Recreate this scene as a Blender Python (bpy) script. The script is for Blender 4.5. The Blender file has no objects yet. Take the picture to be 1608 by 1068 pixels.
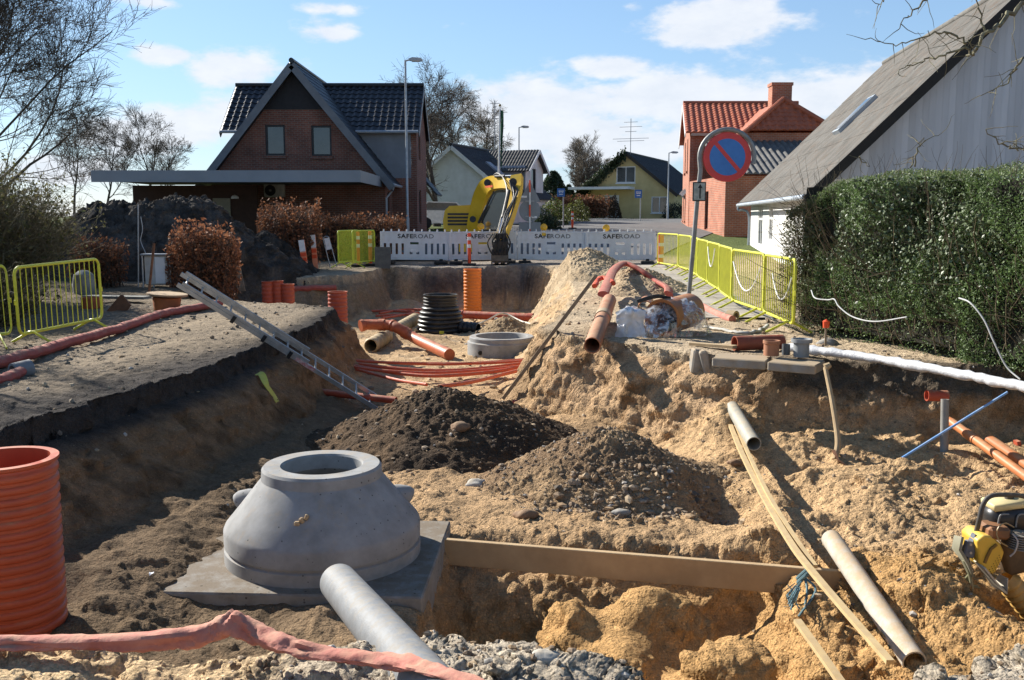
import bpy, math, random
import numpy as np
from mathutils import Vector, Matrix
from mathutils.geometry import tessellate_polygon

SC = bpy.context.scene
COL = SC.collection
R = math.radians

# ------------------------------------------------------------------ camera
EYE = 1.65; FPX = 1500.0; PITCH = math.atan(194 / FPX)
cam_d = bpy.data.cameras.new('camera'); cam = bpy.data.objects.new('camera', cam_d); COL.objects.link(cam)
cam_d.sensor_width = 36; cam_d.lens = 36 * FPX / 1608
cam_d.clip_start = 0.05; cam_d.clip_end = 3000
cam.location = (0, 0, EYE); cam.rotation_euler = (math.pi / 2 - PITCH, 0, 0)
SC.camera = cam

# ------------------------------------------------------------------ light, exposure
SUN_EL = R(31); SUN_AZ = (-0.77, 0.64)            # direction towards the sun: left and ahead
SUN_STRENGTH = 5.0; SKY_STRENGTH = 0.07
SC.view_settings.view_transform = 'Standard'; SC.view_settings.look = 'None'
SC.view_settings.gamma = 1; SC.view_settings.exposure = 1.08
SC.view_settings.use_curve_mapping = False
SC.cycles.use_denoising = True
sun_d = bpy.data.lights.new('sun', 'SUN'); sun = bpy.data.objects.new('sun', sun_d); COL.objects.link(sun)
sun_d.energy = SUN_STRENGTH; sun_d.angle = R(0.5); sun_d.color = (1.0, 0.95, 0.86)
sdir = Vector((SUN_AZ[0] * math.cos(SUN_EL), SUN_AZ[1] * math.cos(SUN_EL), math.sin(SUN_EL))).normalized()
sun.rotation_euler = sdir.to_track_quat('Z', 'Y').to_euler()

def ray(px, py):
    cx = (px - 804) / FPX; cy = (534 - py) / FPX
    c, s = math.cos(PITCH), math.sin(PITCH)
    return Vector((cx, c + cy * s, -s + cy * c))
def at(px, py, Y):
    d = ray(px, py); return Vector((0, 0, EYE)) + d * (Y / d.y)
def on(px, py, z):
    d = ray(px, py); return Vector((0, 0, EYE)) + d * ((z - EYE) / d.z)

# ------------------------------------------------------------------ sky with clouds
world = bpy.data.worlds.new('World'); SC.world = world; world.use_nodes = True
def build_world():
    nt = world.node_tree; N = nt.nodes; L = nt.links; N.clear()
    out = N.new('ShaderNodeOutputWorld'); bg = N.new('ShaderNodeBackground')
    sky = N.new('ShaderNodeTexSky'); sky.sky_type = 'NISHITA'; sky.sun_disc = False
    sky.sun_elevation = SUN_EL; sky.sun_rotation = math.atan2(SUN_AZ[0], SUN_AZ[1])
    sky.air_density = 1.1; sky.dust_density = 0.15; sky.ozone_density = 4.0
    tc = N.new('ShaderNodeTexCoord'); sep = N.new('ShaderNodeSeparateXYZ'); L.new(tc.outputs['Generated'], sep.inputs[0])
    def m(op, a, b=None, c=None):
        n = N.new('ShaderNodeMath'); n.operation = op
        for i, v in enumerate((a, b, c)):
            if v is None: continue
            if isinstance(v, (int, float)): n.inputs[i].default_value = v
            else: L.new(v, n.inputs[i])
        return n.outputs[0]
    az = m('ARCTAN2', sep.outputs[0], sep.outputs[1]); el = m('ARCSINE', sep.outputs[2])
    cmb = N.new('ShaderNodeCombineXYZ'); L.new(m('MULTIPLY', az, 9.0), cmb.inputs[0]); L.new(m('MULTIPLY', el, 20.0), cmb.inputs[1])
    def noise(scale, detail, rough, off=0.0):
        a = N.new('ShaderNodeVectorMath'); a.operation = 'ADD'; L.new(cmb.outputs[0], a.inputs[0]); a.inputs[1].default_value = (off, off * 1.7, off)
        n = N.new('ShaderNodeTexNoise'); n.inputs['Scale'].default_value = scale; n.inputs['Detail'].default_value = detail; n.inputs['Roughness'].default_value = rough
        L.new(a.outputs[0], n.inputs['Vector']); return n.outputs['Fac']
    n1 = noise(0.9, 8, 0.58); n2 = noise(2.6, 6, 0.6, 5.3)
    # clouds: centre px, py, half width px, half height px (as seen in the photograph), weight
    CL = [(255, 88, 60, 16, 1), (370, 105, 85, 32, 1.15), (250, 215, 130, 45, .95), (700, 40, 40, 14, .55), (520, 50, 50, 18, .8),
          (960, 105, 60, 24, 1.1), (1180, 30, 150, 40, 1.05), (1100, 165, 230, 55, 1.1), (850, 165, 190, 50, 1.1), (930, 205, 240, 40, 1.1),
          (1020, 225, 260, 40, 1.15), (1270, 150, 160, 55, 1.05), (700, 175, 120, 40, .5), (430, 180, 120, 50, .8), (230, 5, 60, 14, .9), (540, 15, 60, 12, .5),
          (100, 270, 260, 40, .7), (830, 290, 400, 30, .6), (985, 10, 40, 14, .7)]
    best = None
    for px, py, w, h, wt in CL:
        d = ray(px, py).normalized(); a0 = math.atan2(d.x, d.y); e0 = math.asin(d.z)
        u = m('MULTIPLY', m('SUBTRACT', az, a0), FPX / w); v = m('MULTIPLY', m('SUBTRACT', el, e0), FPX / h)
        r = m('ADD', m('MULTIPLY', u, u), m('MULTIPLY', v, v))
        f = m('MULTIPLY', m('SUBTRACT', 1.0, m('MULTIPLY', m('SQRT', r), 0.62)), wt)
        best = f if best is None else m('MAXIMUM', best, f)
    best = m('MAXIMUM', best, 0.02)
    # beyond the picture: loose cloud from plain noise
    amt = m('ADD', m('MULTIPLY', best, 0.70), m('ADD', m('MULTIPLY', m('SUBTRACT', n1, 0.5), 1.35), m('MULTIPLY', m('SUBTRACT', n2, 0.5), 0.45)))
    mr = N.new('ShaderNodeMapRange'); mr.interpolation_type = 'SMOOTHSTEP'; L.new(amt, mr.inputs[0])
    mr.inputs[1].default_value = 0.24; mr.inputs[2].default_value = 0.50
    up = N.new('ShaderNodeMapRange'); L.new(sep.outputs[2], up.inputs[0]); up.inputs[1].default_value = 0.0; up.inputs[2].default_value = 0.02
    fac = m('MULTIPLY', mr.outputs[0], up.outputs[0])
    ccol = N.new('ShaderNodeMixRGB'); ccol.inputs[1].default_value = (4.9, 5.4, 6.2, 1); ccol.inputs[2].default_value = (7.0, 7.1, 7.3, 1)
    L.new(m('MULTIPLY', n2, 1.0), ccol.inputs[0])
    # thin veil that whitens the low sky
    veil = N.new('ShaderNodeMixRGB'); L.new(sky.outputs[0], veil.inputs[1]); veil.inputs[2].default_value = (2.6, 4.2, 6.7, 1)
    vf = N.new('ShaderNodeMapRange'); L.new(sep.outputs[2], vf.inputs[0]); vf.inputs[1].default_value = 0.0; vf.inputs[2].default_value = 0.5
    vf.inputs[3].default_value = 0.52; vf.inputs[4].default_value = 0.0
    L.new(vf.outputs[0], veil.inputs[0])
    mix = N.new('ShaderNodeMixRGB'); L.new(m('MULTIPLY', fac, 0.93), mix.inputs[0]); L.new(veil.outputs[0], mix.inputs[1]); L.new(ccol.outputs[0], mix.inputs[2])
    L.new(mix.outputs[0], bg.inputs[0]); bg.inputs[1].default_value = SKY_STRENGTH; L.new(bg.outputs[0], out.inputs[0])
build_world()

# ------------------------------------------------------------------ numpy noise
_rng = np.random.RandomState(7)
_PERM = np.concatenate([_rng.permutation(256)] * 3).astype(np.int64)
_VAL = _rng.rand(256) * 2 - 1
def vnoise(x, y, z=None):
    x = np.asarray(x, float); y = np.asarray(y, float); z = np.zeros_like(x) + 0.37 if z is None else np.asarray(z, float)
    xi = np.floor(x).astype(np.int64); yi = np.floor(y).astype(np.int64); zi = np.floor(z).astype(np.int64)
    fx, fy, fz = x - xi, y - yi, z - zi
    fx = fx * fx * (3 - 2 * fx); fy = fy * fy * (3 - 2 * fy); fz = fz * fz * (3 - 2 * fz)
    xi &= 255; yi &= 255; zi &= 255
    def h(a, b, c): return _VAL[_PERM[_PERM[_PERM[(xi + a) & 255] + ((yi + b) & 255)] + ((zi + c) & 255)]]
    def lerp(a, b, t): return a + (b - a) * t
    x00 = lerp(h(0,0,0), h(1,0,0), fx); x10 = lerp(h(0,1,0), h(1,1,0), fx)
    x01 = lerp(h(0,0,1), h(1,0,1), fx); x11 = lerp(h(0,1,1), h(1,1,1), fx)
    return lerp(lerp(x00, x10, fy), lerp(x01, x11, fy), fz)
def fbm(x, y, z=None, s=1.0, oct=4, gain=.5, seed=0.0):
    v = 0; a = 1.0; t = 0
    for k in range(oct):
        f = s * 2.03 ** k
        v = v + a * vnoise(np.asarray(x) * f + seed + k * 17.3, np.asarray(y) * f + seed * 1.3 + k * 9.1, None if z is None else np.asarray(z) * f + k * 5.7)
        t += a; a *= gain
    return v / t
def worley(x, y, s=1.0, seed=0):
    x = np.asarray(x) * s; y = np.asarray(y) * s; xi = np.floor(x).astype(np.int64); yi = np.floor(y).astype(np.int64); best = np.full(x.shape, 9.0); val = np.zeros(x.shape)
    for i in (-1, 0, 1):
        for j in (-1, 0, 1):
            h = _PERM[_PERM[(xi + i + seed) & 255] + ((yi + j) & 255)]; h2 = _PERM[h + 37]; h3 = _PERM[h2 + 11]
            d = (xi + i + h / 256 - x) ** 2 + (yi + j + h2 / 256 - y) ** 2; k = d < best; best = np.where(k, d, best); val = np.where(k, h3 / 256, val)
    return np.sqrt(best), val
def clods(x, y, s, seed=0, thr=.45):
    d, v = worley(x, y, s, seed); r = .30 + .35 * v
    return np.where(v > thr, np.sqrt(np.maximum(0, 1 - (d / r) ** 2)) * (v - thr) / (1 - thr), 0)
def sst(a, b, x):
    t = np.clip((x - a) / (b - a), 0, 1); return t * t * (3 - 2 * t)

# ------------------------------------------------------------------ materials
MATS = {}
def mat(name, c, c2=None, scale=6.0, rough=.75, bump=0.0, bscale=30.0, metal=0.0, spec=.35, dust=0.0, dust_col=(.42, .32, .2), detail=5, coat=0.0, transl=0.0, contrast=(.35, .65), coord='Object', pits=0.0):
    if name in MATS: return MATS[name]
    m = bpy.data.materials.new(name); m.use_nodes = True; MATS[name] = m
    nt = m.node_tree; N = nt.nodes; L = nt.links
    b = N['Principled BSDF']
    b.inputs['Roughness'].default_value = rough; b.inputs['Metallic'].default_value = metal
    b.inputs['Specular IOR Level'].default_value = spec
    if coat: b.inputs['Coat Weight'].default_value = coat
    tc = N.new('ShaderNodeTexCoord')
    col = None
    if c2 is None: c2 = tuple(x * .75 for x in c)
    n = N.new('ShaderNodeTexNoise'); n.inputs['Scale'].default_value = scale; n.inputs['Detail'].default_value = detail; n.inputs['Roughness'].default_value = .6
    L.new(tc.outputs[coord], n.inputs['Vector'])
    mr = N.new('ShaderNodeMapRange'); mr.inputs[1].default_value = contrast[0]; mr.inputs[2].default_value = contrast[1]; L.new(n.outputs['Fac'], mr.inputs[0])
    mx = N.new('ShaderNodeMixRGB'); mx.inputs[1].default_value = (*c, 1); mx.inputs[2].default_value = (*c2, 1); L.new(mr.outputs[0], mx.inputs[0])
    col = mx.outputs[0]
    if dust:
        g = N.new('ShaderNodeNewGeometry'); sp = N.new('ShaderNodeSeparateXYZ'); L.new(g.outputs['Normal'], sp.inputs[0])
        n2 = N.new('ShaderNodeTexNoise'); n2.inputs['Scale'].default_value = scale * 1.7; n2.inputs['Detail'].default_value = 8; n2.inputs['Roughness'].default_value = .7; L.new(tc.outputs[coord], n2.inputs['Vector'])
        ad = N.new('ShaderNodeMath'); ad.operation = 'MULTIPLY_ADD'; L.new(sp.outputs[2], ad.inputs[0]); ad.inputs[1].default_value = .25; L.new(n2.outputs['Fac'], ad.inputs[2])
        m2 = N.new('ShaderNodeMapRange'); m2.inputs[1].default_value = .75 - dust * .35; m2.inputs[2].default_value = 1.0 - dust * .35; L.new(ad.outputs[0], m2.inputs[0])
        m2.inputs[4].default_value = min(1, .5 + dust * .5)
        mx2 = N.new('ShaderNodeMixRGB'); L.new(m2.outputs[0], mx2.inputs[0]); L.new(col, mx2.inputs[1]); mx2.inputs[2].default_value = (*dust_col, 1)
        col = mx2.outputs[0]
        rr = N.new('ShaderNodeMapRange'); L.new(m2.outputs[0], rr.inputs[0]); rr.inputs[3].default_value = rough; rr.inputs[4].default_value = .95; L.new(rr.outputs[0], b.inputs['Roughness'])
    if pits:
        v = N.new('ShaderNodeTexVoronoi'); v.inputs['Scale'].default_value = pits; L.new(tc.outputs[coord], v.inputs['Vector']); sx = N.new('ShaderNodeSeparateXYZ'); L.new(v.outputs['Color'], sx.inputs[0])
        rr_ = N.new('ShaderNodeMapRange'); L.new(sx.outputs[0], rr_.inputs[0]); rr_.inputs[1].default_value = .55; rr_.inputs[2].default_value = 1; rr_.inputs[3].default_value = 0; rr_.inputs[4].default_value = .2
        lt = N.new('ShaderNodeMath'); lt.operation = 'LESS_THAN'; L.new(v.outputs['Distance'], lt.inputs[0]); L.new(rr_.outputs[0], lt.inputs[1])
        mp = N.new('ShaderNodeMixRGB'); mp.blend_type = 'MULTIPLY'; L.new(lt.outputs[0], mp.inputs[0]); L.new(col, mp.inputs[1]); mp.inputs[2].default_value = (.38, .37, .35, 1); col = mp.outputs[0]
    L.new(col, b.inputs['Base Color'])
    if bump:
        n3 = N.new('ShaderNodeTexNoise'); n3.inputs['Scale'].default_value = bscale; n3.inputs['Detail'].default_value = 6; n3.inputs['Roughness'].default_value = .65; L.new(tc.outputs[coord], n3.inputs['Vector'])
        bp = N.new('ShaderNodeBump'); bp.inputs['Strength'].default_value = 1; bp.inputs['Distance'].default_value = bump; L.new(n3.outputs['Fac'], bp.inputs['Height']); L.new(bp.outputs[0], b.inputs['Normal'])
    if transl:
        b.inputs['Transmission Weight'].default_value = transl
    return m
def brick_mat(name, c1, c2, mortar, bw=.24, bh=.08, ms=.012, rough=.9):
    if name in MATS: return MATS[name]
    m = bpy.data.materials.new(name); m.use_nodes = True; MATS[name] = m
    nt = m.node_tree; N = nt.nodes; L = nt.links; b = N['Principled BSDF']; b.inputs['Roughness'].default_value = rough
    uv = N.new('ShaderNodeUVMap'); uv.uv_map = 'UVMap'
    bt = N.new('ShaderNodeTexBrick'); bt.inputs['Color1'].default_value = (*c1, 1); bt.inputs['Color2'].default_value = (*c2, 1); bt.inputs['Mortar'].default_value = (*mortar, 1)
    bt.inputs['Scale'].default_value = 1; bt.inputs['Mortar Size'].default_value = ms; bt.inputs['Brick Width'].default_value = bw; bt.inputs['Row Height'].default_value = bh
    bt.inputs['Bias'].default_value = -.1
    L.new(uv.outputs[0], bt.inputs['Vector'])
    n = N.new('ShaderNodeTexNoise'); n.inputs['Scale'].default_value = 1.3; n.inputs['Detail'].default_value = 6; L.new(uv.outputs[0], n.inputs['Vector'])
    mr = N.new('ShaderNodeMapRange'); mr.inputs[1].default_value = .3; mr.inputs[2].default_value = .7; mr.inputs[3].default_value = .72; mr.inputs[4].default_value = 1.2; L.new(n.outputs['Fac'], mr.inputs[0])
    mx = N.new('ShaderNodeMixRGB'); mx.blend_type = 'MULTIPLY'; mx.inputs[0].default_value = 1; L.new(bt.outputs['Color'], mx.inputs[1]); L.new(mr.outputs[0], mx.inputs[2])
    L.new(mx.outputs[0], b.inputs['Base Color'])
    bp = N.new('ShaderNodeBump'); bp.inputs['Strength'].default_value = .6; bp.inputs['Distance'].default_value = .012; bp.invert = True; L.new(bt.outputs['Fac'], bp.inputs['Height']); L.new(bp.outputs[0], b.inputs['Normal'])
    return m
def attr_mat(name, rough=.9, bump=0.0, bscale=30, spec=.2, vary=.35, vscale=14, transl=False, attr='Col', bump2=0.0, b2scale=8, speck=0.0):
    """colour from the mesh's own colour attribute, varied by noise"""
    if name in MATS: return MATS[name]
    m = bpy.data.materials.new(name); m.use_nodes = True; MATS[name] = m
    nt = m.node_tree; N = nt.nodes; L = nt.links; b = N['Principled BSDF']; b.inputs['Roughness'].default_value = rough; b.inputs['Specular IOR Level'].default_value = spec
    a = N.new('ShaderNodeAttribute'); a.attribute_name = attr
    g = N.new('ShaderNodeNewGeometry')
    n = N.new('ShaderNodeTexNoise'); n.inputs['Scale'].default_value = vscale; n.inputs['Detail'].default_value = 8; n.inputs['Roughness'].default_value = .72; L.new(g.outputs['Position'], n.inputs['Vector'])
    mr = N.new('ShaderNodeMapRange'); mr.inputs[1].default_value = .3; mr.inputs[2].default_value = .7; mr.inputs[3].default_value = 1 - vary; mr.inputs[4].default_value = 1 + vary; L.new(n.outputs['Fac'], mr.inputs[0])
    mx = N.new('ShaderNodeMixRGB'); mx.blend_type = 'MULTIPLY'; mx.inputs[0].default_value = 1; L.new(a.outputs['Color'], mx.inputs[1]); L.new(mr.outputs[0], mx.inputs[2])
    col = mx.outputs[0]
    if speck:
        n5 = N.new('ShaderNodeTexNoise'); n5.inputs['Scale'].default_value = 70; n5.inputs['Detail'].default_value = 3; n5.inputs['Roughness'].default_value = .7; L.new(g.outputs['Position'], n5.inputs['Vector']); r5 = N.new('ShaderNodeMapRange'); r5.inputs[1].default_value = .3; r5.inputs[2].default_value = .7; r5.inputs[3].default_value = .72; r5.inputs[4].default_value = 1.28; L.new(n5.outputs['Fac'], r5.inputs[0])
        x5 = N.new('ShaderNodeMixRGB'); x5.blend_type = 'MULTIPLY'; x5.inputs[0].default_value = 1; L.new(col, x5.inputs[1]); L.new(r5.outputs[0], x5.inputs[2]); col = x5.outputs[0]
        v = N.new('ShaderNodeTexVoronoi'); v.inputs['Scale'].default_value = 55; L.new(g.outputs['Position'], v.inputs['Vector'])
        sx = N.new('ShaderNodeSeparateXYZ'); L.new(v.outputs['Color'], sx.inputs[0])
        gt = N.new('ShaderNodeMath'); gt.operation = 'GREATER_THAN'; L.new(sx.outputs[0], gt.inputs[0]); gt.inputs[1].default_value = 1 - speck
        lt = N.new('ShaderNodeMath'); lt.operation = 'LESS_THAN'; L.new(v.outputs['Distance'], lt.inputs[0]); lt.inputs[1].default_value = .38
        mu = N.new('ShaderNodeMath'); mu.operation = 'MULTIPLY'; L.new(gt.outputs[0], mu.inputs[0]); L.new(lt.outputs[0], mu.inputs[1])
        m3 = N.new('ShaderNodeMixRGB'); L.new(mu.outputs[0], m3.inputs[0]); L.new(col, m3.inputs[1])
        m4 = N.new('ShaderNodeMixRGB'); L.new(sx.outputs[1], m4.inputs[0]); m4.inputs[1].default_value = (1.75, 1.75, 1.8, 1); m4.inputs[2].default_value = (.5, .5, .5, 1); m5 = N.new('ShaderNodeMixRGB'); m5.blend_type = 'MULTIPLY'; m5.inputs[0].default_value = 1; L.new(col, m5.inputs[1]); L.new(m4.outputs[0], m5.inputs[2]); L.new(m5.outputs[0], m3.inputs[2])
        col = m3.outputs[0]
    L.new(col, b.inputs['Base Color'])
    if bump:
        n3 = N.new('ShaderNodeTexNoise'); n3.inputs['Scale'].default_value = bscale; n3.inputs['Detail'].default_value = 9; n3.inputs['Roughness'].default_value = .72; L.new(g.outputs['Position'], n3.inputs['Vector'])
        bp = N.new('ShaderNodeBump'); bp.inputs['Strength'].default_value = 1; bp.inputs['Distance'].default_value = bump; L.new(n3.outputs['Fac'], bp.inputs['Height'])
        if bump2:
            n4 = N.new('ShaderNodeTexNoise'); n4.inputs['Scale'].default_value = b2scale; n4.inputs['Detail'].default_value = 3; L.new(g.outputs['Position'], n4.inputs['Vector'])
            bp2 = N.new('ShaderNodeBump'); bp2.inputs['Strength'].default_value = 1; bp2.inputs['Distance'].default_value = bump2; L.new(n4.outputs['Fac'], bp2.inputs['Height']); L.new(bp.outputs[0], bp2.inputs['Normal'])
            last = bp2.outputs[0]
            if speck:
                for vs_, vd_ in ((26, .012), (60, .007)):
                    v2 = N.new('ShaderNodeTexVoronoi'); v2.inputs['Scale'].default_value = vs_; L.new(g.outputs['Position'], v2.inputs['Vector']); b3 = N.new('ShaderNodeBump'); b3.invert = True; b3.inputs['Strength'].default_value = 1; b3.inputs['Distance'].default_value = vd_; L.new(v2.outputs['Distance'], b3.inputs['Height']); L.new(last, b3.inputs['Normal']); last = b3.outputs[0]
            L.new(last, b.inputs['Normal'])
        else: L.new(bp.outputs[0], b.inputs['Normal'])
    if transl:
        tr = N.new('ShaderNodeBsdfTranslucent'); L.new(col, tr.inputs[0]); ms = N.new('ShaderNodeMixShader'); ms.inputs[0].default_value = .3
        L.new(b.outputs[0], ms.inputs[1]); L.new(tr.outputs[0], ms.inputs[2]); L.new(ms.outputs[0], N['Material Output'].inputs[0])
    return m

# ------------------------------------------------------------------ mesh building
ROOTM = {}
def props(o, label=None, cat=None, group=None, kind=None):
    if label: o['label'] = label
    if cat: o['category'] = cat
    if group: o['group'] = group
    if kind: o['kind'] = kind
    return o
def thing(name, label, cat, loc=(0, 0, 0), rotz=0, group=None, M=None):
    o = bpy.data.objects.new(name, None); COL.objects.link(o); o.empty_display_size = .2
    Mx = M if M is not None else Matrix.Translation(Vector(loc)) @ Matrix.Rotation(rotz, 4, 'Z')
    o.matrix_world = Mx; ROOTM[o.name] = Mx.copy()
    return props(o, label, cat, group)
def fast_mesh(name, verts, faces_list, colors=None, smooth=True, uv=True, sharp=None):
    """verts (N,3); faces_list: arrays (M,k)"""
    me = bpy.data.meshes.new(name)
    verts = np.asarray(verts, np.float32)
    faces_list = [np.asarray(f, np.int32) for f in faces_list if len(f)]
    nl = sum(f.size for f in faces_list); nf = sum(len(f) for f in faces_list)
    me.vertices.add(len(verts)); me.vertices.foreach_set('co', verts.ravel())
    me.loops.add(nl); me.polygons.add(nf)
    li = np.concatenate([f.ravel() for f in faces_list]); me.loops.foreach_set('vertex_index', li)
    tot = np.concatenate([np.full(len(f), f.shape[1], np.int32) for f in faces_list]); st = np.concatenate([[0], np.cumsum(tot)[:-1]]).astype(np.int32)
    me.polygons.foreach_set('loop_start', st)
    me.polygons.foreach_set('use_smooth', np.full(nf, smooth, bool))
    me.update(calc_edges=True)
    if uv:
        nrm = np.empty(nf * 3, np.float32); me.polygons.foreach_get('normal', nrm); nrm = nrm.reshape(-1, 3)
        nn = np.repeat(nrm, tot, axis=0); p = verts[li]
        t = np.stack([-nn[:, 1], nn[:, 0], np.zeros(len(nn))], 1); ln = np.linalg.norm(t, axis=1, keepdims=True); t = t / np.maximum(ln, 1e-6)
        flat = np.abs(nn[:, 2]) > .8
        u = np.where(flat, p[:, 0], (p * t).sum(1)); v = np.where(flat, p[:, 1], p[:, 2])
        l = me.uv_layers.new(name='UVMap'); l.data.foreach_set('uv', np.stack([u, v], 1).astype(np.float32).ravel())
    if colors is not None:
        ca = me.color_attributes.new('Col', 'FLOAT_COLOR', 'POINT')
        c = np.ones((len(verts), 4), np.float32); c[:, :3] = colors; ca.data.foreach_set('color', c.ravel())
    if sharp is not None and smooth: me.set_sharp_from_angle(angle=sharp)
    return me
def link(name, me, m, parent=None, label=None, cat=None, group=None, kind=None, world=True):
    o = bpy.data.objects.new(name, me); COL.objects.link(o)
    if m is not None: me.materials.append(m)
    if parent is not None:
        o.parent = parent; Mx = ROOTM.get(parent.name, Matrix.Identity(4))
        if world: me.transform(Mx.inverted())
        ROOTM[o.name] = Mx.copy()
    else:
        n = len(me.vertices); co = np.empty(n * 3, np.float32); me.vertices.foreach_get('co', co); co = co.reshape(-1, 3)
        c = Vector(((co[:, 0].min() + co[:, 0].max()) / 2, (co[:, 1].min() + co[:, 1].max()) / 2, co[:, 2].min()))
        if kind != 'structure':
            me.transform(Matrix.Translation(-c)); o.location = c; ROOTM[o.name] = Matrix.Translation(c)
        else: ROOTM[o.name] = Matrix.Identity(4)
    return props(o, label, cat, group, kind)
class MB:
    def __init__(s): s.v = []; s.f = []; s.M = None
    def add(s, vs, fs):
        o = len(s.v)
        s.v += [tuple((s.M @ Vector(p)) if s.M is not None else p) for p in vs]; s.f += [tuple(i + o for i in f) for f in fs]; return s
    def box(s, c, d, M=None, bev=0.0):
        x, y, z = d[0] / 2, d[1] / 2, d[2] / 2
        if bev:
            bx = min(bev, x * .45, y * .45, z * .45)
            # chamfered box: 24 verts
            vs = []; idx = {}
            for sx in (-1, 1):
                for sy in (-1, 1):
                    for sz in (-1, 1):
                        for a in range(3):
                            p = [sx * x, sy * y, sz * z]
                            for k in range(3):
                                if k != a: p[k] -= (sx, sy, sz)[k] * bx
                            idx[(sx, sy, sz, a)] = len(vs); vs.append(p)
            fs = []
            for a in range(3):
                b, c2 = (a + 1) % 3, (a + 2) % 3
                for sg in (-1, 1):
                    q = []
                    for (u, w) in ((-1, -1), (1, -1), (1, 1), (-1, 1)):
                        k = [0, 0, 0]; k[a] = sg; k[b] = u; k[c2] = w; q.append(idx[(*k, a)])
                    fs.append(q if sg > 0 else q[::-1])
                for u in (-1, 1):
                    for w in (-1, 1):   # edge along axis a, at b=u, c=w
                        k0 = [0, 0, 0]; k0[b] = u; k0[c2] = w; k1 = k0[:]; k0[a] = -1; k1[a] = 1
                        q = [idx[(*k0, b)], idx[(*k1, b)], idx[(*k1, c2)], idx[(*k0, c2)]]
                        fs.append(q if u * w < 0 else q[::-1])
            for sx in (-1, 1):
                for sy in (-1, 1):
                    for sz in (-1, 1):
                        q = [idx[(sx, sy, sz, a)] for a in range(3)]
                        fs.append(q if sx * sy * sz > 0 else q[::-1])
        else:
            vs = [(-x, -y, -z), (x, -y, -z), (x, y, -z), (-x, y, -z), (-x, -y, z), (x, -y, z), (x, y, z), (-x, y, z)]
            fs = [(0, 3, 2, 1), (4, 5, 6, 7), (0, 1, 5, 4), (1, 2, 6, 5), (2, 3, 7, 6), (3, 0, 4, 7)]
        T = Matrix.Translation(Vector(c)) @ (M if M is not None else Matrix.Identity(4))
        return s.add([T @ Vector(p) for p in vs], fs)
    def beam(s, a, b, w, h, up=(0, 0, 1), bev=0.0):
        a = Vector(a); b = Vector(b); d = b - a; L = d.length; d.normalize(); x = d.cross(Vector(up)); 
        if x.length < 1e-4: x = d.cross(Vector((0, 1, 0)))
        x.normalize(); z = x.cross(d)
        M = Matrix((x, d, z)).transposed().to_4x4()
        return s.box((a + b) / 2, (w, L, h), M, bev)
    def tube(s, pts, r, n=10, caps=True, closed=False, flat=1.0):
        pts = [Vector(p) for p in pts]; m = len(pts); rs = [r] * m if isinstance(r, (int, float)) else list(r)
        vs = []; fs = []; prev = None
        for i, p in enumerate(pts):
            if closed: t = pts[(i + 1) % m] - pts[i - 1]
            else: t = pts[min(i + 1, m - 1)] - pts[max(i - 1, 0)]
            t.normalize()
            if prev is None:
                a = Vector((0, 0, 1)) if abs(t.z) < .9 else Vector((1, 0, 0)); prev = t.cross(a).normalized()
            u = (prev - t * prev.dot(t)).normalized(); prev = u; w = t.cross(u)
            for k in range(n):
                an = 2 * math.pi * k / n; vs.append(p + u * math.cos(an) * rs[i] + w * math.sin(an) * rs[i] * flat)
        for i in range(m if closed else m - 1):
            j = (i + 1) % m
            for k in range(n):
                k2 = (k + 1) % n; fs.append((i * n + k, i * n + k2, j * n + k2, j * n + k))
        if caps and not closed: fs.append(tuple(range(n))[::-1]); fs.append(tuple(range((m - 1) * n, m * n)))
        return s.add(vs, fs)
    def lathe(s, prof, n=32, M=None, close=False):
        vs = []; fs = []; M = M if M is not None else Matrix.Identity(4)
        for r, z in prof:
            for k in range(n):
                a = 2 * math.pi * k / n; vs.append(M @ Vector((r * math.cos(a), r * math.sin(a), z)))
        m = len(prof)
        for i in range(m if close else m - 1):
            j = (i + 1) % m
            for k in range(n):
                k2 = (k + 1) % n; fs.append((i * n + k, i * n + k2, j * n + k2, j * n + k))
        return s.add(vs, fs)
    def pipe(s, a, b, ro, ri, n=24, seg=1, rib=0, ribw=.5):
        """hollow pipe from a to b"""
        a = Vector(a); b = Vector(b); d = (b - a); L = d.length
        q = d.to_track_quat('Z', 'Y').to_matrix().to_4x4(); M = Matrix.Translation(a) @ q
        if rib:
            out = []
            for i in range(rib):
                z0 = L * i / rib; p = L / rib
                for t, k in ((.0, 0), (.12, .75), (.25, 1), (.5, 1), (.63, .75), (.75, 0)): out.append((ri + .012 + (ro - ri - .012) * k, z0 + p * t))
            out.append((ri + .012, L))
        else: out = [(ro, L * i / seg) for i in range(seg + 1)]
        inn = [(ri, L * i / max(seg, 4)) for i in range(max(seg, 4), -1, -1)]
        return s.lathe(out + inn, n, M, close=True)
    def prism(s, outline, O, ux, uy, depth):
        """extrude 2d outline lying in the plane (O, ux, uy) by the vector depth"""
        O = Vector(O); ux = Vector(ux); uy = Vector(uy); dv = Vector(depth); n = len(outline)
        a = [O + ux * p[0] + uy * p[1] for p in outline]; vs = a + [p + dv for p in a]
        fs = [tuple(range(n)), tuple(range(n, 2 * n))[::-1]] + [(i, i + n, (i + 1) % n + n, (i + 1) % n) for i in range(n)]
        return s.add(vs, fs)
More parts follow.
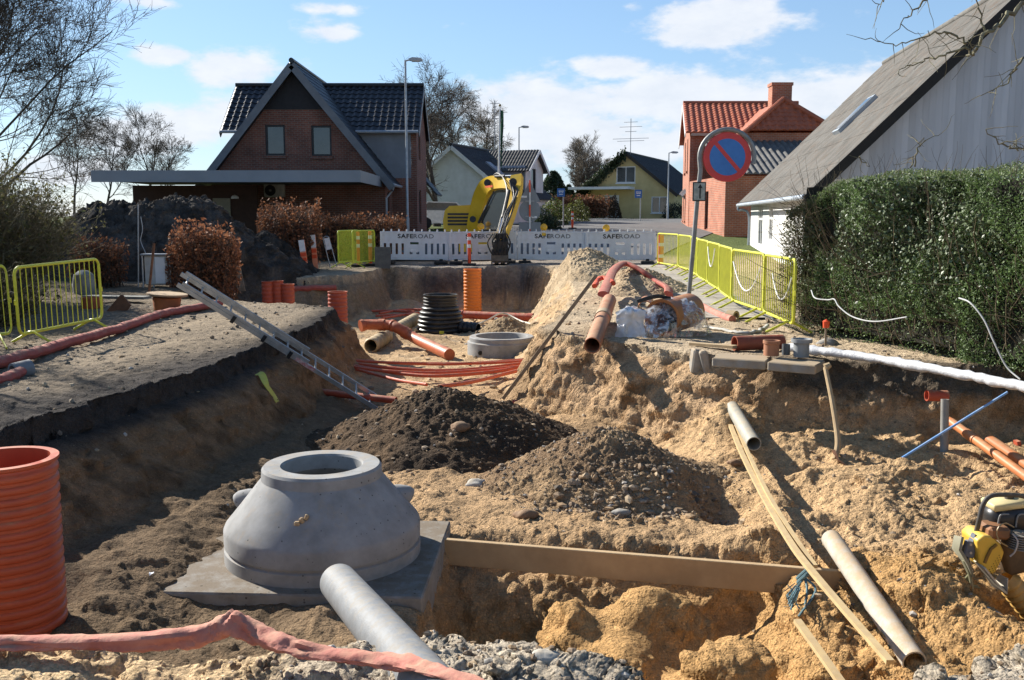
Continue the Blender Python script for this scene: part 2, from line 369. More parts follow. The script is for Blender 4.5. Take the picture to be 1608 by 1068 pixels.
    def sweep(s, pts, ws, hs, side):
        """rectangular section swept along pts; side = width direction"""
        pts = [Vector(p) for p in pts]; side = Vector(side).normalized(); vs = []; fs = []; m = len(pts)
        for i, p in enumerate(pts):
            t = (pts[min(i + 1, m - 1)] - pts[max(i - 1, 0)]).normalized(); u = t.cross(side).normalized(); sd = u.cross(t).normalized()
            w, h = ws[i] / 2, hs[i] / 2
            vs += [p + sd * w + u * h, p - sd * w + u * h, p - sd * w - u * h, p + sd * w - u * h]
        for i in range(m - 1):
            for k in range(4): fs.append((i * 4 + k, i * 4 + (k + 1) % 4, i * 4 + 4 + (k + 1) % 4, i * 4 + 4 + k))
        fs += [(3, 2, 1, 0), tuple(range(4 * m - 4, 4 * m))]
        return s.add(vs, fs)
    def build(s, name, m, parent=None, smooth=True, sharp=R(35), world=True, colors=None, **kw):
        tri = {}
        for f in s.f: tri.setdefault(len(f), []).append(f)
        me = fast_mesh(name, np.array([tuple(p) for p in s.v]), [np.array(a) for a in tri.values()], smooth=smooth, sharp=sharp, colors=colors)
        import bmesh
        bm = bmesh.new(); bm.from_mesh(me); bmesh.ops.recalc_face_normals(bm, faces=bm.faces); bm.to_mesh(me); bm.free()
        if smooth: me.set_sharp_from_angle(angle=sharp)
        return link(name, me, m, parent, world=world, **kw)
def copy_tree(o, loc=None, rotz=None, parent=None, M=None):
    c = o.copy(); COL.objects.link(c)
    if parent is not None: c.parent = parent
    if M is not None: c.matrix_world = M
    if loc is not None: c.location = loc
    if rotz is not None: c.rotation_euler = (0, 0, rotz)
    for ch in list(o.children): copy_tree(ch, parent=c)
    return c
def spline(pts, n=8):
    """Catmull-Rom through points"""
    P = [Vector(p) for p in pts]; P = [P[0] * 2 - P[1]] + P + [P[-1] * 2 - P[-2]]; out = []
    for i in range(1, len(P) - 2):
        for k in range(n):
            t = k / n; a, b, c, d = P[i - 1], P[i], P[i + 1], P[i + 2]
            out.append(.5 * ((2 * b) + (c - a) * t + (2 * a - 5 * b + 4 * c - d) * t * t + (3 * b - a - 3 * c + d) * t ** 3))
    out.append(P[-2]); return out
def text_mesh(body, size, extrude=.003, bold=0.0, spacing=1.0, align='CENTER'):
    cu = bpy.data.curves.new('lettering', 'FONT'); cu.body = body; cu.size = size; cu.extrude = extrude; cu.offset = bold; cu.align_x = align; cu.align_y = 'CENTER'; cu.space_character = spacing; cu.resolution_u = 3
    o = bpy.data.objects.new('lettering', cu); COL.objects.link(o)
    dg = bpy.context.evaluated_depsgraph_get(); me = bpy.data.meshes.new_from_object(o.evaluated_get(dg)); bpy.data.objects.remove(o); bpy.data.curves.remove(cu)
    me.materials.clear(); return me
# ------------------------------------------------------------------ ground with the excavation
RIM = np.array([(-4.6,3.9),(-4.3,5.6),(-4.08,7.5),(-3.75,9.2),(-3.5,10.8),(-3.3,13.0),(-3.15,15.5),(-3.2,17.6),(-4.4,18.6),(-7.5,19.6),(-7.6,25.3),
    (-4.6,26.2),(-4.0,30.1),(0.3,30.4),(1.3,29.6),(1.5,26.5),(1.45,23.0),(1.3,19.5),(0.95,16.2),(0.5,14.1),(0.75,13.1),(1.25,12.5),(1.75,11.9),(2.3,11.3),(3.3,10.95),(4.6,10.6),(5.8,10.35),(9.5,10.0),
    (9.5,3.75),(4.0,3.75),(2.6,3.62),(1.9,3.42),(1.5,3.18),(1.2,2.95),(.75,2.8),(.5,3.1),(.1,3.5),(-.6,3.55),(-1.5,3.5),(-3.0,3.65)])
def base_z(X, Y):
    return np.interp(Y, [-100, 13, 32, 40, 50, 62, 75, 120, 2000], [0, 0, .11, .42, 1.0, 1.25, 1.42, 1.6, 1.6])
def rim_sd(X, Y):
    """signed distance to the rim, positive inside the excavation"""
    d2 = np.full(X.shape, 1e9); ins = np.zeros(X.shape, bool); n = len(RIM)
    for i in range(n):
        ax, ay = RIM[i]; bx, by = RIM[(i + 1) % n]
        ex, ey = bx - ax, by - ay; t = np.clip(((X - ax) * ex + (Y - ay) * ey) / (ex * ex + ey * ey), 0, 1)
        d2 = np.minimum(d2, (X - ax - t * ex) ** 2 + (Y - ay - t * ey) ** 2)
        c = ((ay > Y) != (by > Y)); ins ^= c & (X < (bx - ax) * (Y - ay) / (by - ay + 1e-12) + ax)
    d = np.sqrt(d2); return np.where(ins, d, -d)
def G(X, Y, cx, cy, rx, ry, rot=0.0):
    c, s = math.cos(rot), math.sin(rot); u = (X - cx) * c + (Y - cy) * s; v = -(X - cx) * s + (Y - cy) * c
    return np.exp(-((u / rx) ** 2 + (v / ry) ** 2))
def floor_z(X, Y):
    z = np.interp(Y, [0, 6, 9.5, 13, 18, 24, 31], [-1.0, -1.0, -1.0, -1.03, -1.12, -1.25, -1.3])
    # right-hand floor rises towards the bank
    rw = sst(1.7, 2.6, X); z = z * (1 - rw) + rw * np.interp(Y, [4, 6, 8, 9.8, 11], [-1.12, -1.08, -.95, -.74, -.7])
    # floor rises slightly along the foot of the left bank
    z = z + .13 * sst(-2.1, -2.7, X) * sst(17, 14, Y)
    # dug-out in front of the plank
    tr = sst(-.62, -.38, X) * sst(2.25, 1.75, X) * sst(7.35, 6.85, Y + .06 * (X - 1)) * sst(3.0, 3.4, Y)
    z = z - .62 * tr
    z = z - .24 * sst(-.7, -.4, X) * sst(2.5, 2.2, X) * sst(7.75, 7.5, Y + .2 * X) * (1 - tr)
    # heaped sand in the dug-out
    z = z + .58 * G(X, Y, 1.02, 6.66, .52, .36) + .60 * G(X, Y, 1.34, 5.62, .36, .40) + .36 * G(X, Y, .40, 6.6, .2, .3) + .34 * G(X, Y, .72, 6.1, .3, .3) + .34 * G(X, Y, 1.98, 6.4, .24, .9)
    z = z + .30 * G(X, Y, 2.75, 6.35, .55, .62) + .18 * G(X, Y, 3.3, 5.6, .5, .5)
    # hollows beside the wooden strips
    z = z - .26 * G(X, Y, 1.95, 8.55, .28, .55) - .2 * G(X, Y, 2.35, 6.9, .16, 1.1, .3) - .16 * G(X, Y, 2.62, 8.9, .22, .9, .25)
    z = z + .10 * G(X, Y, 2.08, 7.3, .17, .9, .12) - .34 * G(X, Y, 3.62, 6.25, .42, .45)
    z = z + .09 * G(X, Y, -2.8, 6.5, .4, .9) + .22 * G(X, Y, 1.35, 12.1, .7, .45) + .25 * G(X, Y, 2.35, 10.6, .5, .35)     # slumped earth at the foot of the bank
    z = z + .3 * G(X, Y, -.1, 23.0, .9, .7) + .22 * G(X, Y, .6, 21.2, .6, .6) + .25 * G(X, Y, -2.4, 21.5, 1.0, .6) + .4 * G(X, Y, -3.4, 29.2, 1.0, .8) + .3 * G(X, Y, -1.4, 29.6, .8, .5) + .35 * G(X, Y, -5.6, 24.6, 1.3, 1.0) + .3 * G(X, Y, -4.4, 26.4, 1.2, .5)
    z = z + .10 * G(X, Y, -2.9, 16.5, .6, 1.0)
    return z
def ground_core(X, Y, fine=True):
    X = np.asarray(X, float); Y = np.asarray(Y, float)
    sd = rim_sd(X, Y)
    near = sst(60, 30, Y) * sst(40, 20, np.abs(X))
    wob = .16 * fbm(X, Y, s=.9, oct=3, seed=3.1) + (.07 * fbm(X, Y, s=3.4, oct=3, seed=8.2) if fine else 0)
    sdw = sd + wob * near
    w = .62 + .26 * sst(-2.4, -3.2, X) * sst(17, 15, Y) - .3 * sst(28, 30, Y) - .30 * sst(4.8, 4.2, Y) - .12 * sst(1.6, 2.6, X) * sst(13, 11.5, Y) * sst(7, 9, Y) + .5 * sst(-.6, .2, X) * sst(15, 17.5, Y) * sst(28.5, 26, Y)
    t = np.clip(sdw / w, 0, 1)
    prof = np.where(t < .5, 2 * t * t * .92, 1 - 2 * (1 - t) ** 2 * .92); prof = np.clip(.62 * t + .38 * prof, 0, 1); prof = np.where(t >= 1, 1, prof)
    b = base_z(X, Y); f = floor_z(X, Y)
    edge = np.where(X < -2, .20, .07) * sst(5.0, 6.0, Y) * sst(-.01, .045, sdw)          # broken edge of the top layer
    z = b - edge * (1 - prof) + (f - b) * prof
    # mounds on the banks that are part of the ground itself
    top = 1 - sst(0, .3, t)
    z = z + top * (.13 * G(X, Y, -2.1, 3.2, .8, .35) * .4 - .05 * sst(-.4, -.9, X) + .06 * G(X, Y, -.9, 3.35, .5, .3) + .08 * G(X, Y, .0, 3.1, .42, .4) + .05 * G(X, Y, 2.3, 3.1, .7, .45) - .12 * G(X, Y, -1.1, 3.2, .5, .3) + .12 * G(X, Y, 1.2, 13.7, .5, .5))
    z = z - .18 * sst(.2, 1.0, X) * sst(1.5, .9, X) * sst(4.2, 3.2, Y) * top + .02 * sst(1.4, 2.0, X) * sst(4.4, 3.8, Y) * top + .07 * sst(-.7, -1.1, X) * G(X, Y, -1.6, 2.95, 1.2, .28) * top
    if fine:
        a = near * (1 - .5 * sst(-.5, -.2, X) * sst(2.3, 1.9, X) * sst(7.3, 6.9, Y) * sst(3.4, 3.9, Y))
        lump = fbm(X, Y, s=2.2, oct=5, seed=1.7)
        rid = 1 - np.abs(fbm(X, Y, s=3.1, oct=4, seed=21.0)) * 2.2
        rough = .04 + .03 * prof * sst(1.2, 2.6, X) + .02 * prof
        rough = rough * (1 - .65 * (1 - prof) * sst(6, 8, Y) * sst(30, 33, Y + 0 * X))
        z = z + a * rough * lump * 1.5 + a * prof * .030 * rid * sst(13, 9, Y)
        # footprints and clods in the loose sand on the right
        fp = np.minimum(0, vnoise(X * 4.1 + 3, Y * 3.2 + 7) + .15); z = z + a * prof * sst(1.9, 2.6, X) * sst(12, 10, Y) * (.085 * fp + .02 * fbm(X, Y, s=9, oct=3, seed=4))
        z = z + a * (.010 + .018 * sst(-.1, .3, fbm(X, Y, s=.7, oct=3, seed=95))) * fbm(X, Y, s=9, oct=5, seed=33, gain=.62) * sst(22, 9, Y) * (1 - .4 * (1 - prof)) + a * .05 * prof * np.maximum(0, vnoise(X * 6.3, Y * 5.1) - .25) * sst(20, 10, Y)
        sandy = prof * a * sst(26, 12, Y) * (.25 + .75 * sst(-.12, .28, fbm(X, Y, s=.8, oct=3, seed=93) + .12 * sst(1.5, 2.5, X))); z = z + sandy * (.024 * clods(X, Y, 5.5, 1, .6) + .017 * clods(X, Y, 12, 2, .45) + .012 * clods(X, Y, 27, 3, .4) * sst(14, 9, Y)) + a * (1 - prof) * .02 * clods(X, Y, 9, 4, .6) * sst(20, 8, Y)
    # coarse gravelly rim on the near bank
        z = z + .055 * fbm(X, Y, s=8, oct=4, seed=51, gain=.62) * sst(5, 4.3, Y)
    # behind the barrier a made road, no lumps
    return z, sd, t
def gz(x, y):
    z, _, _ = ground_core(np.array([x]), np.array([y]), False); return float(z[0])
def hit(px, py, lift=0.0, y0=2.6, y1=120):
    """point of the ground seen at a place of the photograph"""
    d = ray(px, py); Y = np.exp(np.linspace(math.log(y0), math.log(y1), 900)); X = d.x / d.y * Y; Z = EYE + d.z / d.y * Y
    g, _, _ = ground_core(X, Y, False); k = np.argmax(Z < g)
    if k == 0: k = len(Y) - 1
    return Vector((X[k], Y[k], g[k] + lift))

SAND = np.array((.43, .285, .152)); DIRT = np.array((.31, .24, .16)); DARK = np.array((.040, .034, .030)); BROWN = np.array((.22, .132, .07)); GREY = np.array((.42, .355, .27)); TOPS = np.array((.11, .085, .06)); MUD_AND_SHADE = np.array((.15, .105, .065))
def ground_col(X, Y, Z, sd, t):
    n1 = fbm(X, Y, s=.7, oct=4, seed=61); n2 = fbm(X, Y, s=2.5, oct=4, seed=71); n3 = fbm(X, Y, Z, s=4, oct=3, seed=81)
    def mixc(a, b, f): f = np.clip(f, 0, 1)[:, None]; return a * (1 - f) + b * f
    c = np.tile(DIRT, (len(X), 1))
    c = mixc(c, np.array((.42, .325, .215)), sst(.5, 1.2, X) * sst(32, 30, Y))                         # sandy right bank
    c = mixc(c, np.array((.37, .29, .20)), sst(-.2, .4, n1) * .7)
    yard = sst(33.5, 36, Y + .6 * n1); c = mixc(c, np.array((.085, .105, .036)), yard)
    c = mixc(c, np.array((.16, .125, .085)), sst(-5.2, -7, X) * sst(34, 30, Y))                    # garden soil on the far left
    c = mixc(c, np.array((.215, .17, .12)), sst(-2.5, -3.5, X) * sst(21, 17, Y) * (.65 + .3 * sst(-.2, .3, n1)))
    # inside
    inside = sst(-.02, .12, sd + .05 * n2)
    fl = mixc(np.tile(np.array((.35, .23, .125)), (len(X), 1)), SAND, sst(1.2, 2.2, X) * sst(13, 11, Y))
    fl = mixc(fl, np.array((.43, .30, .17)), sst(14, 15.5, Y) * .8)
    fl = mixc(fl, MUD_AND_SHADE * 1.2, sst(-.05, .4, n1) * sst(2.2, 1.2, X) * sst(15, 12.5, Y) * .75)
    fl = mixc(fl, MUD_AND_SHADE * .75, sst(-.9, -1.9, X) * sst(16, 13, Y) * .85)  # left floor darkened: the shade beside the bank is put into the colour
    fl = mixc(fl, np.array((.42, .25, .105)), sst(7.4, 6.9, Y) * sst(-.7, -.3, X))
    fl = mixc(fl, GREY * .8, sst(.1, .5, n2) * sst(15, 20, Y) * .6)
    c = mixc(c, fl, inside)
    # walls
    wall = sst(.02, .12, t) * sst(.98, .8, t)
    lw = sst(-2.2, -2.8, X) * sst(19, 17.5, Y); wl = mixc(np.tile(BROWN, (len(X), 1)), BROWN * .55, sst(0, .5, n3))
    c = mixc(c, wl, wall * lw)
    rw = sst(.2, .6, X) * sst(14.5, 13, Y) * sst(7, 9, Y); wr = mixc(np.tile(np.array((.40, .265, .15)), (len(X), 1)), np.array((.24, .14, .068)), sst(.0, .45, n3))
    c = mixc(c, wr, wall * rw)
    # dark layer along the rim: old road make-up and topsoil
    depth = base_z(X, Y) - Z
    band = sst(-.55, -.05, sd + .12 * n2) * sst(.42, .22, depth + .10 * n2)
    c = mixc(c, DARK, band * lw * sst(4, 6, Y))
    c = mixc(c, DARK * 1.2, sst(-1.5, -.35, sd + .5 * n2) * sst(.4, .2, depth) * lw * sst(15, 10, Y) * .92)
    c = mixc(c, TOPS, band * sst(2.6, 3.3, X) * sst(13, 11, Y))
    c = mixc(c, DARK * 2.0, wall * sst(28.5, 30, Y) * sst(1.1, .6, X) * sst(-3.6, -2.6, X + .4 * n2) * sst(1.15, .75, depth + .15 * n2)); c = mixc(c, DARK * 2, wall * sst(-3.2, -3.6, X) * sst(19, 21, Y) * .6)  # dark top layer and the far wall's shade, both put into the colour
    # near bank
    nb = sst(4.6, 4.2, Y); g = mixc(np.tile(GREY, (len(X), 1)), np.array((.56, .41, .24)), sst(-.75, -1.05, X + .2 * n2)); c = mixc(c, g, nb * sst(.9, .4, t))
    # dirt swept on to the road in front of the barrier
    c = mixc(c, np.array((.20, .175, .15)), sst(30.0, 30.6, Y) * sst(34, 33, Y) * sst(-5.5, -4.5, X) * sst(5.5, 4.5, X))
    return np.clip(c * (1.16 + .2 * n2[:, None]), .01, .8)
def soil_mat(): return attr_mat('soil', rough=.95, bump=.022, bscale=60, spec=.10, vary=.34, vscale=9, bump2=.035, b2scale=12, speck=.10)
def build_ground():
    u = np.concatenate([[-6, -4, -2.5, -1.6, -1.1, -.9, -.8, -.72], np.linspace(-.66, .66, 720), [.72, .8, .9, 1.1, 1.6, 2.5, 4, 6]])
    rows = [1.2, 1.7, 2.2]; y = 2.5
    while y < 5.0: rows.append(y); y += .012
    while y < 15: rows.append(y); y += .022
    while y < 32.5: rows.append(y); y *= 1.0022
    while y < 1500: rows.append(y); y *= 1.045
    Yr = np.array(rows); nu, ny = len(u), len(Yr)
    Y = np.repeat(Yr, nu); X = np.tile(u, ny) * Y
    z, sd, t = ground_core(X, Y)
    P = np.stack([X, Y, z], 1).reshape(ny, nu, 3)
    # erode the faces: push along the normal with 3d noise
    du = np.gradient(P, axis=1); dv = np.gradient(P, axis=0); nrm = np.cross(du, dv); nrm /= np.linalg.norm(nrm, axis=2, keepdims=True) + 1e-9
    P = P.reshape(-1, 3); nrm = nrm.reshape(-1, 3)
    steep = sst(.92, .55, nrm[:, 2]) * sst(36, 30, Y)
    tooth = vnoise((P[:, 0] + .6 * P[:, 1]) * 7.5, P[:, 2] * .7, (P[:, 0] - P[:, 1]) * .8); d = .045 * tooth * sst(.0, .4, tooth) - .025 * np.abs(tooth) + .06 * (clods(P[:, 0] * .8 + P[:, 1] * .7, P[:, 2] * 1.2, 6, 7, .45) + .5 * clods(P[:, 0] * .8 + P[:, 1] * .7, P[:, 2], 14, 8, .4)) * sst(-1, 0, P[:, 0]) + .11 * fbm(P[:, 0], P[:, 1], P[:, 2], s=2.6, oct=4, seed=13) + .05 * fbm(P[:, 0], P[:, 1], P[:, 2] * 1.4, s=8, oct=3, seed=19)
    P = P + nrm * (d * steep)[:, None]
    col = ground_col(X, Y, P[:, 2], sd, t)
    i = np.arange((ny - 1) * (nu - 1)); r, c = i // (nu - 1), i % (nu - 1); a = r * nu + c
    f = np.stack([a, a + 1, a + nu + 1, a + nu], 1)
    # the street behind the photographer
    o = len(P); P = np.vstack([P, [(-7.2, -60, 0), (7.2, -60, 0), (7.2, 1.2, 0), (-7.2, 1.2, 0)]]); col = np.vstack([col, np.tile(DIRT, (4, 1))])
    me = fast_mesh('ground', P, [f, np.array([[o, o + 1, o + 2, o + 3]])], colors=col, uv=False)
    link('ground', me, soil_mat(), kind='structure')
build_ground()

def sheet(name, poly_rows, m, lift=.02, label=None):
    """strip following the ground: rows of (left xy, right xy)"""
    rows = []
    for k in range(len(poly_rows) - 1):
        (a, b), (c, d) = poly_rows[k], poly_rows[k + 1]
        for s in np.linspace(0, 1, 10, endpoint=(k == len(poly_rows) - 2)):
            rows.append((Vector(a).lerp(Vector(c), s), Vector(b).lerp(Vector(d), s)))
    V = []; nx = 14
    for l, r in rows:
        for s in np.linspace(0, 1, nx):
            p = l.lerp(r, s); V.append((p.x, p.y))
    V = np.array(V); z = base_z(V[:, 0], V[:, 1]) + lift; n = len(rows)
    i = np.arange((n - 1) * (nx - 1)); rr, cc = i // (nx - 1), i % (nx - 1); a = rr * nx + cc
    me = fast_mesh(name, np.column_stack([V, z]), [np.stack([a, a + 1, a + nx + 1, a + nx], 1)])
    link(name, me, m, kind='structure')
M_asph = mat('asphalt', (.15, .145, .14), (.105, .10, .098), scale=3, rough=.9, bump=.004, bscale=120, spec=.25)
sheet('road', [((-4.6, 33.2), (4.9, 33.2)), ((-4.0, 40), (7.0, 40)), ((-1, 52), (11, 50)), ((3, 66), (18, 58)), ((10, 78), (34, 66)), ((30, 90), (70, 74))], M_asph, .03)
M_slab = brick_mat('paving_slabs', (.34, .30, .25), (.29, .26, .21), (.2, .165, .12), bw=.8, bh=.5, ms=.02)
sheet('pavement', [((2.9, 15.2), (4.25, 15.2)), ((3.35, 22.5), (4.75, 22.5)), ((3.6, 30.2), (4.9, 30.2))], M_slab, .035)
sheet('pavement', [((-2.2, 52.5), (-1.2, 52)), ((1.4, 66), (2.6, 65.2)), ((8.5, 79), (9.8, 77.8))], mat('far_paving', (.36, .34, .31), rough=.9), .06)

# ------------------------------------------------------------------ soil heaps
def heap(name, label, cx, cy, rx, ry, h, color_fn, rot=0.0, n=170, pw=1.35, rough=.07, seed=1.0, crest=None, noise_s=2.0, group=None, flat=0.0, dist=.0):
    a = np.linspace(0, 2 * math.pi, n * 2, endpoint=False); rr = np.linspace(0, 1.12, n) ** .9
    A, Q = np.meshgrid(a, rr); c, s = math.cos(rot), math.sin(rot)
    lx = Q * np.cos(A) * rx; ly = Q * np.sin(A) * ry; X = cx + lx * c - ly * s; Y = cy + lx * s + ly * c
    g, _, _ = ground_core(X.ravel(), Y.ravel(), False); g = g.reshape(X.shape)
    q = Q * (1 + .22 * fbm(np.cos(A) * 1.3, np.sin(A) * 1.3, s=1.0, oct=3, seed=seed) * np.minimum(1, Q * 2))
    e = np.clip(1 - np.abs(q) ** pw, -.3, 1)
    if flat: e = np.minimum(e, 1 - flat) / (1 - flat)
    nn = fbm(X, Y, s=noise_s, oct=6, seed=seed + 3, gain=.6); n2 = fbm(X, Y, s=noise_s * 5, oct=4, seed=seed + 9, gain=.7)
    z = h * e + .035 * clods(X, Y, 7, 5, .45) * min(1, h) * (Q < 1.05) + .018 * clods(X, Y, 16, 6, .4) * (Q < 1.05) + (rough * nn + rough * .45 * n2) * np.clip(1.15 - Q, 0, 1) ** .5
    if crest is not None: z = z + crest(X, Y, e)
    z = g + z - .05 - .5 * np.clip(Q - 1, 0, 1)
    P = np.stack([X.ravel(), Y.ravel(), z.ravel()], 1)
    if dist:
        d = dist * fbm(P[:, 0], P[:, 1], P[:, 2], s=6, oct=4, seed=seed); P[:, 0] += d; P[:, 1] -= d * .7
    N_ = n * 2; i = np.arange((n - 1) * N_); r, k = i // N_, i % N_; k2 = (k + 1) % N_
    f = np.stack([r * N_ + k, (r + 1) * N_ + k, (r + 1) * N_ + k2, r * N_ + k2], 1)
    me = fast_mesh(name, P, [f], colors=color_fn(X.ravel(), Y.ravel(), z.ravel()), uv=False)
    return link(name, me, soil_mat(), label=label, cat='soil heap', group=group)
def two(c1, c2, s=2.0, seed=5):
    c1 = np.array(c1); c2 = np.array(c2)
    def fn(X, Y, Z):
        f = sst(-.3, .35, fbm(X, Y, Z, s=s, oct=4, seed=seed))[:, None]; return c1 * (1 - f) + c2 * f
    return fn
heap('soil_heap', 'dark brown earth heap in the middle of the pit behind the concrete cone', -.78, 11.0, 1.7, 1.45, .72, two((.115, .075, .044), (.066, .046, .031)), pw=1.25, rough=.10, seed=2.0)
heap('gravel_heap', 'brown stony gravel heap in the pit behind the long plank', .92, 9.25, 1.35, 1.1, .62, two((.34, .23, .13), (.22, .145, .085), 3), pw=1.2, rough=.08, seed=6.0, noise_s=2.6)
heap('sand_heap', 'tall pale sand heap on the right bank in front of the white barrier', 2.0, 25.6, 1.75, 2.4, .78, two((.48, .37, .24), (.36, .27, .17)), pw=1.1, rough=.16, seed=11.0)
heap('sand_heap', 'lower sand heap on the right bank with red hose lying over it', 2.75, 21.0, 1.35, 1.9, .55, two((.48, .37, .24), (.36, .27, .17)), pw=1.2, rough=.1, seed=14.0)
heap('topsoil_heap', 'big black topsoil heap in front of the flat carport roof', -9.9, 26.6, 4.6, 2.6, 1.98, two((.10, .086, .074), (.045, .039, .034), 3), pw=1.3, rough=.55, seed=17.0, flat=.25, noise_s=1.2, dist=.12)
heap('topsoil_heap', 'lower black topsoil heap between the copper shrub and the hedge', -7.0, 27.4, 1.5, 1.5, 1.3, two((.085, .074, .066), (.036, .032, .028), 3), pw=1.2, rough=.3, seed=23.0, noise_s=1.6, dist=.08)
heap('sand_heap', 'small sand heap between black ribbed manhole and concrete ring', -.15, 22.3, .95, .9, .42, two((.36, .26, .15), (.28, .2, .12)), pw=1.2, rough=.06, seed=27.0)
# ------------------------------------------------------------------ building helpers
M_brick_l = brick_mat('red_brown_brick', (.20, .070, .044), (.135, .050, .036), (.18, .14, .115), .24, .085, .012)
M_brick_r = brick_mat('orange_red_brick', (.40, .125, .06), (.31, .09, .045), (.36, .24, .18), .24, .085, .012)
M_tile_b = mat('black_glazed_tile', (.010, .010, .012), (.018, .018, .020), scale=3, rough=.40, spec=.45)
M_tile_r = mat('red_clay_tile', (.42, .115, .05), (.30, .085, .042), scale=2.2, rough=.6, spec=.4)
M_corr = mat('grey_corrugated_sheet', (.17, .165, .155), (.105, .10, .095), scale=4, rough=.9, bump=.004)
M_darkroof = mat('dark_roof_sheet', (.045, .045, .048), (.03, .03, .032), scale=4, rough=.65)
M_zinc = mat('pale_zinc', (.34, .38, .42), (.27, .30, .34), scale=2, rough=.5, metal=.2)
M_verge = mat('grey_verge_metal', (.14, .155, .175), (.11, .12, .135), scale=2, rough=.5)
M_white = mat('white_paint', (.74, .74, .73), (.66, .66, .64), scale=3, rough=.6)
M_render_w = mat('white_render', (.70, .70, .69), (.58, .58, .56), scale=1.5, rough=.9, bump=.004)
M_yellow_r = mat('yellow_render', (.60, .48, .23), (.50, .39, .18), scale=1.2, rough=.9)
M_bluew = mat('blue_grey_render', (.42, .45, .50), (.36, .39, .44), scale=1.5, rough=.9)
M_black = mat('black_paint', (.022, .022, .024), rough=.5)
M_glass = mat('window_glass', (.02, .023, .027), (.05, .055, .06), scale=.8, rough=.05, spec=1.0)
M_curt = mat('window_blind', (.45, .44, .40), (.25, .25, .23), scale=1, rough=.4, spec=.9)
M_boards = None
def boards_mat(name, c, w=.13):
    m = bpy.data.materials.new(name); m.use_nodes = True; nt = m.node_tree; N = nt.nodes; L = nt.links; b = N['Principled BSDF']; b.inputs['Roughness'].default_value = .8
    uv = N.new('ShaderNodeUVMap'); uv.uv_map = 'UVMap'; sp = N.new('ShaderNodeSeparateXYZ'); L.new(uv.outputs[0], sp.inputs[0])
    dv = N.new('ShaderNodeMath'); dv.operation = 'DIVIDE'; L.new(sp.outputs[0], dv.inputs[0]); dv.inputs[1].default_value = w
    fl = N.new('ShaderNodeMath'); fl.operation = 'FLOOR'; L.new(dv.outputs[0], fl.inputs[0])
    wn = N.new('ShaderNodeTexWhiteNoise'); wn.noise_dimensions = '1D'; L.new(fl.outputs[0], wn.inputs['W'])
    n = N.new('ShaderNodeTexNoise'); n.inputs['Scale'].default_value = 1.6; n.inputs['Detail'].default_value = 7
    mp = N.new('ShaderNodeMapping'); mp.inputs['Scale'].default_value = (3, .5, 1); L.new(uv.outputs[0], mp.inputs[0]); L.new(mp.outputs[0], n.inputs['Vector'])
    ad = N.new('ShaderNodeMath'); ad.operation = 'ADD'; L.new(wn.outputs['Value'], ad.inputs[0]); L.new(n.outputs['Fac'], ad.inputs[1])
    mr = N.new('ShaderNodeMapRange'); L.new(ad.outputs[0], mr.inputs[0]); mr.inputs[1].default_value = .3; mr.inputs[2].default_value = 1.7; mr.inputs[3].default_value = .8; mr.inputs[4].default_value = 1.15
    mx = N.new('ShaderNodeMixRGB'); mx.blend_type = 'MULTIPLY'; mx.inputs[0].default_value = 1; mx.inputs[1].default_value = (*c, 1); L.new(mr.outputs[0], mx.inputs[2]); L.new(mx.outputs[0], b.inputs['Base Color'])
    fr = N.new('ShaderNodeMath'); fr.operation = 'FRACT'; L.new(dv.outputs[0], fr.inputs[0]); gp = N.new('ShaderNodeMath'); gp.operation = 'GREATER_THAN'; L.new(fr.outputs[0], gp.inputs[0]); gp.inputs[1].default_value = .14
    bp = N.new('ShaderNodeBump'); bp.inputs['Strength'].default_value = 1; bp.inputs['Distance'].default_value = .05; L.new(gp.outputs[0], bp.inputs['Height']); L.new(bp.outputs[0], b.inputs['Normal'])
    return m
def panel(name, O, ux, uy, outline, holes, m, parent, depth=.25, reveal=.14, smooth=False):
    """wall panel: outline and rectangular holes (x0,y0,x1,y1) in the plane (O,ux,uy); its back face depth behind"""
    O = Vector(O); ux = Vector(ux).normalized(); uy = Vector(uy).normalized(); nz = ux.cross(uy)      # outward normal
    loops = [[Vector((p[0], p[1], 0)) for p in outline]] + [[Vector(q + (0,)) for q in ((a, b), (a, d), (c, d), (c, b))] for a, b, c, d in holes]
    flat = [p for l in loops for p in l]; tris = tessellate_polygon(loops)
    P = lambda p, d=0.0: O + ux * p.x + uy * p.y - nz * d
    mb = MB(); n = len(flat)
    vs = [P(p) for p in flat] + [P(p, depth) for p in flat]
    fs = []
    for t in tris:
        a, b, c = (flat[i] for i in t)
        fs.append(t if (b - a).cross(c - a).z > 0 else t[::-1]); fs.append(tuple(i + n for i in fs[-1][::-1]))
    k = 0
    for l in loops:
        m_ = len(l)
        for i in range(m_): fs.append((k + i, k + i + n, k + (i + 1) % m_ + n, k + (i + 1) % m_))
        k += m_
    mb.add(vs, fs)
    return mb.build(name, m, parent, smooth=smooth)
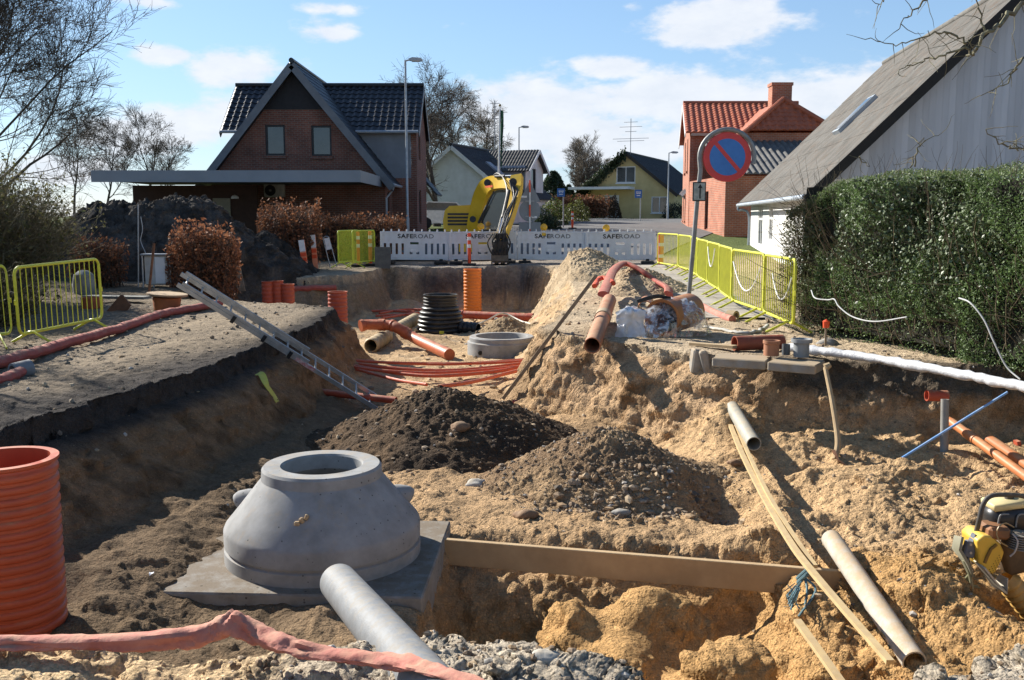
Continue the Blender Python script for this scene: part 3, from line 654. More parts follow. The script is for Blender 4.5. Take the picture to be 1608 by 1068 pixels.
def window(O, ux, uy, rect, parent, mf, mg, fw=.07, inset=.09, bars=(), sill=None, name='window'):
    O = Vector(O); ux = Vector(ux).normalized(); uy = Vector(uy).normalized(); nz = ux.cross(uy); a, b, c, d = rect
    M = Matrix((ux, uy, nz)).transposed().to_4x4(); M.translation = O - nz * inset
    mb = MB(); mb.M = M; t = .06
    mb.box(((a + fw / 2), (b + d) / 2, 0), (fw, d - b, t)); mb.box((c - fw / 2, (b + d) / 2, 0), (fw, d - b, t))
    mb.box(((a + c) / 2, b + fw / 2, 0), (c - a - 2 * fw, fw, t)); mb.box(((a + c) / 2, d - fw / 2, 0), (c - a - 2 * fw, fw, t))
    for kind, pos in bars:
        if kind == 'v': mb.box((a + (c - a) * pos, (b + d) / 2, .004), (fw * .7, d - b - 2 * fw, t * .8))
        else: mb.box(((a + c) / 2, b + (d - b) * pos, 0.002), (c - a - 2 * fw, fw * .8, t * .8))
    w = mb.build(name, mf, parent, smooth=False)
    g = MB(); g.M = M; g.box(((a + c) / 2, (b + d) / 2, -.03), (c - a - 2 * fw + .01, d - b - 2 * fw + .01, .012)); g.build('pane', mg, w, smooth=False)
    if sill is not None:
        s = MB(); s.M = M; s.box(((a + c) / 2, b - .05, inset + .03), (c - a + .1, .08, .12)); s.build('sill', sill, w, smooth=False)
    return w
def roof_sheet(mb, O, u, v, nu, nv, kind='tile', pitch=.30, course=.34, amp=.035, clip=None, th=.05):
    """profiled roofing: u along the eave, v up the slope (full vectors)"""
    O = Vector(O); u = Vector(u); v = Vector(v); n = u.cross(v).normalized(); Lu, Lv = u.length, v.length
    if n.z < 0: n = -n
    rows = max(1, int(Lv / course)); cols = max(2, int(Lu / pitch)); per = 6
    us = np.linspace(0, 1, cols * per + 1)
    if kind == 'tile':
        ph = (us * cols) % 1.0; prof = amp * np.where(ph < .62, np.sin(ph / .62 * math.pi), -.35 * np.sin((ph - .62) / .38 * math.pi))
        vv = []; off = []
        for k in range(rows): vv += [k / rows, (k + .999) / rows]; off += [.028, 0.0]
    else:
        prof = amp * np.sin(us * cols * 2 * math.pi); vv = []; off = []
        for k in range(rows): vv += [k / rows, (k + .999) / rows]; off += [.014, 0.0]
    vs = []; fs = []; w = len(us)
    for b_, o_ in zip(vv, off):
        for a_, p_ in zip(us, prof):
            vs.append(O + u * float(a_) + v * b_ + n * (float(p_) + o_))
    for r in range(len(vv) - 1):
        for c in range(w - 1): fs.append((r * w + c, r * w + c + 1, (r + 1) * w + c + 1, (r + 1) * w + c))
    o = len(vs); vs += [O - n * th, O + u - n * th, O + u + v - n * th, O + v - n * th]
    fs.append((o, o + 3, o + 2, o + 1))
    # close the edges down to the under side
    fs.append(tuple(range(0, w)) + (o + 1, o)); fs.append(tuple(range((len(vv) - 1) * w + w - 1, (len(vv) - 1) * w - 1, -1)) + (o + 3, o + 2))
    fs.append((o, ) + tuple(r * w for r in range(len(vv))) + (o + 3,)); fs.append(tuple(r * w + w - 1 for r in range(len(vv)))[::-1] + (o + 1, o + 2)[::1])
    return mb.add(vs, fs)
X_, Y_, Z_ = Vector((1, 0, 0)), Vector((0, 1, 0)), Vector((0, 0, 1))

# ------------------------------------------------------------------ brick house on the left
def left_house():
    Yg = 42.0; g0 = .25; ap = at(462, 99, Yg)
    t = thing('brick_house', 'dark red brick house with a steep black tiled roof and a tall front gable', 'house', (ap.x, Yg, g0))
    xr = -5.28; eaveR = 3.2; sl = (ap.z - eaveR) / (xr - ap.x); xl = ap.x - (xr - ap.x); zt = at(462, 172, Yg).z
    wr = xr - .25; wl = xl + .25                                   # wall lines
    def zroof(x): return ap.z - .28 - sl * abs(x - ap.x)
    wx = (ap.z - .28 - zt) / sl
    holes = []
    for (x0, x1, y0, y1) in ((417.5, 447, 196, 244), (489.5, 520, 197, 245)):
        a = at(x0, y1, Yg); b = at(x1, y0, Yg); holes.append((a.x, a.z, b.x, b.z))
    # gable: brick below, dark boards on top
    out = [(wl, g0), (wr, g0), (wr, zroof(wr)), (ap.x + wx, zt), (ap.x - wx, zt), (wl, zroof(wl))]
    panel('wall', (0, Yg, 0), X_, Z_, out, holes, M_brick_l, t)
    gb = MB(); gb.prism([(ap.x - wx, zt), (ap.x + wx, zt), (ap.x, zroof(ap.x))], (0, Yg - .03, 0), X_, Z_, (0, .2, 0)); gb.build('gable_cladding', mat('black_boards', (.022, .022, .025), rough=.7), t, smooth=False)
    for i, h in enumerate(holes):
        w = window((0, Yg, 0), X_, Z_, h, t, M_black, M_glass, .08, .07)
        if i == 0:
            s = MB(); n = 9
            for k in range(n): s.box((h[0] + .1 + (h[2] - h[0] - .2) * (k + .5) / n, Yg + .13, (h[1] + h[3]) / 2), ((h[2] - h[0] - .2) / n * .62, .01, h[3] - h[1] - .2))
            s.build('blind', mat('pale_blind', (.62, .62, .58), rough=.7), w, smooth=False)
        s = MB(); s.box(((h[0] + h[2]) / 2, Yg - .04, h[1] - .07), (h[2] - h[0] + .1, .14, .12)); s.build('sill', M_brick_l, w, smooth=False)
    # side wall to the right with the projecting cross gable
    Yb = 53.0; Yc0, Yc1, Ym = 44.2, 49.8, 47.0; xc = at(662, 250, Ym).x; zc = at(668, 135, Ym).z; ze = at(650, 206, Yc0).z
    panel('wall', (wr, Yg + .25, 0), Y_, Z_, [(0, g0), (Yb - Yg - .25, g0), (Yb - Yg - .25, 3.3), (0, 3.3)], [(.55, g0 + .5, 1.35, 2.75)], M_brick_l, t)
    window((wr, Yg + .25, 0), Y_, Z_, (.55, g0 + .5, 1.35, 2.75), t, M_black, M_glass)
    zin = zc - .25
    panel('cross_gable', (xc, Yc0 + .35, 0), Y_, Z_, [(0, g0), (Yc1 - Yc0 - .7, g0), (Yc1 - Yc0 - .7, ze), (Ym - Yc0 - .35, zin), (0, ze)], [(1.0, 1.3, 2.0, 2.9), (1.0, 4.3, 1.9, 5.7)], M_brick_l, t)
    for r in ((1.0, 1.3, 2.0, 2.9), (1.0, 4.3, 1.9, 5.7)): window((xc, Yc0 + .35, 0), Y_, Z_, r, t, M_black, M_curt)
    mb = MB(); mb.box(((xc - .2 + ap.x) / 2, Yc0 + .42, (g0 + 3.6) / 2), (xc - .2 - ap.x, .15, 3.6 - g0)); mb.build('return_wall', M_brick_l, t, smooth=False)
    ck = MB(); ck.box(((xc - .26 + ap.x) / 2, Yc0 + .36, 4.5), (xc - .26 - ap.x, .06, 2.2)); ck.build('dormer_cheek', mat('slate_blue_zinc', (.19, .21, .24), (.15, .165, .19), scale=1.5, rough=.55), t, smooth=False)
    # roofs
    ov = .55; L = Yb - Yg + ov
    rf = MB(); dxr = xr - ap.x + .15
    roof_sheet(rf, (ap.x + dxr, Yg - ov, ap.z - sl * dxr), (0, L, 0), (-dxr, 0, sl * dxr), 0, 0)
    roof_sheet(rf, (ap.x - dxr, Yg - ov, ap.z - sl * dxr), (0, L, 0), (dxr, 0, sl * dxr), 0, 0)
    rf.tube([(ap.x, Yg - ov - .02, ap.z + .03), (ap.x, Yb, ap.z + .03)], .11, 10)
    ro = rf.build('roof', M_tile_b, t, sharp=R(50))
    cr = MB(); xa = at(346, 200, Yc0).x; xb = at(657, 206, Yc0).x; vz = zc - ze; vy = Ym - Yc0
    roof_sheet(cr, (xa, Yc0, ze), (xb - xa, 0, 0), (0, vy, vz), 0, 0, pitch=.3, course=.36, amp=.045)
    roof_sheet(cr, (xa, 2 * Ym - Yc0, ze), (xb - xa, 0, 0), (0, -vy, vz), 0, 0)
    cr.tube([(xa - .02, Ym, zc + .03), (xb + .02, Ym, zc + .03)], .11, 10)
    cr.build('cross_roof', M_tile_b, t, sharp=R(50))
    # zinc verge boards
    for sg in (-1, 1):
        for p_, q_, h_ in (((ap.x, Yg - ov - .03, ap.z - .17), (ap.x + sg * dxr, Yg - ov - .03, ap.z - .17 - sl * dxr), .30), ((xb + .03, Ym, zc - .17), (xb + .03, Ym + sg * vy, ze - .17), .26), ((xa - .03, Ym, zc - .17), (xa - .03, Ym + sg * vy, ze - .17), .26)):
            vg = MB(); vg.beam(p_, q_, .03, h_); vg.build('verge_board', M_verge, t, smooth=False)
    sf = MB()
    for sg in (-1, 1): sf.beam((ap.x + sg * .02, Yg - ov / 2, ap.z - .28), (ap.x + sg * dxr, Yg - ov / 2, ap.z - .28 - sl * dxr), ov, .04)
    sf.build('soffit', M_black, t, smooth=False)
    gt = MB(); zz = ap.z - sl * dxr - .02
    gt.tube([(ap.x + dxr + .04, Yg - ov, zz), (ap.x + dxr + .04, Yc0 + .2, zz)], .07, 8); gt.tube([(xa, Yc0 - .06, ze - .03), (xb, Yc0 - .06, ze - .03)], .07, 8)
    gt.tube([(ap.x + dxr + .02, Yg + .1, zz), (ap.x + dxr - .1, Yg + .1, zz - .25), (wr + .08, Yg - .1, zz - .55), (wr + .08, Yg - .1, g0)], .045, 8)
    gt.build('gutter', M_zinc, t)
    # porch roof behind the cross gable
    pr = MB(); roof_sheet(pr, (xc + .55, Yc1 - .3, 2.75), (0, 3.2, 0), (-1.1, 0, 1.3), 0, 0); pr.build('porch_roof', M_tile_b, t)
    # carport with a flat roof
    Yf = 36.0; z1 = at(300, 267.5, Yf).z; z0 = at(300, 286, Yf).z; xL = at(143, 280, Yf).x; xR = at(566, 270, Yf).x
    c = thing('carport', 'flat roofed brown brick annexe with a pale metal roof edge', 'carport', ((xL + xR) / 2, Yf, .2))
    fa = MB(); fa.box(((xL + xR) / 2, Yf + .02, (z0 + z1) / 2), (xR - xL, .04, z1 - z0)); fa.box((xR - .02, (Yf + Yg) / 2, (z0 + z1) / 2), (.04, Yg - Yf - .1, z1 - z0)); fa.build('fascia', mat('pale_metal_edge', (.23, .26, .295), (.19, .215, .245), scale=.6, rough=.45), c, smooth=False)
    rf = MB(); rf.box(((xL + xR) / 2 - .02, (Yf + Yg) / 2, (z0 + z1) / 2 + .03), (xR - xL - .1, Yg - Yf - .2, z1 - z0 - .12)); rf.build('roof', mat('roofing_felt', (.09, .085, .08), rough=.9), c, smooth=False)
    xw = at(404, 300, 40).x
    mb = MB(); mb.box(((xL + xw) / 2, 40.0, (.1 + z0) / 2), (xw - xL, .25, z0 - .1)); mb.build('wall', mat('dark_brown_boards', (.06, .032, .022), (.045, .025, .018), rough=.85), c, smooth=False)
    d = MB(); p = at(347, 300, 39.8); d.box((p.x, 39.83, 1.35), (.72, .06, 2.1), bev=.01); dd = d.build('door', mat('beige_door', (.25, .23, .17), (.2, .185, .14), rough=.7), c, smooth=False)
    h = MB(); h.tube([(p.x + .28, 39.79, 1.4), (p.x + .28, 39.74, 1.4), (p.x + .18, 39.74, 1.4)], .015, 6); h.build('handle', M_zinc, dd)
    p = at(429, 299, 41.4)
    hp = thing('heat_pump', 'pale grey heat pump unit on the brick gable under the flat roof', 'heat pump', (p.x, 41.6, p.z - .28))
    b = MB(); b.box((p.x, 41.66, p.z), (.85, .34, .56), bev=.03); b.build('casing', mat('cream_metal', (.42, .40, .36), rough=.5), hp, smooth=False)
    f = MB(); f.lathe([(.06, 0), (.22, .0), (.235, .02), (.22, .03)], 24, Matrix.Translation((p.x - .14, 41.46, p.z)) @ Matrix.Rotation(R(90), 4, 'X')); 
    for k in range(5): f.tube([(p.x - .14 + .045 * (k + 1) * math.cos(a), 41.455, p.z + .045 * (k + 1) * math.sin(a)) for a in np.linspace(0, 2 * math.pi, 24, endpoint=False)], .005, 4, closed=True)
    f.build('fan_grille', M_black, hp)
    p = at(369, 312, 39.75); l = thing('wall_lamp', 'small white dome lamp on the annexe wall right of the beige door', 'lamp', (p.x, 39.87, p.z))
    b = MB(); b.lathe([(.16, 0), (.15, .06), (.1, .12), (.0, .15)], 16, Matrix.Translation((p.x, 39.74, p.z))); b.build('shade', M_white, l)
    b = MB(); b.beam((p.x, 39.88, p.z + .1), (p.x, 39.76, p.z + .1), .04, .04); b.build('bracket', M_black, l)
left_house()

# ------------------------------------------------------------------ generic gabled house; local x across the gable, y along the ridge
def gable_house(name, label, O, rot, W, L, eave, ridge, mw, mr, kind='corr', holes_front=(), holes_side=(), ov=.35, mgable=None, mf=None, amp=.03, pitch=.18, door=None, holes_left=(), verge=None):
    t = thing(name, label, 'house', O, rot); Mx = ROOTM[t.name]; r3 = Mx.to_3x3(); mf = mf or M_white
    P = lambda x, y, z: Mx @ Vector((x, y, z)); ux = r3 @ X_; uy = r3 @ Y_; h = W / 2; sl = (ridge - eave) / h
    if mgable is None: panel('wall', P(0, 0, 0), ux, Z_, [(-h, -.6), (h, -.6), (h, eave), (0, ridge - .05), (-h, eave)], list(holes_front), mw, t)
    else:
        panel('wall', P(0, 0, 0), ux, Z_, [(-h, -.6), (h, -.6), (h, eave), (-h, eave)], [q for q in holes_front if q[3] < eave], mw, t)
        panel('gable', P(0, -.01, 0), ux, Z_, [(-h, eave), (h, eave), (0, ridge - .05)], [q for q in holes_front if q[3] >= eave], mgable, t)
    panel('wall', P(0, L, 0), -ux, Z_, [(-h, -.6), (h, -.6), (h, eave), (0, ridge - .05), (-h, eave)], [], mw, t)
    panel('wall', P(h, .25, 0), uy, Z_, [(0, -.6), (L - .5, -.6), (L - .5, eave), (0, eave)], list(holes_side), mw, t)
    panel('wall', P(-h, L - .25, 0), -uy, Z_, [(0, -.6), (L - .5, -.6), (L - .5, eave), (0, eave)], list(holes_left), mw, t)
    for q in holes_front: window(P(0, 0, 0), ux, Z_, q, t, mf, M_glass, .08, .07, bars=(('v', .5),) if q[2] - q[0] > 1.1 else (), sill=M_white)
    for q in holes_side: window(P(h, .25, 0), uy, Z_, q, t, mf, M_glass, .08, .07, bars=(('v', .5),) if q[2] - q[0] > 1.1 else ())
    for q in holes_left: window(P(-h, L - .25, 0), -uy, Z_, q, t, mf, M_glass, .09, .05, bars=(('v', .5), ('h', .62)))
    rf = MB(); k = h + ov
    for sg in (1, -1):
        roof_sheet(rf, P(sg * k, -ov, ridge + .05 - sl * k), uy * (L + 2 * ov), P(0, 0, ridge + .05) - P(sg * k, 0, ridge + .05 - sl * k), 0, 0, kind=kind, amp=amp, pitch=pitch, course=.34 if kind == 'tile' else 1.1)
    rf.tube([P(0, -ov, ridge + .07), P(0, L + ov, ridge + .07)], .1, 8)
    rf.build('roof', mr, t, sharp=R(50))
    vg = MB()
    for sg in (1, -1):
        vg.beam(P(0, -ov - .02, ridge - .1), P(sg * k, -ov - .02, ridge - .1 - sl * k), .03, .24)
    vg.build('verge_board', verge or M_white, t, smooth=False)
    return t, P, ux, uy

# right foreground house, grey boarded gable
def right_house():
    n0 = at(1290, 284, 25.5); f0 = at(1180, 308, 40.5); d = Vector((f0.x - n0.x, f0.y - n0.y, 0)); L = d.length; d.normalize(); rot = math.atan2(-d.x, d.y)
    W = 10.4; ax = Vector((math.cos(rot), math.sin(rot), 0)); O = Vector((n0.x, n0.y, 0)) + ax * (W / 2)
    mb = boards_mat('grey_boards', (.40, .425, .465), .16)
    eave = 2.62
    t, P, ux, uy = gable_house('grey_house', 'white house with grey boarded gable and big mossy grey roof behind the green hedge', (O.x, O.y, 0), rot, W, L, eave, eave + W / 2 * 1.0, M_render_w,
        mat('mossy_grey_roof', (.165, .157, .142), (.105, .098, .088), scale=1.6, rough=.95, bump=.012, bscale=14, dust=.25, dust_col=(.19, .12, .075)), holes_front=((.2, 4.15, 1.35, 5.5),), mgable=mb, amp=.012, pitch=.09,
        holes_left=((2.2, .5, 3.5, 2.2), (5.2, .75, 6.2, 2.1)), ov=.45, verge=mat('black_verge', (.018, .017, .016), rough=.8))
    # deep dark soffit below the verge, seen from the street
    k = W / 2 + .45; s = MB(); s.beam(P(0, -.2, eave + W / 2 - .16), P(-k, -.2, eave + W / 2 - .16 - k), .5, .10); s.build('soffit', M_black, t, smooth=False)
    g = MB(); g.tube([P(-k - .05, -.45, eave - .47), P(-k - .05, L + .45, eave - .5)], .075, 10)
    a = P(-k - .05, L + .2, eave - .5); b = P(-W / 2 - .08, L - .1, eave - 1.0)
    g.tube(spline([a, a - Vector((0, 0, .2)), (a + b) / 2 + Vector((0, 0, .05)), b, Vector((b.x, b.y, .05))], 4), .05, 8); g.build('gutter', M_zinc, t)
    sk = MB(); c = P(-2.55, 6.2, eave + W / 2 - 2.55 + .16); q = P(-3.65, 6.2, eave + W / 2 - 3.65 + .16); sk.beam(c, q, .95, .14, up=(0, 0, 1)); w = sk.build('skylight', M_zinc, t, smooth=False)
    pn = MB(); dn = (c - q).normalized(); up = Vector((0, 0, 1)); nn = (up - dn * up.dot(dn)).normalized(); pn.beam(c - dn * .1 + nn * .075, q + dn * .1 + nn * .075, .78, .012); pn.build('pane', M_glass, w, smooth=False)
right_house()

# red brick house on the right
def red_house():
    zg = .6
    t = thing('brick_house', 'orange red brick house with red clay tiles and a lower grey roofed wing', 'house', (13, 47, zg))
    # lower wing facing us
    Yw = 45.0; a = at(1139, 300, Yw); xl = a.x; xr = 22.0; zt = at(1160, 276, Yw).z
    panel('wall', (0, Yw, 0), X_, Z_, [(xl, zg - .4), (xr, zg - .4), (xr, zt), (xl, zt)], [], M_brick_r, t)
    # street side of the wing and of the main house (faces left)
    Ym = 52.5; Ye = 62.0; fx = at(1083, 250, Ym).x; fx2 = at(1064, 300, Ye).x
    dv = Vector((fx - xl, Ym - Yw - .02, 0)); Lw = dv.length
    panel('wall', (fx + .02, Ym, 0), (Vector((xl, Yw + .02, 0)) - Vector((fx + .02, Ym, 0))), Z_, [(0, zg - .4), (Lw, zg - .4), (Lw, zt), (0, zt)], [(1.3, 1.0, 2.0, 2.9), (3.6, 1.0, 4.3, 2.9)], M_brick_r, t)
    uw = (Vector((xl, Yw + .02, 0)) - Vector((fx + .02, Ym, 0)))
    for q in ((1.3, 1.0, 2.0, 2.9), (3.6, 1.0, 4.3, 2.9)): window((fx + .02, Ym, 0), uw, Z_, q, t, mat('brown_frame', (.12, .05, .03)), M_glass, .06, .12)
    # main block: ridge runs across, its gable faces the street
    zr = at(1087, 165, Ym + 4).z; ze = at(1090, 205, Ym).z; yr = Ym + 4.2; yb = Ym + 8.4; fl = Vector((.135, 1, 0)).normalized(); gx = lambda y: fx - .25 + (y - Ym) * .135
    dirr = -fl
    panel('gable', (fx + fl.x * 8.4, Ym + fl.y * 8.4, 0), dirr, Z_, [(0, zg - .4), (8.4, zg - .4), (8.4, ze), (4.2, zr - .15), (0, ze)], [(1.2, 1.4, 2.2, 3.2), (3.6, 1.4, 4.7, 3.2), (5.2, 4.2, 6.3, 6.0), (2.4, 4.2, 3.5, 6.0)], M_brick_r, t)
    for q in ((1.2, 1.4, 2.2, 3.2), (3.6, 1.4, 4.7, 3.2), (5.2, 4.2, 6.3, 6.0), (2.4, 4.2, 3.5, 6.0)): window((fx + fl.x * 8.4, Ym + fl.y * 8.4, 0), dirr, Z_, q, t, M_white, M_glass, .08, .1, bars=(('v', .5), ('h', .66)), sill=M_brick_r)
    xe = 16.2
    panel('wall', (0, Ym, 0), X_, Z_, [(fx + .03, zg), (xe, zg), (xe, ze), (fx + .03, ze)], [], M_brick_r, t)
    rf = MB(); roof_sheet(rf, (gx(Ym - .35), Ym - .35, ze - .12), (xe - fx, 0, 0), (.135 * 4.55, 4.55, zr - ze + .25), 0, 0, pitch=.32, course=.36, amp=.05)
    roof_sheet(rf, (gx(Ym + 8.75), Ym + 8.75, ze - .12), (xe - fx, 0, 0), (-.135 * 4.55, -4.55, zr - ze + .25), 0, 0, pitch=.32, course=.36, amp=.05)
    rf.tube([(gx(yr), yr, zr + .14), (xe + .4, yr, zr + .14)], .12, 10); rf.build('roof', M_tile_r, t, sharp=R(50))
    vb = MB()
    for sg in (1, -1): vb.beam((gx(yr) - .03, yr, zr - .05), (gx(yr + sg * 4.5) - .03, yr + sg * 4.5, ze - .28), .04, .22)
    vb.build('verge_board', M_white, t, smooth=False)
    ev = MB(); ev.box(((fx + xe) / 2, Ym - .28, ze - .22), (xe - fx, .1, .16)); ev.build('eave_board', mat('pale_wood', (.5, .42, .33)), t, smooth=False)
    # half hipped wing at right
    hx0 = at(1175, 222, 49).x; hx1 = at(1290, 185, 49).x; hxm = at(1243, 152, 49).x; hz = at(1243, 152, 49).z; hb = at(1240, 205, 49).z
    lf = at(1165, 217, 49); rt = at(1300, 197, 49)
    w2 = MB(); w2.prism([(lf.x + .15, zg), (rt.x + 3, zg), (rt.x + 3, hb - .1), (lf.x + .15, hb - .1)], (0, 49.1, 0), X_, Z_, (0, .25, 0)); w2.build('wall', M_brick_r, t, smooth=False)
    h = MB(); q = at(1188, 202, 48.6)
    # hip face towards us, as tiles clipped to a triangle
    base0 = at(1176, 204, 48.8); base1 = Vector((2 * hxm - base0.x, 48.8, base0.z)); top = Vector((hxm, 50.4, hz))
    nrow = 7
    for k in range(nrow):
        f0, f1 = k / nrow, (k + 1) / nrow
        l0 = base0.lerp(top, f0); r0 = base1.lerp(top, f0); l1 = base0.lerp(top, f1); wv = r0 - l0
        roof_sheet(h, l0, wv, Vector((0, l1.y - l0.y, l1.z - l0.z)), 0, 0, pitch=.32, course=.4, amp=.05) if wv.length > .4 else None
    h.build('hip_roof', M_tile_r, t, sharp=R(50))
    s = MB()
    for e in (base0, base1):
        dx = e.x - hxm; far = Vector((e.x, 58, e.z)); s.add([top + Vector((0, 0, .03)), e + Vector((0, 0, .03)), Vector((e.x + dx * .35, 49.0, e.z - .35 * abs(hz - e.z))), Vector((e.x + dx * .35, 58, e.z - .35 * abs(hz - e.z))), Vector((hxm, 58, hz))], [(0, 1, 2, 3, 4)])
        s.tube([top + Vector((0, 0, .08)), e + Vector((0, -.05, .06)), Vector((e.x + dx * .35, 49.0, e.z - .35 * abs(hz - e.z) + .06))], .13, 8)
    s.build('hip_side', M_tile_r, t, smooth=False)
    ch = MB(); c = at(1228, 150, 52); ch.box((c.x, 52.4, c.z - .2), (1.05, .8, 1.5)); ch.box((c.x, 52.4, c.z + .6), (1.15, .9, .16)); ch.build('chimney', M_brick_r, t, smooth=False)
    # grey corrugated roof of the lower wing
    lo = MB(); zl = at(1180, 272, Yw - .3).z; zh = at(1200, 221, Yw + 4).z
    roof_sheet(lo, (xl - .3, Yw - .35, zl), (xr - xl, 0, 0), (0, 4.4, zh - zl), 0, 0, kind='corr', pitch=.30, course=1.2, amp=.05); lo.build('wing_roof', M_corr, t, sharp=R(60))
red_house()

# grey garage in front of the red house's far side
def far_right():
    e = at(1046, 304, 62); k = at(1073, 360, 56)
    t, P, ux, uy = gable_house('small_house', 'pale blue grey house with grey roof, its eave beside the red brick house', (13.3, 56.5, 1.0), R(-16), 6.0, 8, 2.3, 4.7, M_bluew, M_corr, amp=.02)
    g = MB(); g.tube([P(-3.4, -.3, 1.96), P(-3.4, 8.3, 1.96)], .07, 8); g.tube([P(-3.4, -.2, 1.96), P(-3.05, .1, 1.6), P(-3.05, .1, 0)], .05, 8); g.build('gutter', M_zinc, t)
    # yellow house
    a = at(985, 241, 84)
    t, P, ux, uy = gable_house('yellow_house', 'ochre yellow house with ivy on its left verge and a dark roof', (a.x, 84, 1.45), R(-22), 8.4, 15, 2.3, a.z - 1.45, M_yellow_r, M_darkroof, holes_front=((-.95, 3.1, .75, 4.5), (2.2, .5, 3.6, 1.9)), verge=mat('brown_verge', (.05, .04, .03)))
    d = MB(); d.M = ROOTM[t.name]; d.box((-1.3, -.05, 1.0), (1.25, .08, 2.1)); dr = d.build('door', M_white, t, smooth=False)
    d = MB(); d.M = ROOTM[t.name]; d.box((-1.3, -.10, 1.1), (.7, .03, 1.6)); d.build('door_pane', M_glass, dr, smooth=False)
    d = MB(); d.M = ROOTM[t.name]; d.box((-2.0, -1.0, 2.62), (5.4, 2.0, .22)); d.build('porch_roof', M_white, t, smooth=False)
    d = MB(); d.M = ROOTM[t.name]; d.tube([(.15, .5, 4.5), (.15, .5, 8.6)], .03, 6)
    for z, w in ((8.3, .6), (7.9, 1.0), (7.5, .5), (6.9, 1.6), (6.7, 1.2)): d.tube([(.15 - w, .5, z), (.15 + w, .5, z)], .018, 5)
    d.build('aerial', mat('grey_metal', (.25, .25, .26), metal=.6, rough=.4), t)
    iv = leaf_obj_pending.append(('ivy', t, a))
    # white house with a dormer
    a = at(716, 229, 60)
    mw = M_render_w
    t, P, ux, uy = gable_house('white_house', 'white rendered house with dark roof and gabled dormer behind the excavator', (a.x - .2, 60, 1.05), R(-20), 7.6, 8.0, 1.9, a.z - 1.05, mw, M_darkroof, holes_front=((1.2, .5, 2.6, 1.7),), amp=.02, ov=.3)
    dz = a.z - 1.05
    for (nm, mtl, q) in (('dormer_wall', mw, 0),):
        y0, y1, xo = 3.5, 7.1, 3.55
        panel(nm, P(xo, y0, 0), uy, Z_, [(0, 0), (y1 - y0, 0), (y1 - y0, 3.7), ((y1 - y0) / 2, dz - .15), (0, 3.7)], [(1.1, 2.1, 2.1, 3.7)], mtl, t)
        window(P(xo, y0, 0), uy, Z_, (1.1, 2.1, 2.1, 3.7), t, M_black, M_glass)
        for yc_ in (y0 + .1, y1 - .1):
            c = MB(); c.M = ROOTM[t.name]; c.box((xo / 2 + .3, yc_, 3.0), (xo - .7, .2, 1.7)); c.build('dormer_cheek', M_bluew, t, smooth=False)
        rf = MB(); ym = (y0 + y1) / 2
        for yy in (y0 - .3, y1 + .3): roof_sheet(rf, P(0, yy, 3.5), P(xo + .35, yy, 3.5) - P(0, yy, 3.5), P(0, ym, dz + .02) - P(0, yy, 3.5), 0, 0, kind='corr', amp=.02, pitch=.2, course=.5)
        rf.build('dormer_roof', mat('dormer_tiles', (.09, .085, .08), rough=.8), t)
        vb = MB()
        for yy in (y0 - .3, y1 + .3): vb.beam(P(xo + .37, ym, dz - .08), P(xo + .37, yy, 3.4), .04, .2)
        vb.build('dormer_verge', M_white, t, smooth=False)
    sk = MB(); sl = (dz - 1.9) / 3.8; sk.beam(P(1.3, 2.6, dz - 1.3 * sl + .14), P(2.4, 2.6, dz - 2.4 * sl + .14), .8, .1); sk.build('skylight', M_zinc, t, smooth=False)
    d = MB(); d.M = ROOTM[t.name]; d.tube([(.4, 6.2, dz - .5), (.4, 6.2, dz + 3.4)], .03, 6)
    for z, w in ((3.2, .35), (2.6, .9), (2.2, .5), (1.0, .7)): d.tube([(.4 - w, 6.2, dz + z), (.4 + w, 6.2, dz + z)], .018, 5)
    d.build('aerial', mat('grey_metal', (.25, .25, .26)), t)
leaf_obj_pending = []
far_right()
# ------------------------------------------------------------------ plants
def tubes_mesh(name, groups, m, parent=None, colors=None, **kw):
    """groups: list of (pts (B,n,3), radii (B,n), sides)"""
    V = []; F = []; o = 0
    for pts, rad, ns in groups:
        pts = np.asarray(pts, float); rad = np.asarray(rad, float); B, n, _ = pts.shape
        t = np.gradient(pts, axis=1); t /= np.linalg.norm(t, axis=2, keepdims=True) + 1e-9
        ref = np.where(np.abs(t[:, :1, 2:3]) > .9, np.array([[[1., 0, 0]]]), np.array([[[0, 0, 1.]]])); ref = np.repeat(ref, n, 1)
        u = np.cross(t, ref); u /= np.linalg.norm(u, axis=2, keepdims=True) + 1e-9; w = np.cross(t, u)
        an = np.arange(ns) * 2 * math.pi / ns
        ring = pts[:, :, None, :] + rad[:, :, None, None] * (u[:, :, None, :] * np.cos(an)[None, None, :, None] + w[:, :, None, :] * np.sin(an)[None, None, :, None])
        V.append(ring.reshape(-1, 3))
        b = np.arange(B)[:, None, None]; i = np.arange(n - 1)[None, :, None]; k = np.arange(ns)[None, None, :]; k2 = (k + 1) % ns
        base = o + b * n * ns
        F.append(np.stack([base + i * ns + k, base + i * ns + k2, base + (i + 1) * ns + k2, base + (i + 1) * ns + k], -1).reshape(-1, 4)); o += B * n * ns
    me = fast_mesh(name, np.vstack(V), F, uv=False)
    return link(name, me, m, parent, **kw)
def grow(rs, start, dirs, lens, r0, npt, wob, up, droop=0.0):
    """batch of wandering twigs: start (B,3), dirs (B,3), lens (B,)"""
    B = len(start); P = np.zeros((B, npt, 3)); P[:, 0] = start; d = dirs / (np.linalg.norm(dirs, axis=1, keepdims=True) + 1e-9); st = (lens / (npt - 1))[:, None]
    for k in range(1, npt):
        d = d + rs.normal(0, wob, (B, 3)); d[:, 2] += up - droop * k / npt; d /= np.linalg.norm(d, axis=1, keepdims=True) + 1e-9
        P[:, k] = P[:, k - 1] + d * st
    rad = np.asarray(r0)[:, None] * np.linspace(1, .35, npt)[None, :]
    return P, rad
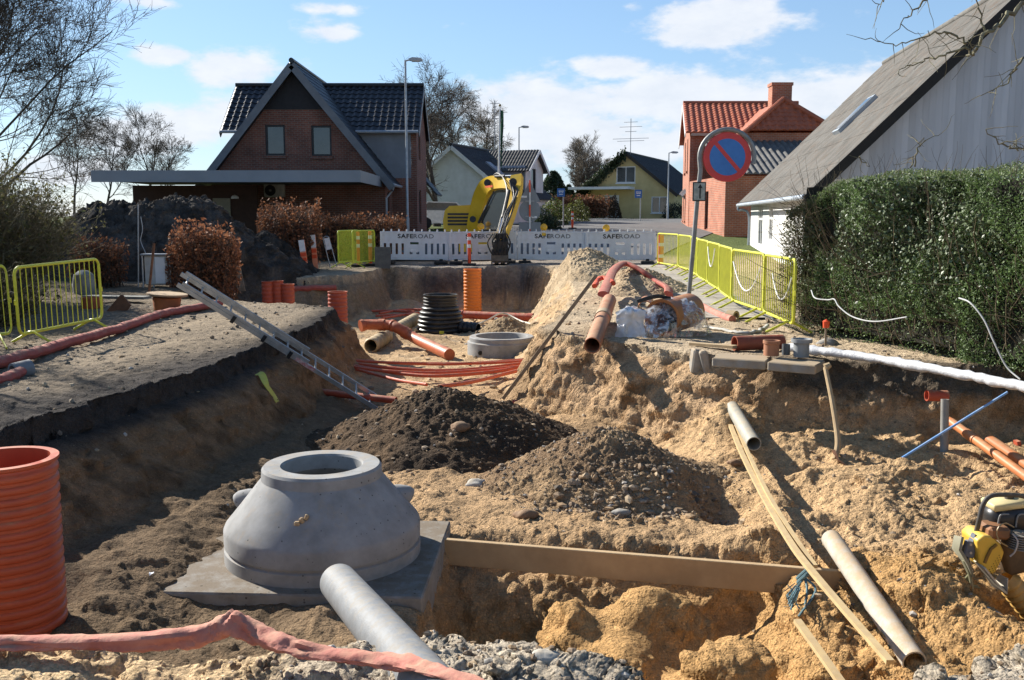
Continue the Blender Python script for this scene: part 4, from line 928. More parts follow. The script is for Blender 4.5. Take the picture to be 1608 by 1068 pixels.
def branch_tree(name, label, base, height, trunk_r, seed, levels, m_t, m_c, lean=(0, 0), spread=.8, trunk_frac=.35, group=None, cat='tree', npts=(9, 8, 6, 5, 4), up=.06, droop=0.0, minr=.004, rmul=.55, trunks=1, lenmul=.55, wob=.13, bias=None, start_at=.25):
    rs = np.random.RandomState(seed); base = np.array(base, float)
    t = thing(name, label, cat, tuple(base), 0, group)
    d0 = np.array([[lean[0], lean[1], 1.0]] * trunks) + (rs.normal(0, .22, (trunks, 3)) if trunks > 1 else 0)
    P, r = grow(rs, np.tile(base, (trunks, 1)) + (rs.normal(0, .1, (trunks, 3)) * [1, 1, 0] if trunks > 1 else 0), d0, np.full(trunks, height * .8), np.full(trunks, trunk_r), npts[0] + 3, .06, .03)
    r = r * np.linspace(1, .5, P.shape[1])[None] ** .6; r[:, 0] *= 1.3
    tubes_mesh('trunk', [(P, r, 9)], m_t, t)
    groups = []; par, parr = P, r; L = height * lenmul
    for lv, cnt in enumerate(levels):
        B, n, _ = par.shape; lo = start_at if lv == 0 else .12
        idx = np.repeat(np.arange(B), cnt); f = rs.uniform(lo, .98, B * cnt) if lv else np.tile(np.linspace(lo + .05, .98, cnt), B)
        fi = f * (n - 1); i0 = np.minimum(fi.astype(int), n - 2); fr = (fi - i0)[:, None]
        s = par[idx, i0] * (1 - fr) + par[idx, i0 + 1] * fr; ax = par[idx, i0 + 1] - par[idx, i0]; ax /= np.linalg.norm(ax, axis=1, keepdims=True) + 1e-9
        rd = rs.normal(0, 1, (B * cnt, 3)); rd -= ax * (rd * ax).sum(1, keepdims=True); rd /= np.linalg.norm(rd, axis=1, keepdims=True) + 1e-9
        sp = spread * rs.uniform(.7, 1.3, B * cnt)[:, None]; d = ax + rd * sp
        if bias is not None: d = d + np.array(bias) * (1 if lv == 0 else .25)
        ln = L * rs.uniform(.55, 1.1, B * cnt) * (1.12 - .62 * f)
        rr = np.maximum(minr, (parr[idx, i0] * rmul) * rs.uniform(.7, 1.05, B * cnt))
        npt = npts[min(lv + 1, len(npts) - 1)]
        P2, r2 = grow(rs, s, d, ln, rr, npt, wob, up, droop); r2 = np.maximum(r2, minr * .6)
        groups.append((P2, r2, 6 if lv == 0 else (4 if lv == 1 else 3))); par, parr = P2, r2; L *= .52
    tubes_mesh('crown', groups, m_c, t)
    return t
def leaf_mesh(name, pos, size, m, parent=None, cols=None, rs=None, aspect=.55, upb=0.0, fold=.25, nrm=None, **kw):
    """many small folded leaves (two triangles pairs each)"""
    rs = rs or np.random.RandomState(1); n = len(pos)
    a = rs.normal(0, 1, (n, 3)); a[:, 2] += upb; a /= np.linalg.norm(a, axis=1, keepdims=True)
    b = rs.normal(0, 1, (n, 3))
    if nrm is not None: b = np.cross(a, nrm + .7 * b)
    b -= a * (a * b).sum(1, keepdims=True); b /= np.linalg.norm(b, axis=1, keepdims=True) + 1e-9; c = np.cross(a, b)
    s = (np.asarray(size) * np.ones(n))[:, None]
    v = np.stack([pos - a * s * .5, pos + b * s * aspect * .5 + c * s * fold * .3, pos + a * s * .5, pos - b * s * aspect * .5 + c * s * fold * .3], 1).reshape(-1, 3)
    i = np.arange(n) * 4; f = np.vstack([np.stack([i, i + 1, i + 2], 1), np.stack([i, i + 2, i + 3], 1)])
    me = fast_mesh(name, v, [f], colors=None if cols is None else np.repeat(cols, 4, 0), smooth=False, uv=False)
    return link(name, me, m, parent, **kw)
M_bark = mat('dark_bark', (.085, .07, .055), (.05, .042, .034), scale=20, rough=.95)
M_twig = mat('bare_twigs', (.10, .08, .062), (.06, .048, .04), scale=6, rough=.95)
M_twig2 = mat('grey_brown_twigs', (.20, .165, .125), (.13, .105, .08), scale=4, rough=.95)
M_green = attr_mat('foliage', rough=.5, spec=.4, vary=.25, vscale=3, transl=True)
M_dry = attr_mat('dry_leaves', rough=.7, spec=.25, vary=.2, vscale=4, transl=True)

twig = None
# big bare tree at the left edge and its smaller neighbours
branch_tree('bare_tree', 'big dark bare tree at the left edge with long twigs reaching to the right', (-24.6, 44.5, 0.3), 13.0, .26, 11, (20, 11, 8, 6), M_bark, M_twig, lean=(.05, 0), spread=.9, up=.05, minr=.012, lenmul=.72, bias=(.5, -.1, .1), start_at=.06, rmul=.42)
branch_tree('bare_tree', 'second dark bare tree in front of the big one, at the very left edge', (-19.5, 30.0, 0), 9.0, .15, 15, (13, 9, 7, 5), M_bark, M_twig, spread=.9, up=.04, minr=.008, lenmul=.6, bias=(.2, 0, 0), start_at=.2)
for k, (px, py, Y, h, sd, lab) in enumerate(((245, 262, 70, 7.5, 21, 'small far bare tree with a leaning crown above the flat carport roof'), (262, 262, 74, 6.0, 22, 'thin far bare tree just left of the tall brick gable roof'), (165, 262, 66, 6.5, 23, 'far bare tree above the left end of the carport roof'), (115, 262, 68, 7.5, 25, 'far bare tree seen through the twigs of the big left tree'))):
    b = at(px, 330, Y); branch_tree('bare_tree', lab, (b.x, Y, 1.3), h, .10, sd, (10, 7, 6, 4), M_bark, M_twig, spread=.8, up=.04, minr=.012, group='bare trees beyond the carport', lean=(-.1 if k == 0 else .08, 0))
b = at(686, 345, 56); branch_tree('bare_tree', 'wide bare tree in front of the white house, right of the dark brick house', (b.x, 56, 1.05), 8.6, .2, 31, (13, 8, 7, 5), M_bark, M_twig, spread=1.0, up=.03, minr=.010, lenmul=.58, start_at=.15)
for k, (px, Y, h, sd, lab) in enumerate(((722, 80, 11.2, 41, 'tall bare birch behind the white house ridge'), (745, 84, 9.8, 42, 'shorter bare birch behind the white house, nearest the flagpole'), (702, 78, 8.8, 43, 'slim bare birch behind the white house, leftmost of the birches'))):
    b = at(px, 345, Y); branch_tree('birch_tree', lab, (b.x, Y, 1.4), h, .16, sd, (14, 8, 7, 5), M_twig2, M_twig2, spread=.75, up=.05, droop=.16, minr=.012, group='bare birches behind the white house', lenmul=.42)
for k, (px, Y, h, sd, lab) in enumerate(((935, 95, 7.8, 51, 'pale bare tree left of the yellow house'), (910, 92, 5.6, 52, 'low brown bare tree above the far copper hedge'), (958, 100, 6.2, 53, 'pale bare tree just beside the ivy verge of the yellow house'))):
    b = at(px, 345, Y); branch_tree('bare_tree', lab, (b.x, Y, 1.5), h, .12, sd, (12, 8, 6, 4), M_twig2, M_twig2, spread=.75, up=.08, minr=.012, group='bare trees by the yellow house', trunks=2, lenmul=.45)
b = at(960, 345, 112)

def conifer(label, px, Y, zt, w, seed, col):
    rs = np.random.RandomState(seed); b = at(px, 345, Y); z0 = 1.4; t = thing('conifer_tree', label, 'tree', (b.x, Y, z0), 0, 'dark evergreens between the far houses')
    mb = MB(); mb.tube([(b.x, Y, z0), (b.x + .05, Y, zt - .4)], [.14, .04], 8); mb.build('trunk', M_bark, t)
    n = 5200; f = rs.rand(n) ** .7; z = z0 + .2 + f * (zt - z0 - .2); a = rs.rand(n) * 6.283
    lump = 1 + .4 * vnoise(np.cos(a) * 1.7 + seed, np.sin(a) * 1.7, z * .9); r = w * (1 - f ** 1.6 * .92) * lump * (1 - .45 * rs.rand(n) ** 2)
    pos = np.stack([b.x + r * np.cos(a), Y + r * np.sin(a), z], 1); c = np.array(col) * rs.uniform(.5, 1.5, (n, 1))
    leaf_mesh('crown', pos, rs.uniform(.18, .4, n), M_green, t, c, rs, .4)
conifer('rounded dark evergreen right of the white house dormer', 868, 88, 5.7, 2.2, 61, (.035, .055, .025))
conifer('small pointed dark evergreen beside the rounded one', 893, 92, 4.6, 1.1, 62, (.03, .045, .022))
conifer('low dark conifer at the far left verge of the yellow house', 918, 97, 5.0, 1.2, 63, (.045, .06, .03))
# ivy on the verge of the yellow house
for _, t, a in leaf_obj_pending:
    rs = np.random.RandomState(5); n = 2600; f = rs.rand(n); Mx = ROOTM[t.name]; h = 4.2; ri = a.z - 1.45; sl = (ri - 2.3) / h
    x = -f * (h + .3) * 1.02; off = rs.normal(0, .28, n) + .1; pos = np.array([tuple(Mx @ Vector((x[i], -.45 - .3 * rs.rand(), ri + x[i] * sl - .15 + off[i] - .25 * f[i]))) for i in range(n)])
    leaf_mesh('ivy', pos, rs.uniform(.12, .26, n), M_green, t, np.array((.035, .05, .02)) * rs.uniform(.5, 1.5, (n, 1)), rs, .7, world=True)

# twiggy bushes
def twig_bush(name, label, cx, cy, rx, ry, h, n, seed, mt, leafcol=None, nleaf=0, leafsize=.05, cat='bush', box=False, group=None, r=.006, spreadz=.9, z0=None, mleaf=None, core=None):
    rs = np.random.RandomState(seed); z0 = gz(cx, cy) - .05 if z0 is None else z0
    t = thing(name, label, cat, (cx, cy, z0), 0, group)
    a = rs.rand(n) * 6.283; q = np.sqrt(rs.rand(n)) * .8
    s = np.stack([cx + q * np.cos(a) * rx * .75, cy + q * np.sin(a) * ry * .75, np.full(n, z0)], 1)
    if box: s = np.stack([cx + rs.uniform(-.9, .9, n) * rx, cy + rs.uniform(-.8, .8, n) * ry, np.full(n, z0)], 1); d = rs.normal(0, .18, (n, 3)) + [0, 0, 1]
    else: d = np.stack([q * np.cos(a) * rx / h * 1.5, q * np.sin(a) * ry / h * 1.5, np.ones(n)], 1) + rs.normal(0, .15, (n, 3))
    P, rad = grow(rs, s, d, h * rs.uniform(.7, 1.0, n) * (1 if box else 1 - .35 * q ** 2), np.full(n, r * 1.6), 7, .10, .02)
    cnt = 7; idx = np.repeat(np.arange(n), cnt); f = rs.uniform(.15, 1, n * cnt); fi = f * 5.99; i0 = fi.astype(int); fr = (fi - i0)[:, None]; st = P[idx, i0] * (1 - fr) + P[idx, i0 + 1] * fr
    d2 = rs.normal(0, 1, (n * cnt, 3)) + [0, 0, .7]; P2, r2 = grow(rs, st, d2, h * .24 * rs.uniform(.4, 1.1, n * cnt), np.full(n * cnt, r), 5, .22, .03)
    if box:
        for Q in (P, P2):
            Q[..., 0] = cx + np.clip(Q[..., 0] - cx, -rx * 1.06, rx * 1.06); Q[..., 1] = cy + np.clip(Q[..., 1] - cy, -ry * 1.06, ry * 1.06); Q[..., 2] = np.minimum(Q[..., 2], z0 + h * 1.03 + .04 * rs.rand(*Q.shape[:2]))
    tubes_mesh('twigs', [(P, rad, 4), (P2, r2, 3)], mt, t)
    if nleaf:
        k = rs.randint(0, n * cnt, nleaf); j = rs.randint(0, 5, nleaf); pos = P2[k, j] + rs.normal(0, .04, (nleaf, 3))
        c = np.array(leafcol[0]) * (1 - (w := rs.rand(nleaf, 1))) + np.array(leafcol[1]) * w; c *= rs.uniform(.6, 1.35, (nleaf, 1))
        leaf_mesh('leaves', pos, leafsize * rs.uniform(.6, 1.4, nleaf), mleaf or M_dry, t, c, rs, .6)
    return t
M_bushtw = mat('olive_twigs', (.17, .145, .085), (.10, .085, .05), scale=5, rough=.9)
twig_bush('twiggy_bush', 'large olive brown twiggy bush behind the left yellow fence', -10.9, 17.5, 2.3, 2.0, 3.2, 1700, 71, M_bushtw, ((.15, .13, .055), (.10, .105, .04)), 34000, .07, r=.006)
twig_bush('twiggy_bush', 'lower twiggy bush at the left edge close behind the yellow fence', -8.5, 14.6, 1.3, .8, 1.25, 260, 72, M_bushtw, ((.12, .10, .05), (.06, .055, .03)), 4000, .06, r=.006)
twig_bush('twiggy_bush', 'tall twiggy bush just beyond the left picture edge, shading the left bank', -9.6, 12.3, 1.6, 1.5, 2.9, 420, 73, M_bushtw, ((.12, .10, .05), (.06, .055, .03)), 5000, .06, r=.006)
branch_tree('bare_tree', 'small bare tree just beyond the left picture edge, its twigs shading the concrete cone', (-9.9, 13.4, 0), 5.4, .10, 19, (11, 6, 5, 3), M_bark, M_twig, spread=.9, up=.05, minr=.007, lenmul=.5, start_at=.25)
CU = ((.225, .087, .043), (.33, .155, .08))
def beech(label, px0, px1, pyt, Y, ry, n, seed, nl, h=None, name='copper_beech_shrub', tone=1.0, box=True, cat='shrub', grp='copper leaved beech hedging', ls=.075):
    a = at(px0, pyt, Y); b = at(px1, pyt, Y); cx = (a.x + b.x) / 2; rx = (b.x - a.x) / 2; z0 = gz(cx, Y); hh = (h or (a.z - z0)) * 1.06
    twig_bush(name, label, cx, Y, rx, ry, hh, n, seed, M_twig, (np.array(CU[0]) * tone, np.array(CU[1]) * tone), nl, ls, cat=cat, box=box, group=grp, r=.005)
beech('bright copper leaved shrub between the grey meter box and the cabinet', 277, 360, 356, 22.6, .5, 280, 81, 12000, ls=.09)
beech('dark red leaved shrub right of the big twiggy bush', 122, 190, 374, 22.4, .5, 190, 82, 5000, tone=.7)
beech('tall brown beech shrub at the left end of the trimmed hedge', 418, 492, 322, 28.5, .9, 320, 83, 9000, tone=.75, ls=.1)
beech('long low trimmed beech hedge in front of the dark brick house', 490, 632, 340, 33.6, .5, 560, 84, 16000, tone=.72, name='beech_hedge', cat='hedge', ls=.1)
beech('far copper hedge left of the yellow house', 862, 956, 308, 80, .7, 420, 85, 7000, tone=.8, name='beech_hedge', cat='hedge', ls=.2)
def small_bush(label, px, Y, w, h, col, seed, n=1500, grp=None, sz=.14):
    rs = np.random.RandomState(seed); b = at(px, 345, Y); z0 = gz(b.x, Y); a = rs.rand(n) * 6.283; u = rs.rand(n); el = np.arcsin(u); r = 1 - .4 * rs.rand(n) ** 2; r = r * (1 + .3 * vnoise(np.cos(a) * 2, np.sin(a) * 2, u * 2 + seed))
    pos = np.stack([b.x + w * r * np.cos(a) * np.cos(el), Y + w * r * np.sin(a) * np.cos(el), z0 + h * r * u], 1)
    t = thing('garden_bush', label, 'bush', (b.x, Y, z0), 0, grp)
    leaf_mesh('foliage', pos, sz * rs.uniform(.6, 1.4, n), M_green, t, np.array(col) * rs.uniform(.5, 1.4, (n, 1)), rs, .5)
    mb = MB()
    for k in range(5): mb.tube([(b.x + .05 * k - .1, Y, z0 - .05), (b.x + w * .5 * math.cos(k * 1.3), Y + w * .4 * math.sin(k * 1.3), z0 + h * .7)], .02, 5)
    mb.build('stems', M_bark, t)
small_bush('bright green shrub left of the far bus stop sign', 868, 57, .95, 1.5, (.11, .14, .035), 91)
small_bush('dark green round bush beside the back of the road signs', 856, 50, .75, .8, (.05, .07, .03), 92)
small_bush('yellow green bush in front of the far copper hedge', 905, 66, .9, 1.5, (.12, .13, .03), 93)
small_bush('dark low bush beside the yellow house wall', 1060, 82, 1.1, 1.4, (.035, .04, .025), 94)
small_bush('dark brown bush by the yellow house door', 965, 82, .7, 1.8, (.08, .05, .03), 95)

# green hedge on the right
def right_hedge():
    rs = np.random.RandomState(101); A = Vector((3.95, 13.9, 0)); B = Vector((6.6, 6.6, 0)); d = (B - A); L = d.length; d.normalize(); nrm = Vector((d.y, -d.x, 0)) ; 
    if nrm.x > 0: nrm = -nrm
    H = 2.22; D = 1.5
    t = thing('hedge', 'high dense green hedge with ivy in front of the grey boarded gable', 'hedge', ((A.x + B.x) / 2, (A.y + B.y) / 2, 0))
    def place(u, w, z): return np.stack([A.x + d.x * u - nrm.x * w, A.y + d.y * u - nrm.y * w, z], 1)
    def surf(n, deep):
        k = rs.rand(n); u = rs.rand(n) * L; z = rs.rand(n) * H; dep = rs.exponential(deep, n)
        lump = .34 * fbm(u, z, s=1.1, oct=3, seed=7) + .12 * fbm(u, z, s=3.5, oct=3, seed=9) + .05
        w = np.where(k < .72, dep - lump + .12 * (1 - z / H) , rs.rand(n) * D); z = np.where(k < .72, z, H + .16 * fbm(u, w, s=1.3, oct=4, seed=3) - dep * .9)
        e = k > .88; u = np.where(e, dep - .2 * fbm(w, z, s=1.3, oct=3, seed=5), u); z = np.where(e, rs.rand(n) * H, z)
        return u, w, z
    n = 165000; u, w, z = surf(n, .065)
    hole = fbm(u, z, s=1.5, oct=4, seed=33)
    keep = (rs.rand(n) > sst(.15, .5, hole) * .85) & ~((z < .45 + .15 * hole) & (w < .3) & (u < 3.2) & (rs.rand(n) < .8)); u, w, z, hole = u[keep], w[keep], z[keep], hole[keep]; n = len(u)
    z = z * (1 - .17 * sst(1.1, 0, u)) - .10 * sst(.35, 0, w) * sst(H - .3, H, z)
    pos = place(u, w, z)
    tone = fbm(u, z, s=1.1, oct=3, seed=44)
    c = np.array((.105, .165, .05)) * (1 + .5 * tone[:, None]) * rs.uniform(.55, 1.5, (n, 1))
    dry = sst(1.1, .1, u + .5 * tone)[:, None] * .6; c = c * (1 - dry) + np.array((.17, .14, .06)) * dry * rs.uniform(.6, 1.4, (n, 1))
    topdry = (sst(H - .25, H + .02, z) * .35)[:, None]; c = c * (1 - topdry) + np.array((.17, .16, .06)) * topdry
    nv = np.tile(np.array(nrm), (n, 1))
    leaf_mesh('foliage', pos, rs.uniform(.016, .048, n), M_green, t, c, rs, .38, nrm=nv)
    # broad ivy leaves in the middle
    m = 4200; u = np.clip(rs.normal(2.6, 1.3, m), .4, 6); z = np.clip(rs.normal(1.5, .42, m), .3, 2.1); keep = fbm(u, z, s=1.2, oct=3, seed=55) + .25 * (1 - np.abs(u - 2.6) / 2) > .05; u, z = u[keep], z[keep]; m = len(u)
    w = -(.34 * fbm(u, z, s=1.1, oct=3, seed=7) + .12 * fbm(u, z, s=3.5, oct=3, seed=9) + .05) + rs.exponential(.05, m) - .03
    leaf_mesh('ivy', place(u, w, z), rs.uniform(.035, .065, m), attr_mat('glossy_leaves', rough=.45, spec=.35, vary=.2, vscale=4), t, np.array((.075, .10, .045)) * rs.uniform(.6, 1.5, (m, 1)), rs, .75, nrm=np.tile(np.array(nrm), (m, 1)), upb=-.3)
    # twigs inside and sticking out
    k = 2600; u = rs.rand(k) * L; s = place(u, rs.uniform(.05, 1.2, k), np.zeros(k) + rs.rand(k) * 1.2); P, r = grow(rs, s, rs.normal(0, .35, (k, 3)) + [0, 0, 1] + np.array(nrm) * rs.uniform(-.1, .45, (k, 1)), rs.uniform(.5, 1.1, k), np.full(k, .007), 6, .14, .02)
    k2 = 160; u = rs.rand(k2) ** 1.3 * L; s = place(u, rs.uniform(.0, D, k2), np.full(k2, H - .15)); P3, r3 = grow(rs, s, rs.normal(0, .25, (k2, 3)) + [0, 0, 1], rs.uniform(.15, .5, k2), np.full(k2, .004), 5, .1, .02)
    P4, r4 = grow(rs, place(np.abs(rs.normal(.25, .35, 700)), rs.uniform(-.1, 1.0, 700), rs.rand(700) * 1.9), rs.normal(0, .5, (700, 3)) + [-.5, -.1, .5], rs.uniform(.25, .6, 700), np.full(700, .004), 5, .2, .02)
    tubes_mesh('twigs', [(P, r, 4), (P3, r3, 3), (P4, r4, 3)], mat('hedge_twigs', (.17, .135, .085), (.09, .07, .045), scale=5, rough=.9), t)
    # dark woody inside that lets no light through
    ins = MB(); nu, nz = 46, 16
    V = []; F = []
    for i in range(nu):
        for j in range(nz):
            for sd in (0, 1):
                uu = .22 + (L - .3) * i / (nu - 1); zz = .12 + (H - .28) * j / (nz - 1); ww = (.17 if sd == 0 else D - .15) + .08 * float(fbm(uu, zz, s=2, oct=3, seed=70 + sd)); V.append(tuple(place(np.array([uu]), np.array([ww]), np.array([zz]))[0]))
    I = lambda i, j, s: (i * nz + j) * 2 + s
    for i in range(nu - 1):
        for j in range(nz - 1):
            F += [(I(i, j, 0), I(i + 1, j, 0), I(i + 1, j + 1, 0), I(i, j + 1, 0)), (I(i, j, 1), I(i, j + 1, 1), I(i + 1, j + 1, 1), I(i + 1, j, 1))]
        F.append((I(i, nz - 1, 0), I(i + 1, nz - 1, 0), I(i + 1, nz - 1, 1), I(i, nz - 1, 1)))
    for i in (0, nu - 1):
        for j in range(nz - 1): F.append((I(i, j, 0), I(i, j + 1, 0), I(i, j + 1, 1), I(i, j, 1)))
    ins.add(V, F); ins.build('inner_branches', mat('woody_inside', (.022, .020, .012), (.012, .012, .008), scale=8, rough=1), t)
right_hedge()
# bare branches of a tree standing beyond the right edge
def right_branches():
    t = thing('bare_tree', 'lichen covered bare branches hanging in at the top right corner', 'tree', (8.6, 9.5, 0)); rs = np.random.RandomState(7)
    mb = MB(); mb.tube(spline([(8.6, 9.5, -.1), (8.5, 9.5, 1.5), (8.2, 9.4, 3.0), (7.7, 9.4, 4.6), (7.4, 9.6, 6.2)], 5), [.2 - .006 * i for i in range(21)], 9); mb.build('trunk', M_bark, t)
    br = MB()
    def limb(pp, Y, r): 
        P = [at(x, y, Y + dy) for x, y, dy in pp]; Q = spline(P, 6); n = len(Q); Q = [q + Vector(rs.normal(0, .012, 3)) for q in Q]
        br.tube(Q, [r * (1 - .75 * i / n) for i in range(n)], 6); return Q
    Ls = [limb([(1900, -120, 0), (1700, -30, 0), (1608, 8, 0), (1570, 38, -.1), (1545, 55, -.2), (1530, 82, -.2), (1518, 88, 0)], 9.5, .032),
          limb([(1528, 84, 0), (1510, 76, 0), (1470, 90, 0), (1440, 100, .1), (1408, 112, .1)], 9.4, .014),
          limb([(1518, 70, 0), (1495, 53, 0), (1460, 54, 0), (1415, 70, 0), (1368, 62, 0)], 9.4, .012),
          limb([(1545, 55, 0), (1540, 20, 0), (1532, -20, 0)], 9.4, .013), limb([(1700, 60, 0), (1608, 92, 0), (1595, 108, 0), (1575, 130, 0), (1540, 150, 0)], 9.2, .014),
          limb([(1640, 260, 0), (1608, 238, 0), (1580, 228, 0), (1548, 205, 0)], 9.3, .014), limb([(1600, 238, 0), (1592, 222, 0)], 9.3, .008),
          limb([(1470, -30, 0), (1455, 0, 0), (1432, 18, 0), (1412, 46, 0)], 9.6, .014), limb([(1400, -20, 0), (1388, -2, 0), (1378, 14, 0)], 9.6, .010),
          limb([(1430, 262, 0), (1440, 235, .1), (1450, 218, .1)], 11, .009), limb([(1434, 262, 0), (1446, 226, 0), (1478, 208, .1)], 11, .010), limb([(1348, 248, 0), (1365, 262, 0)], 12, .01)]
    st = np.array([q[i] for q in Ls for i in range(2, len(q), 2)]); k = len(st)
    P, r = grow(rs, st, rs.normal(0, 1, (k, 3)) + [-.3, 0, -.2], rs.uniform(.1, .35, k), np.full(k, .005), 5, .25, -.02)
    for i in range(k): br.tube([tuple(p) for p in P[i]], [float(x) for x in r[i]], 3, caps=False)
    br.build('crown', mat('lichen_bark', (.20, .185, .11), (.10, .085, .06), scale=14, rough=.95), t)
right_branches()
# ------------------------------------------------------------------ materials of the objects
M_galv = mat('galvanised_steel', (.36, .37, .38), (.28, .29, .30), scale=8, rough=.45, metal=.55)
M_fy = mat('yellow_powder_coat', (.62, .62, .06), (.52, .52, .055), scale=5, rough=.45, dust=.15, dust_col=(.4, .36, .2))
M_fg = mat('green_yellow_coat', (.52, .60, .06), (.42, .50, .05), scale=5, rough=.5)
M_barr = mat('barrier_plastic', (.66, .68, .70), (.56, .57, .58), scale=2.5, rough=.6, dust=.55, dust_col=(.40, .36, .30))
M_rubber = mat('black_rubber', (.02, .02, .021), (.035, .033, .03), scale=6, rough=.8, dust=.35, dust_col=(.22, .17, .11))
M_oran = mat('orange_plastic', (.72, .16, .02), (.60, .12, .018), scale=6, rough=.5)
M_orred = mat('signal_red_orange', (.75, .085, .025), (.66, .07, .02), scale=6, rough=.5)
M_refl = mat('white_reflector', (.78, .78, .78), rough=.4)
M_grey_txt = mat('grey_print', (.15, .155, .16), rough=.6)
M_exy = mat('machine_yellow', (.70, .44, .025), (.60, .37, .02), scale=2, rough=.4, dust=.2, dust_col=(.35, .28, .18))
M_exb = mat('machine_black', (.025, .025, .025), (.045, .042, .038), scale=6, rough=.55, dust=.3, dust_col=(.2, .16, .11))
M_rod = mat('chrome_rod', (.55, .55, .56), rough=.15, metal=1)

# ------------------------------------------------------------------ street lamps, flagpole, far signs
def lamp(label, px, pytop, Y, pyb=345):
    a = at(px, pytop, Y); z0 = gz(a.x, Y); t = thing('street_lamp', label, 'street lamp', (a.x, Y, z0), 0, 'street lamps')
    m = MB(); m.tube([(a.x, Y, z0 - .1), (a.x, Y, z0 + 1.2), (a.x, Y, z0 + 1.25), (a.x, Y, a.z)], [.075, .075, .055, .04], 12); m.build('pole', M_galv, t)
    m = MB(); m.tube([(a.x, Y, a.z - .02), (a.x + .2, Y, a.z + .03)], .03, 8); m.sweep([(a.x + .15, Y, a.z + .03), (a.x + .3, Y, a.z + .05), (a.x + .62, Y, a.z + .03), (a.x + .7, Y, a.z + .01)], [.16, .24, .24, .14], [.08, .13, .12, .05], (0, 1, 0)); h = m.build('lamp_head', M_galv, t)
    m = MB(); m.box((a.x + .43, Y, a.z - .035), (.34, .18, .03)); m.build('lens', mat('lamp_lens', (.6, .6, .56), rough=.2), h)
lamp('tall grey street lamp in front of the dark red brick house', 636.5, 95, 40)
lamp('grey street lamp behind the flagpole and the excavator', 815, 200, 68)
lamp('far thin street lamp in front of the yellow house roof', 1050.5, 240, 74)
def flagpole():
    a = at(785, 168, 58); z0 = gz(a.x, 58); t = thing('flagpole', 'white flagpole with a hanging dark green pennant behind the excavator', 'flagpole', (a.x, 58, z0))
    m = MB(); m.tube([(a.x - .12, 58, z0), (a.x, 58, a.z)], [.09, .045], 10); m.build('pole', M_white, t)
    m = MB(); m.lathe([(0, 0), (.07, .04), (.09, .1), (.05, .16), (0, .18)], 12, Matrix.Translation((a.x, 58, a.z))); m.build('finial', mat('dull_gold', (.3, .22, .08), rough=.4), t)
    m = MB(); n = 14; V = []; F = []
    for i in range(n):
        f = i / (n - 1); z = a.z - .15 - 3.3 * f; w = .13 * (1 - .75 * f) + .05
        for k in range(5): V.append((a.x + .03 + w * k / 4 * (1 + .2 * math.sin(6 * f)), 58 + .06 * math.sin(k * 2.2 + f * 5), z - .12 * k / 4))
    for i in range(n - 1):
        for k in range(4): F.append((i * 5 + k, i * 5 + k + 1, i * 5 + 6 + k, i * 5 + 5 + k))
    m.add(V, F); m.build('pennant', mat('green_cloth', (.05, .15, .08), (.04, .10, .06), rough=.9), t)
flagpole()
def bus_sign(label, px0, py0, px1, py1, Y, pyb):
    a = at(px0, py0, Y); b = at(px1, py1, Y); cx = (a.x + b.x) / 2; z0 = gz(cx, Y)
    t = thing('bus_stop_sign', label, 'sign', (cx, Y, z0), 0, 'bus stop signs')
    m = MB(); x = cx + (b.x - a.x) * .32; m.tube([(x, Y + .04, z0 - .1), (x, Y + .04, a.z)], .035, 8); m.build('pole', M_galv, t)
    m = MB(); m.box((cx, Y, (a.z + b.z) / 2), (b.x - a.x, .03, a.z - b.z), bev=.01); pl = m.build('sign_plate', mat('sign_blue', (.035, .16, .45), rough=.4), t, smooth=False)
    w = b.x - a.x; h = a.z - b.z; m = MB(); zc = (a.z + b.z) / 2 + h * .17; m.box((cx, Y - .02, zc), (w * .62, .01, h * .26)); m.box((cx - w * .2, Y - .02, zc - h * .16), (w * .12, .01, h * .07)); m.box((cx + w * .2, Y - .02, zc - h * .16), (w * .12, .01, h * .07)); m.box((cx, Y - .02, zc - h * .38), (w * .5, .01, h * .1)); m.build('bus_symbol', M_refl, pl, smooth=False)
    m = MB(); m.box((cx, Y - .027, zc + h * .03), (w * .5, .008, h * .09)); m.build('symbol_window', mat('sign_blue', (.035, .16, .45)), pl, smooth=False)
bus_sign('blue bus stop sign with white bus symbol in front of the far copper hedge', 875, 296, 887, 309, 52, 358)
bus_sign('blue bus stop sign in front of the yellow house', 997, 298, 1008, 311, 66, 348)
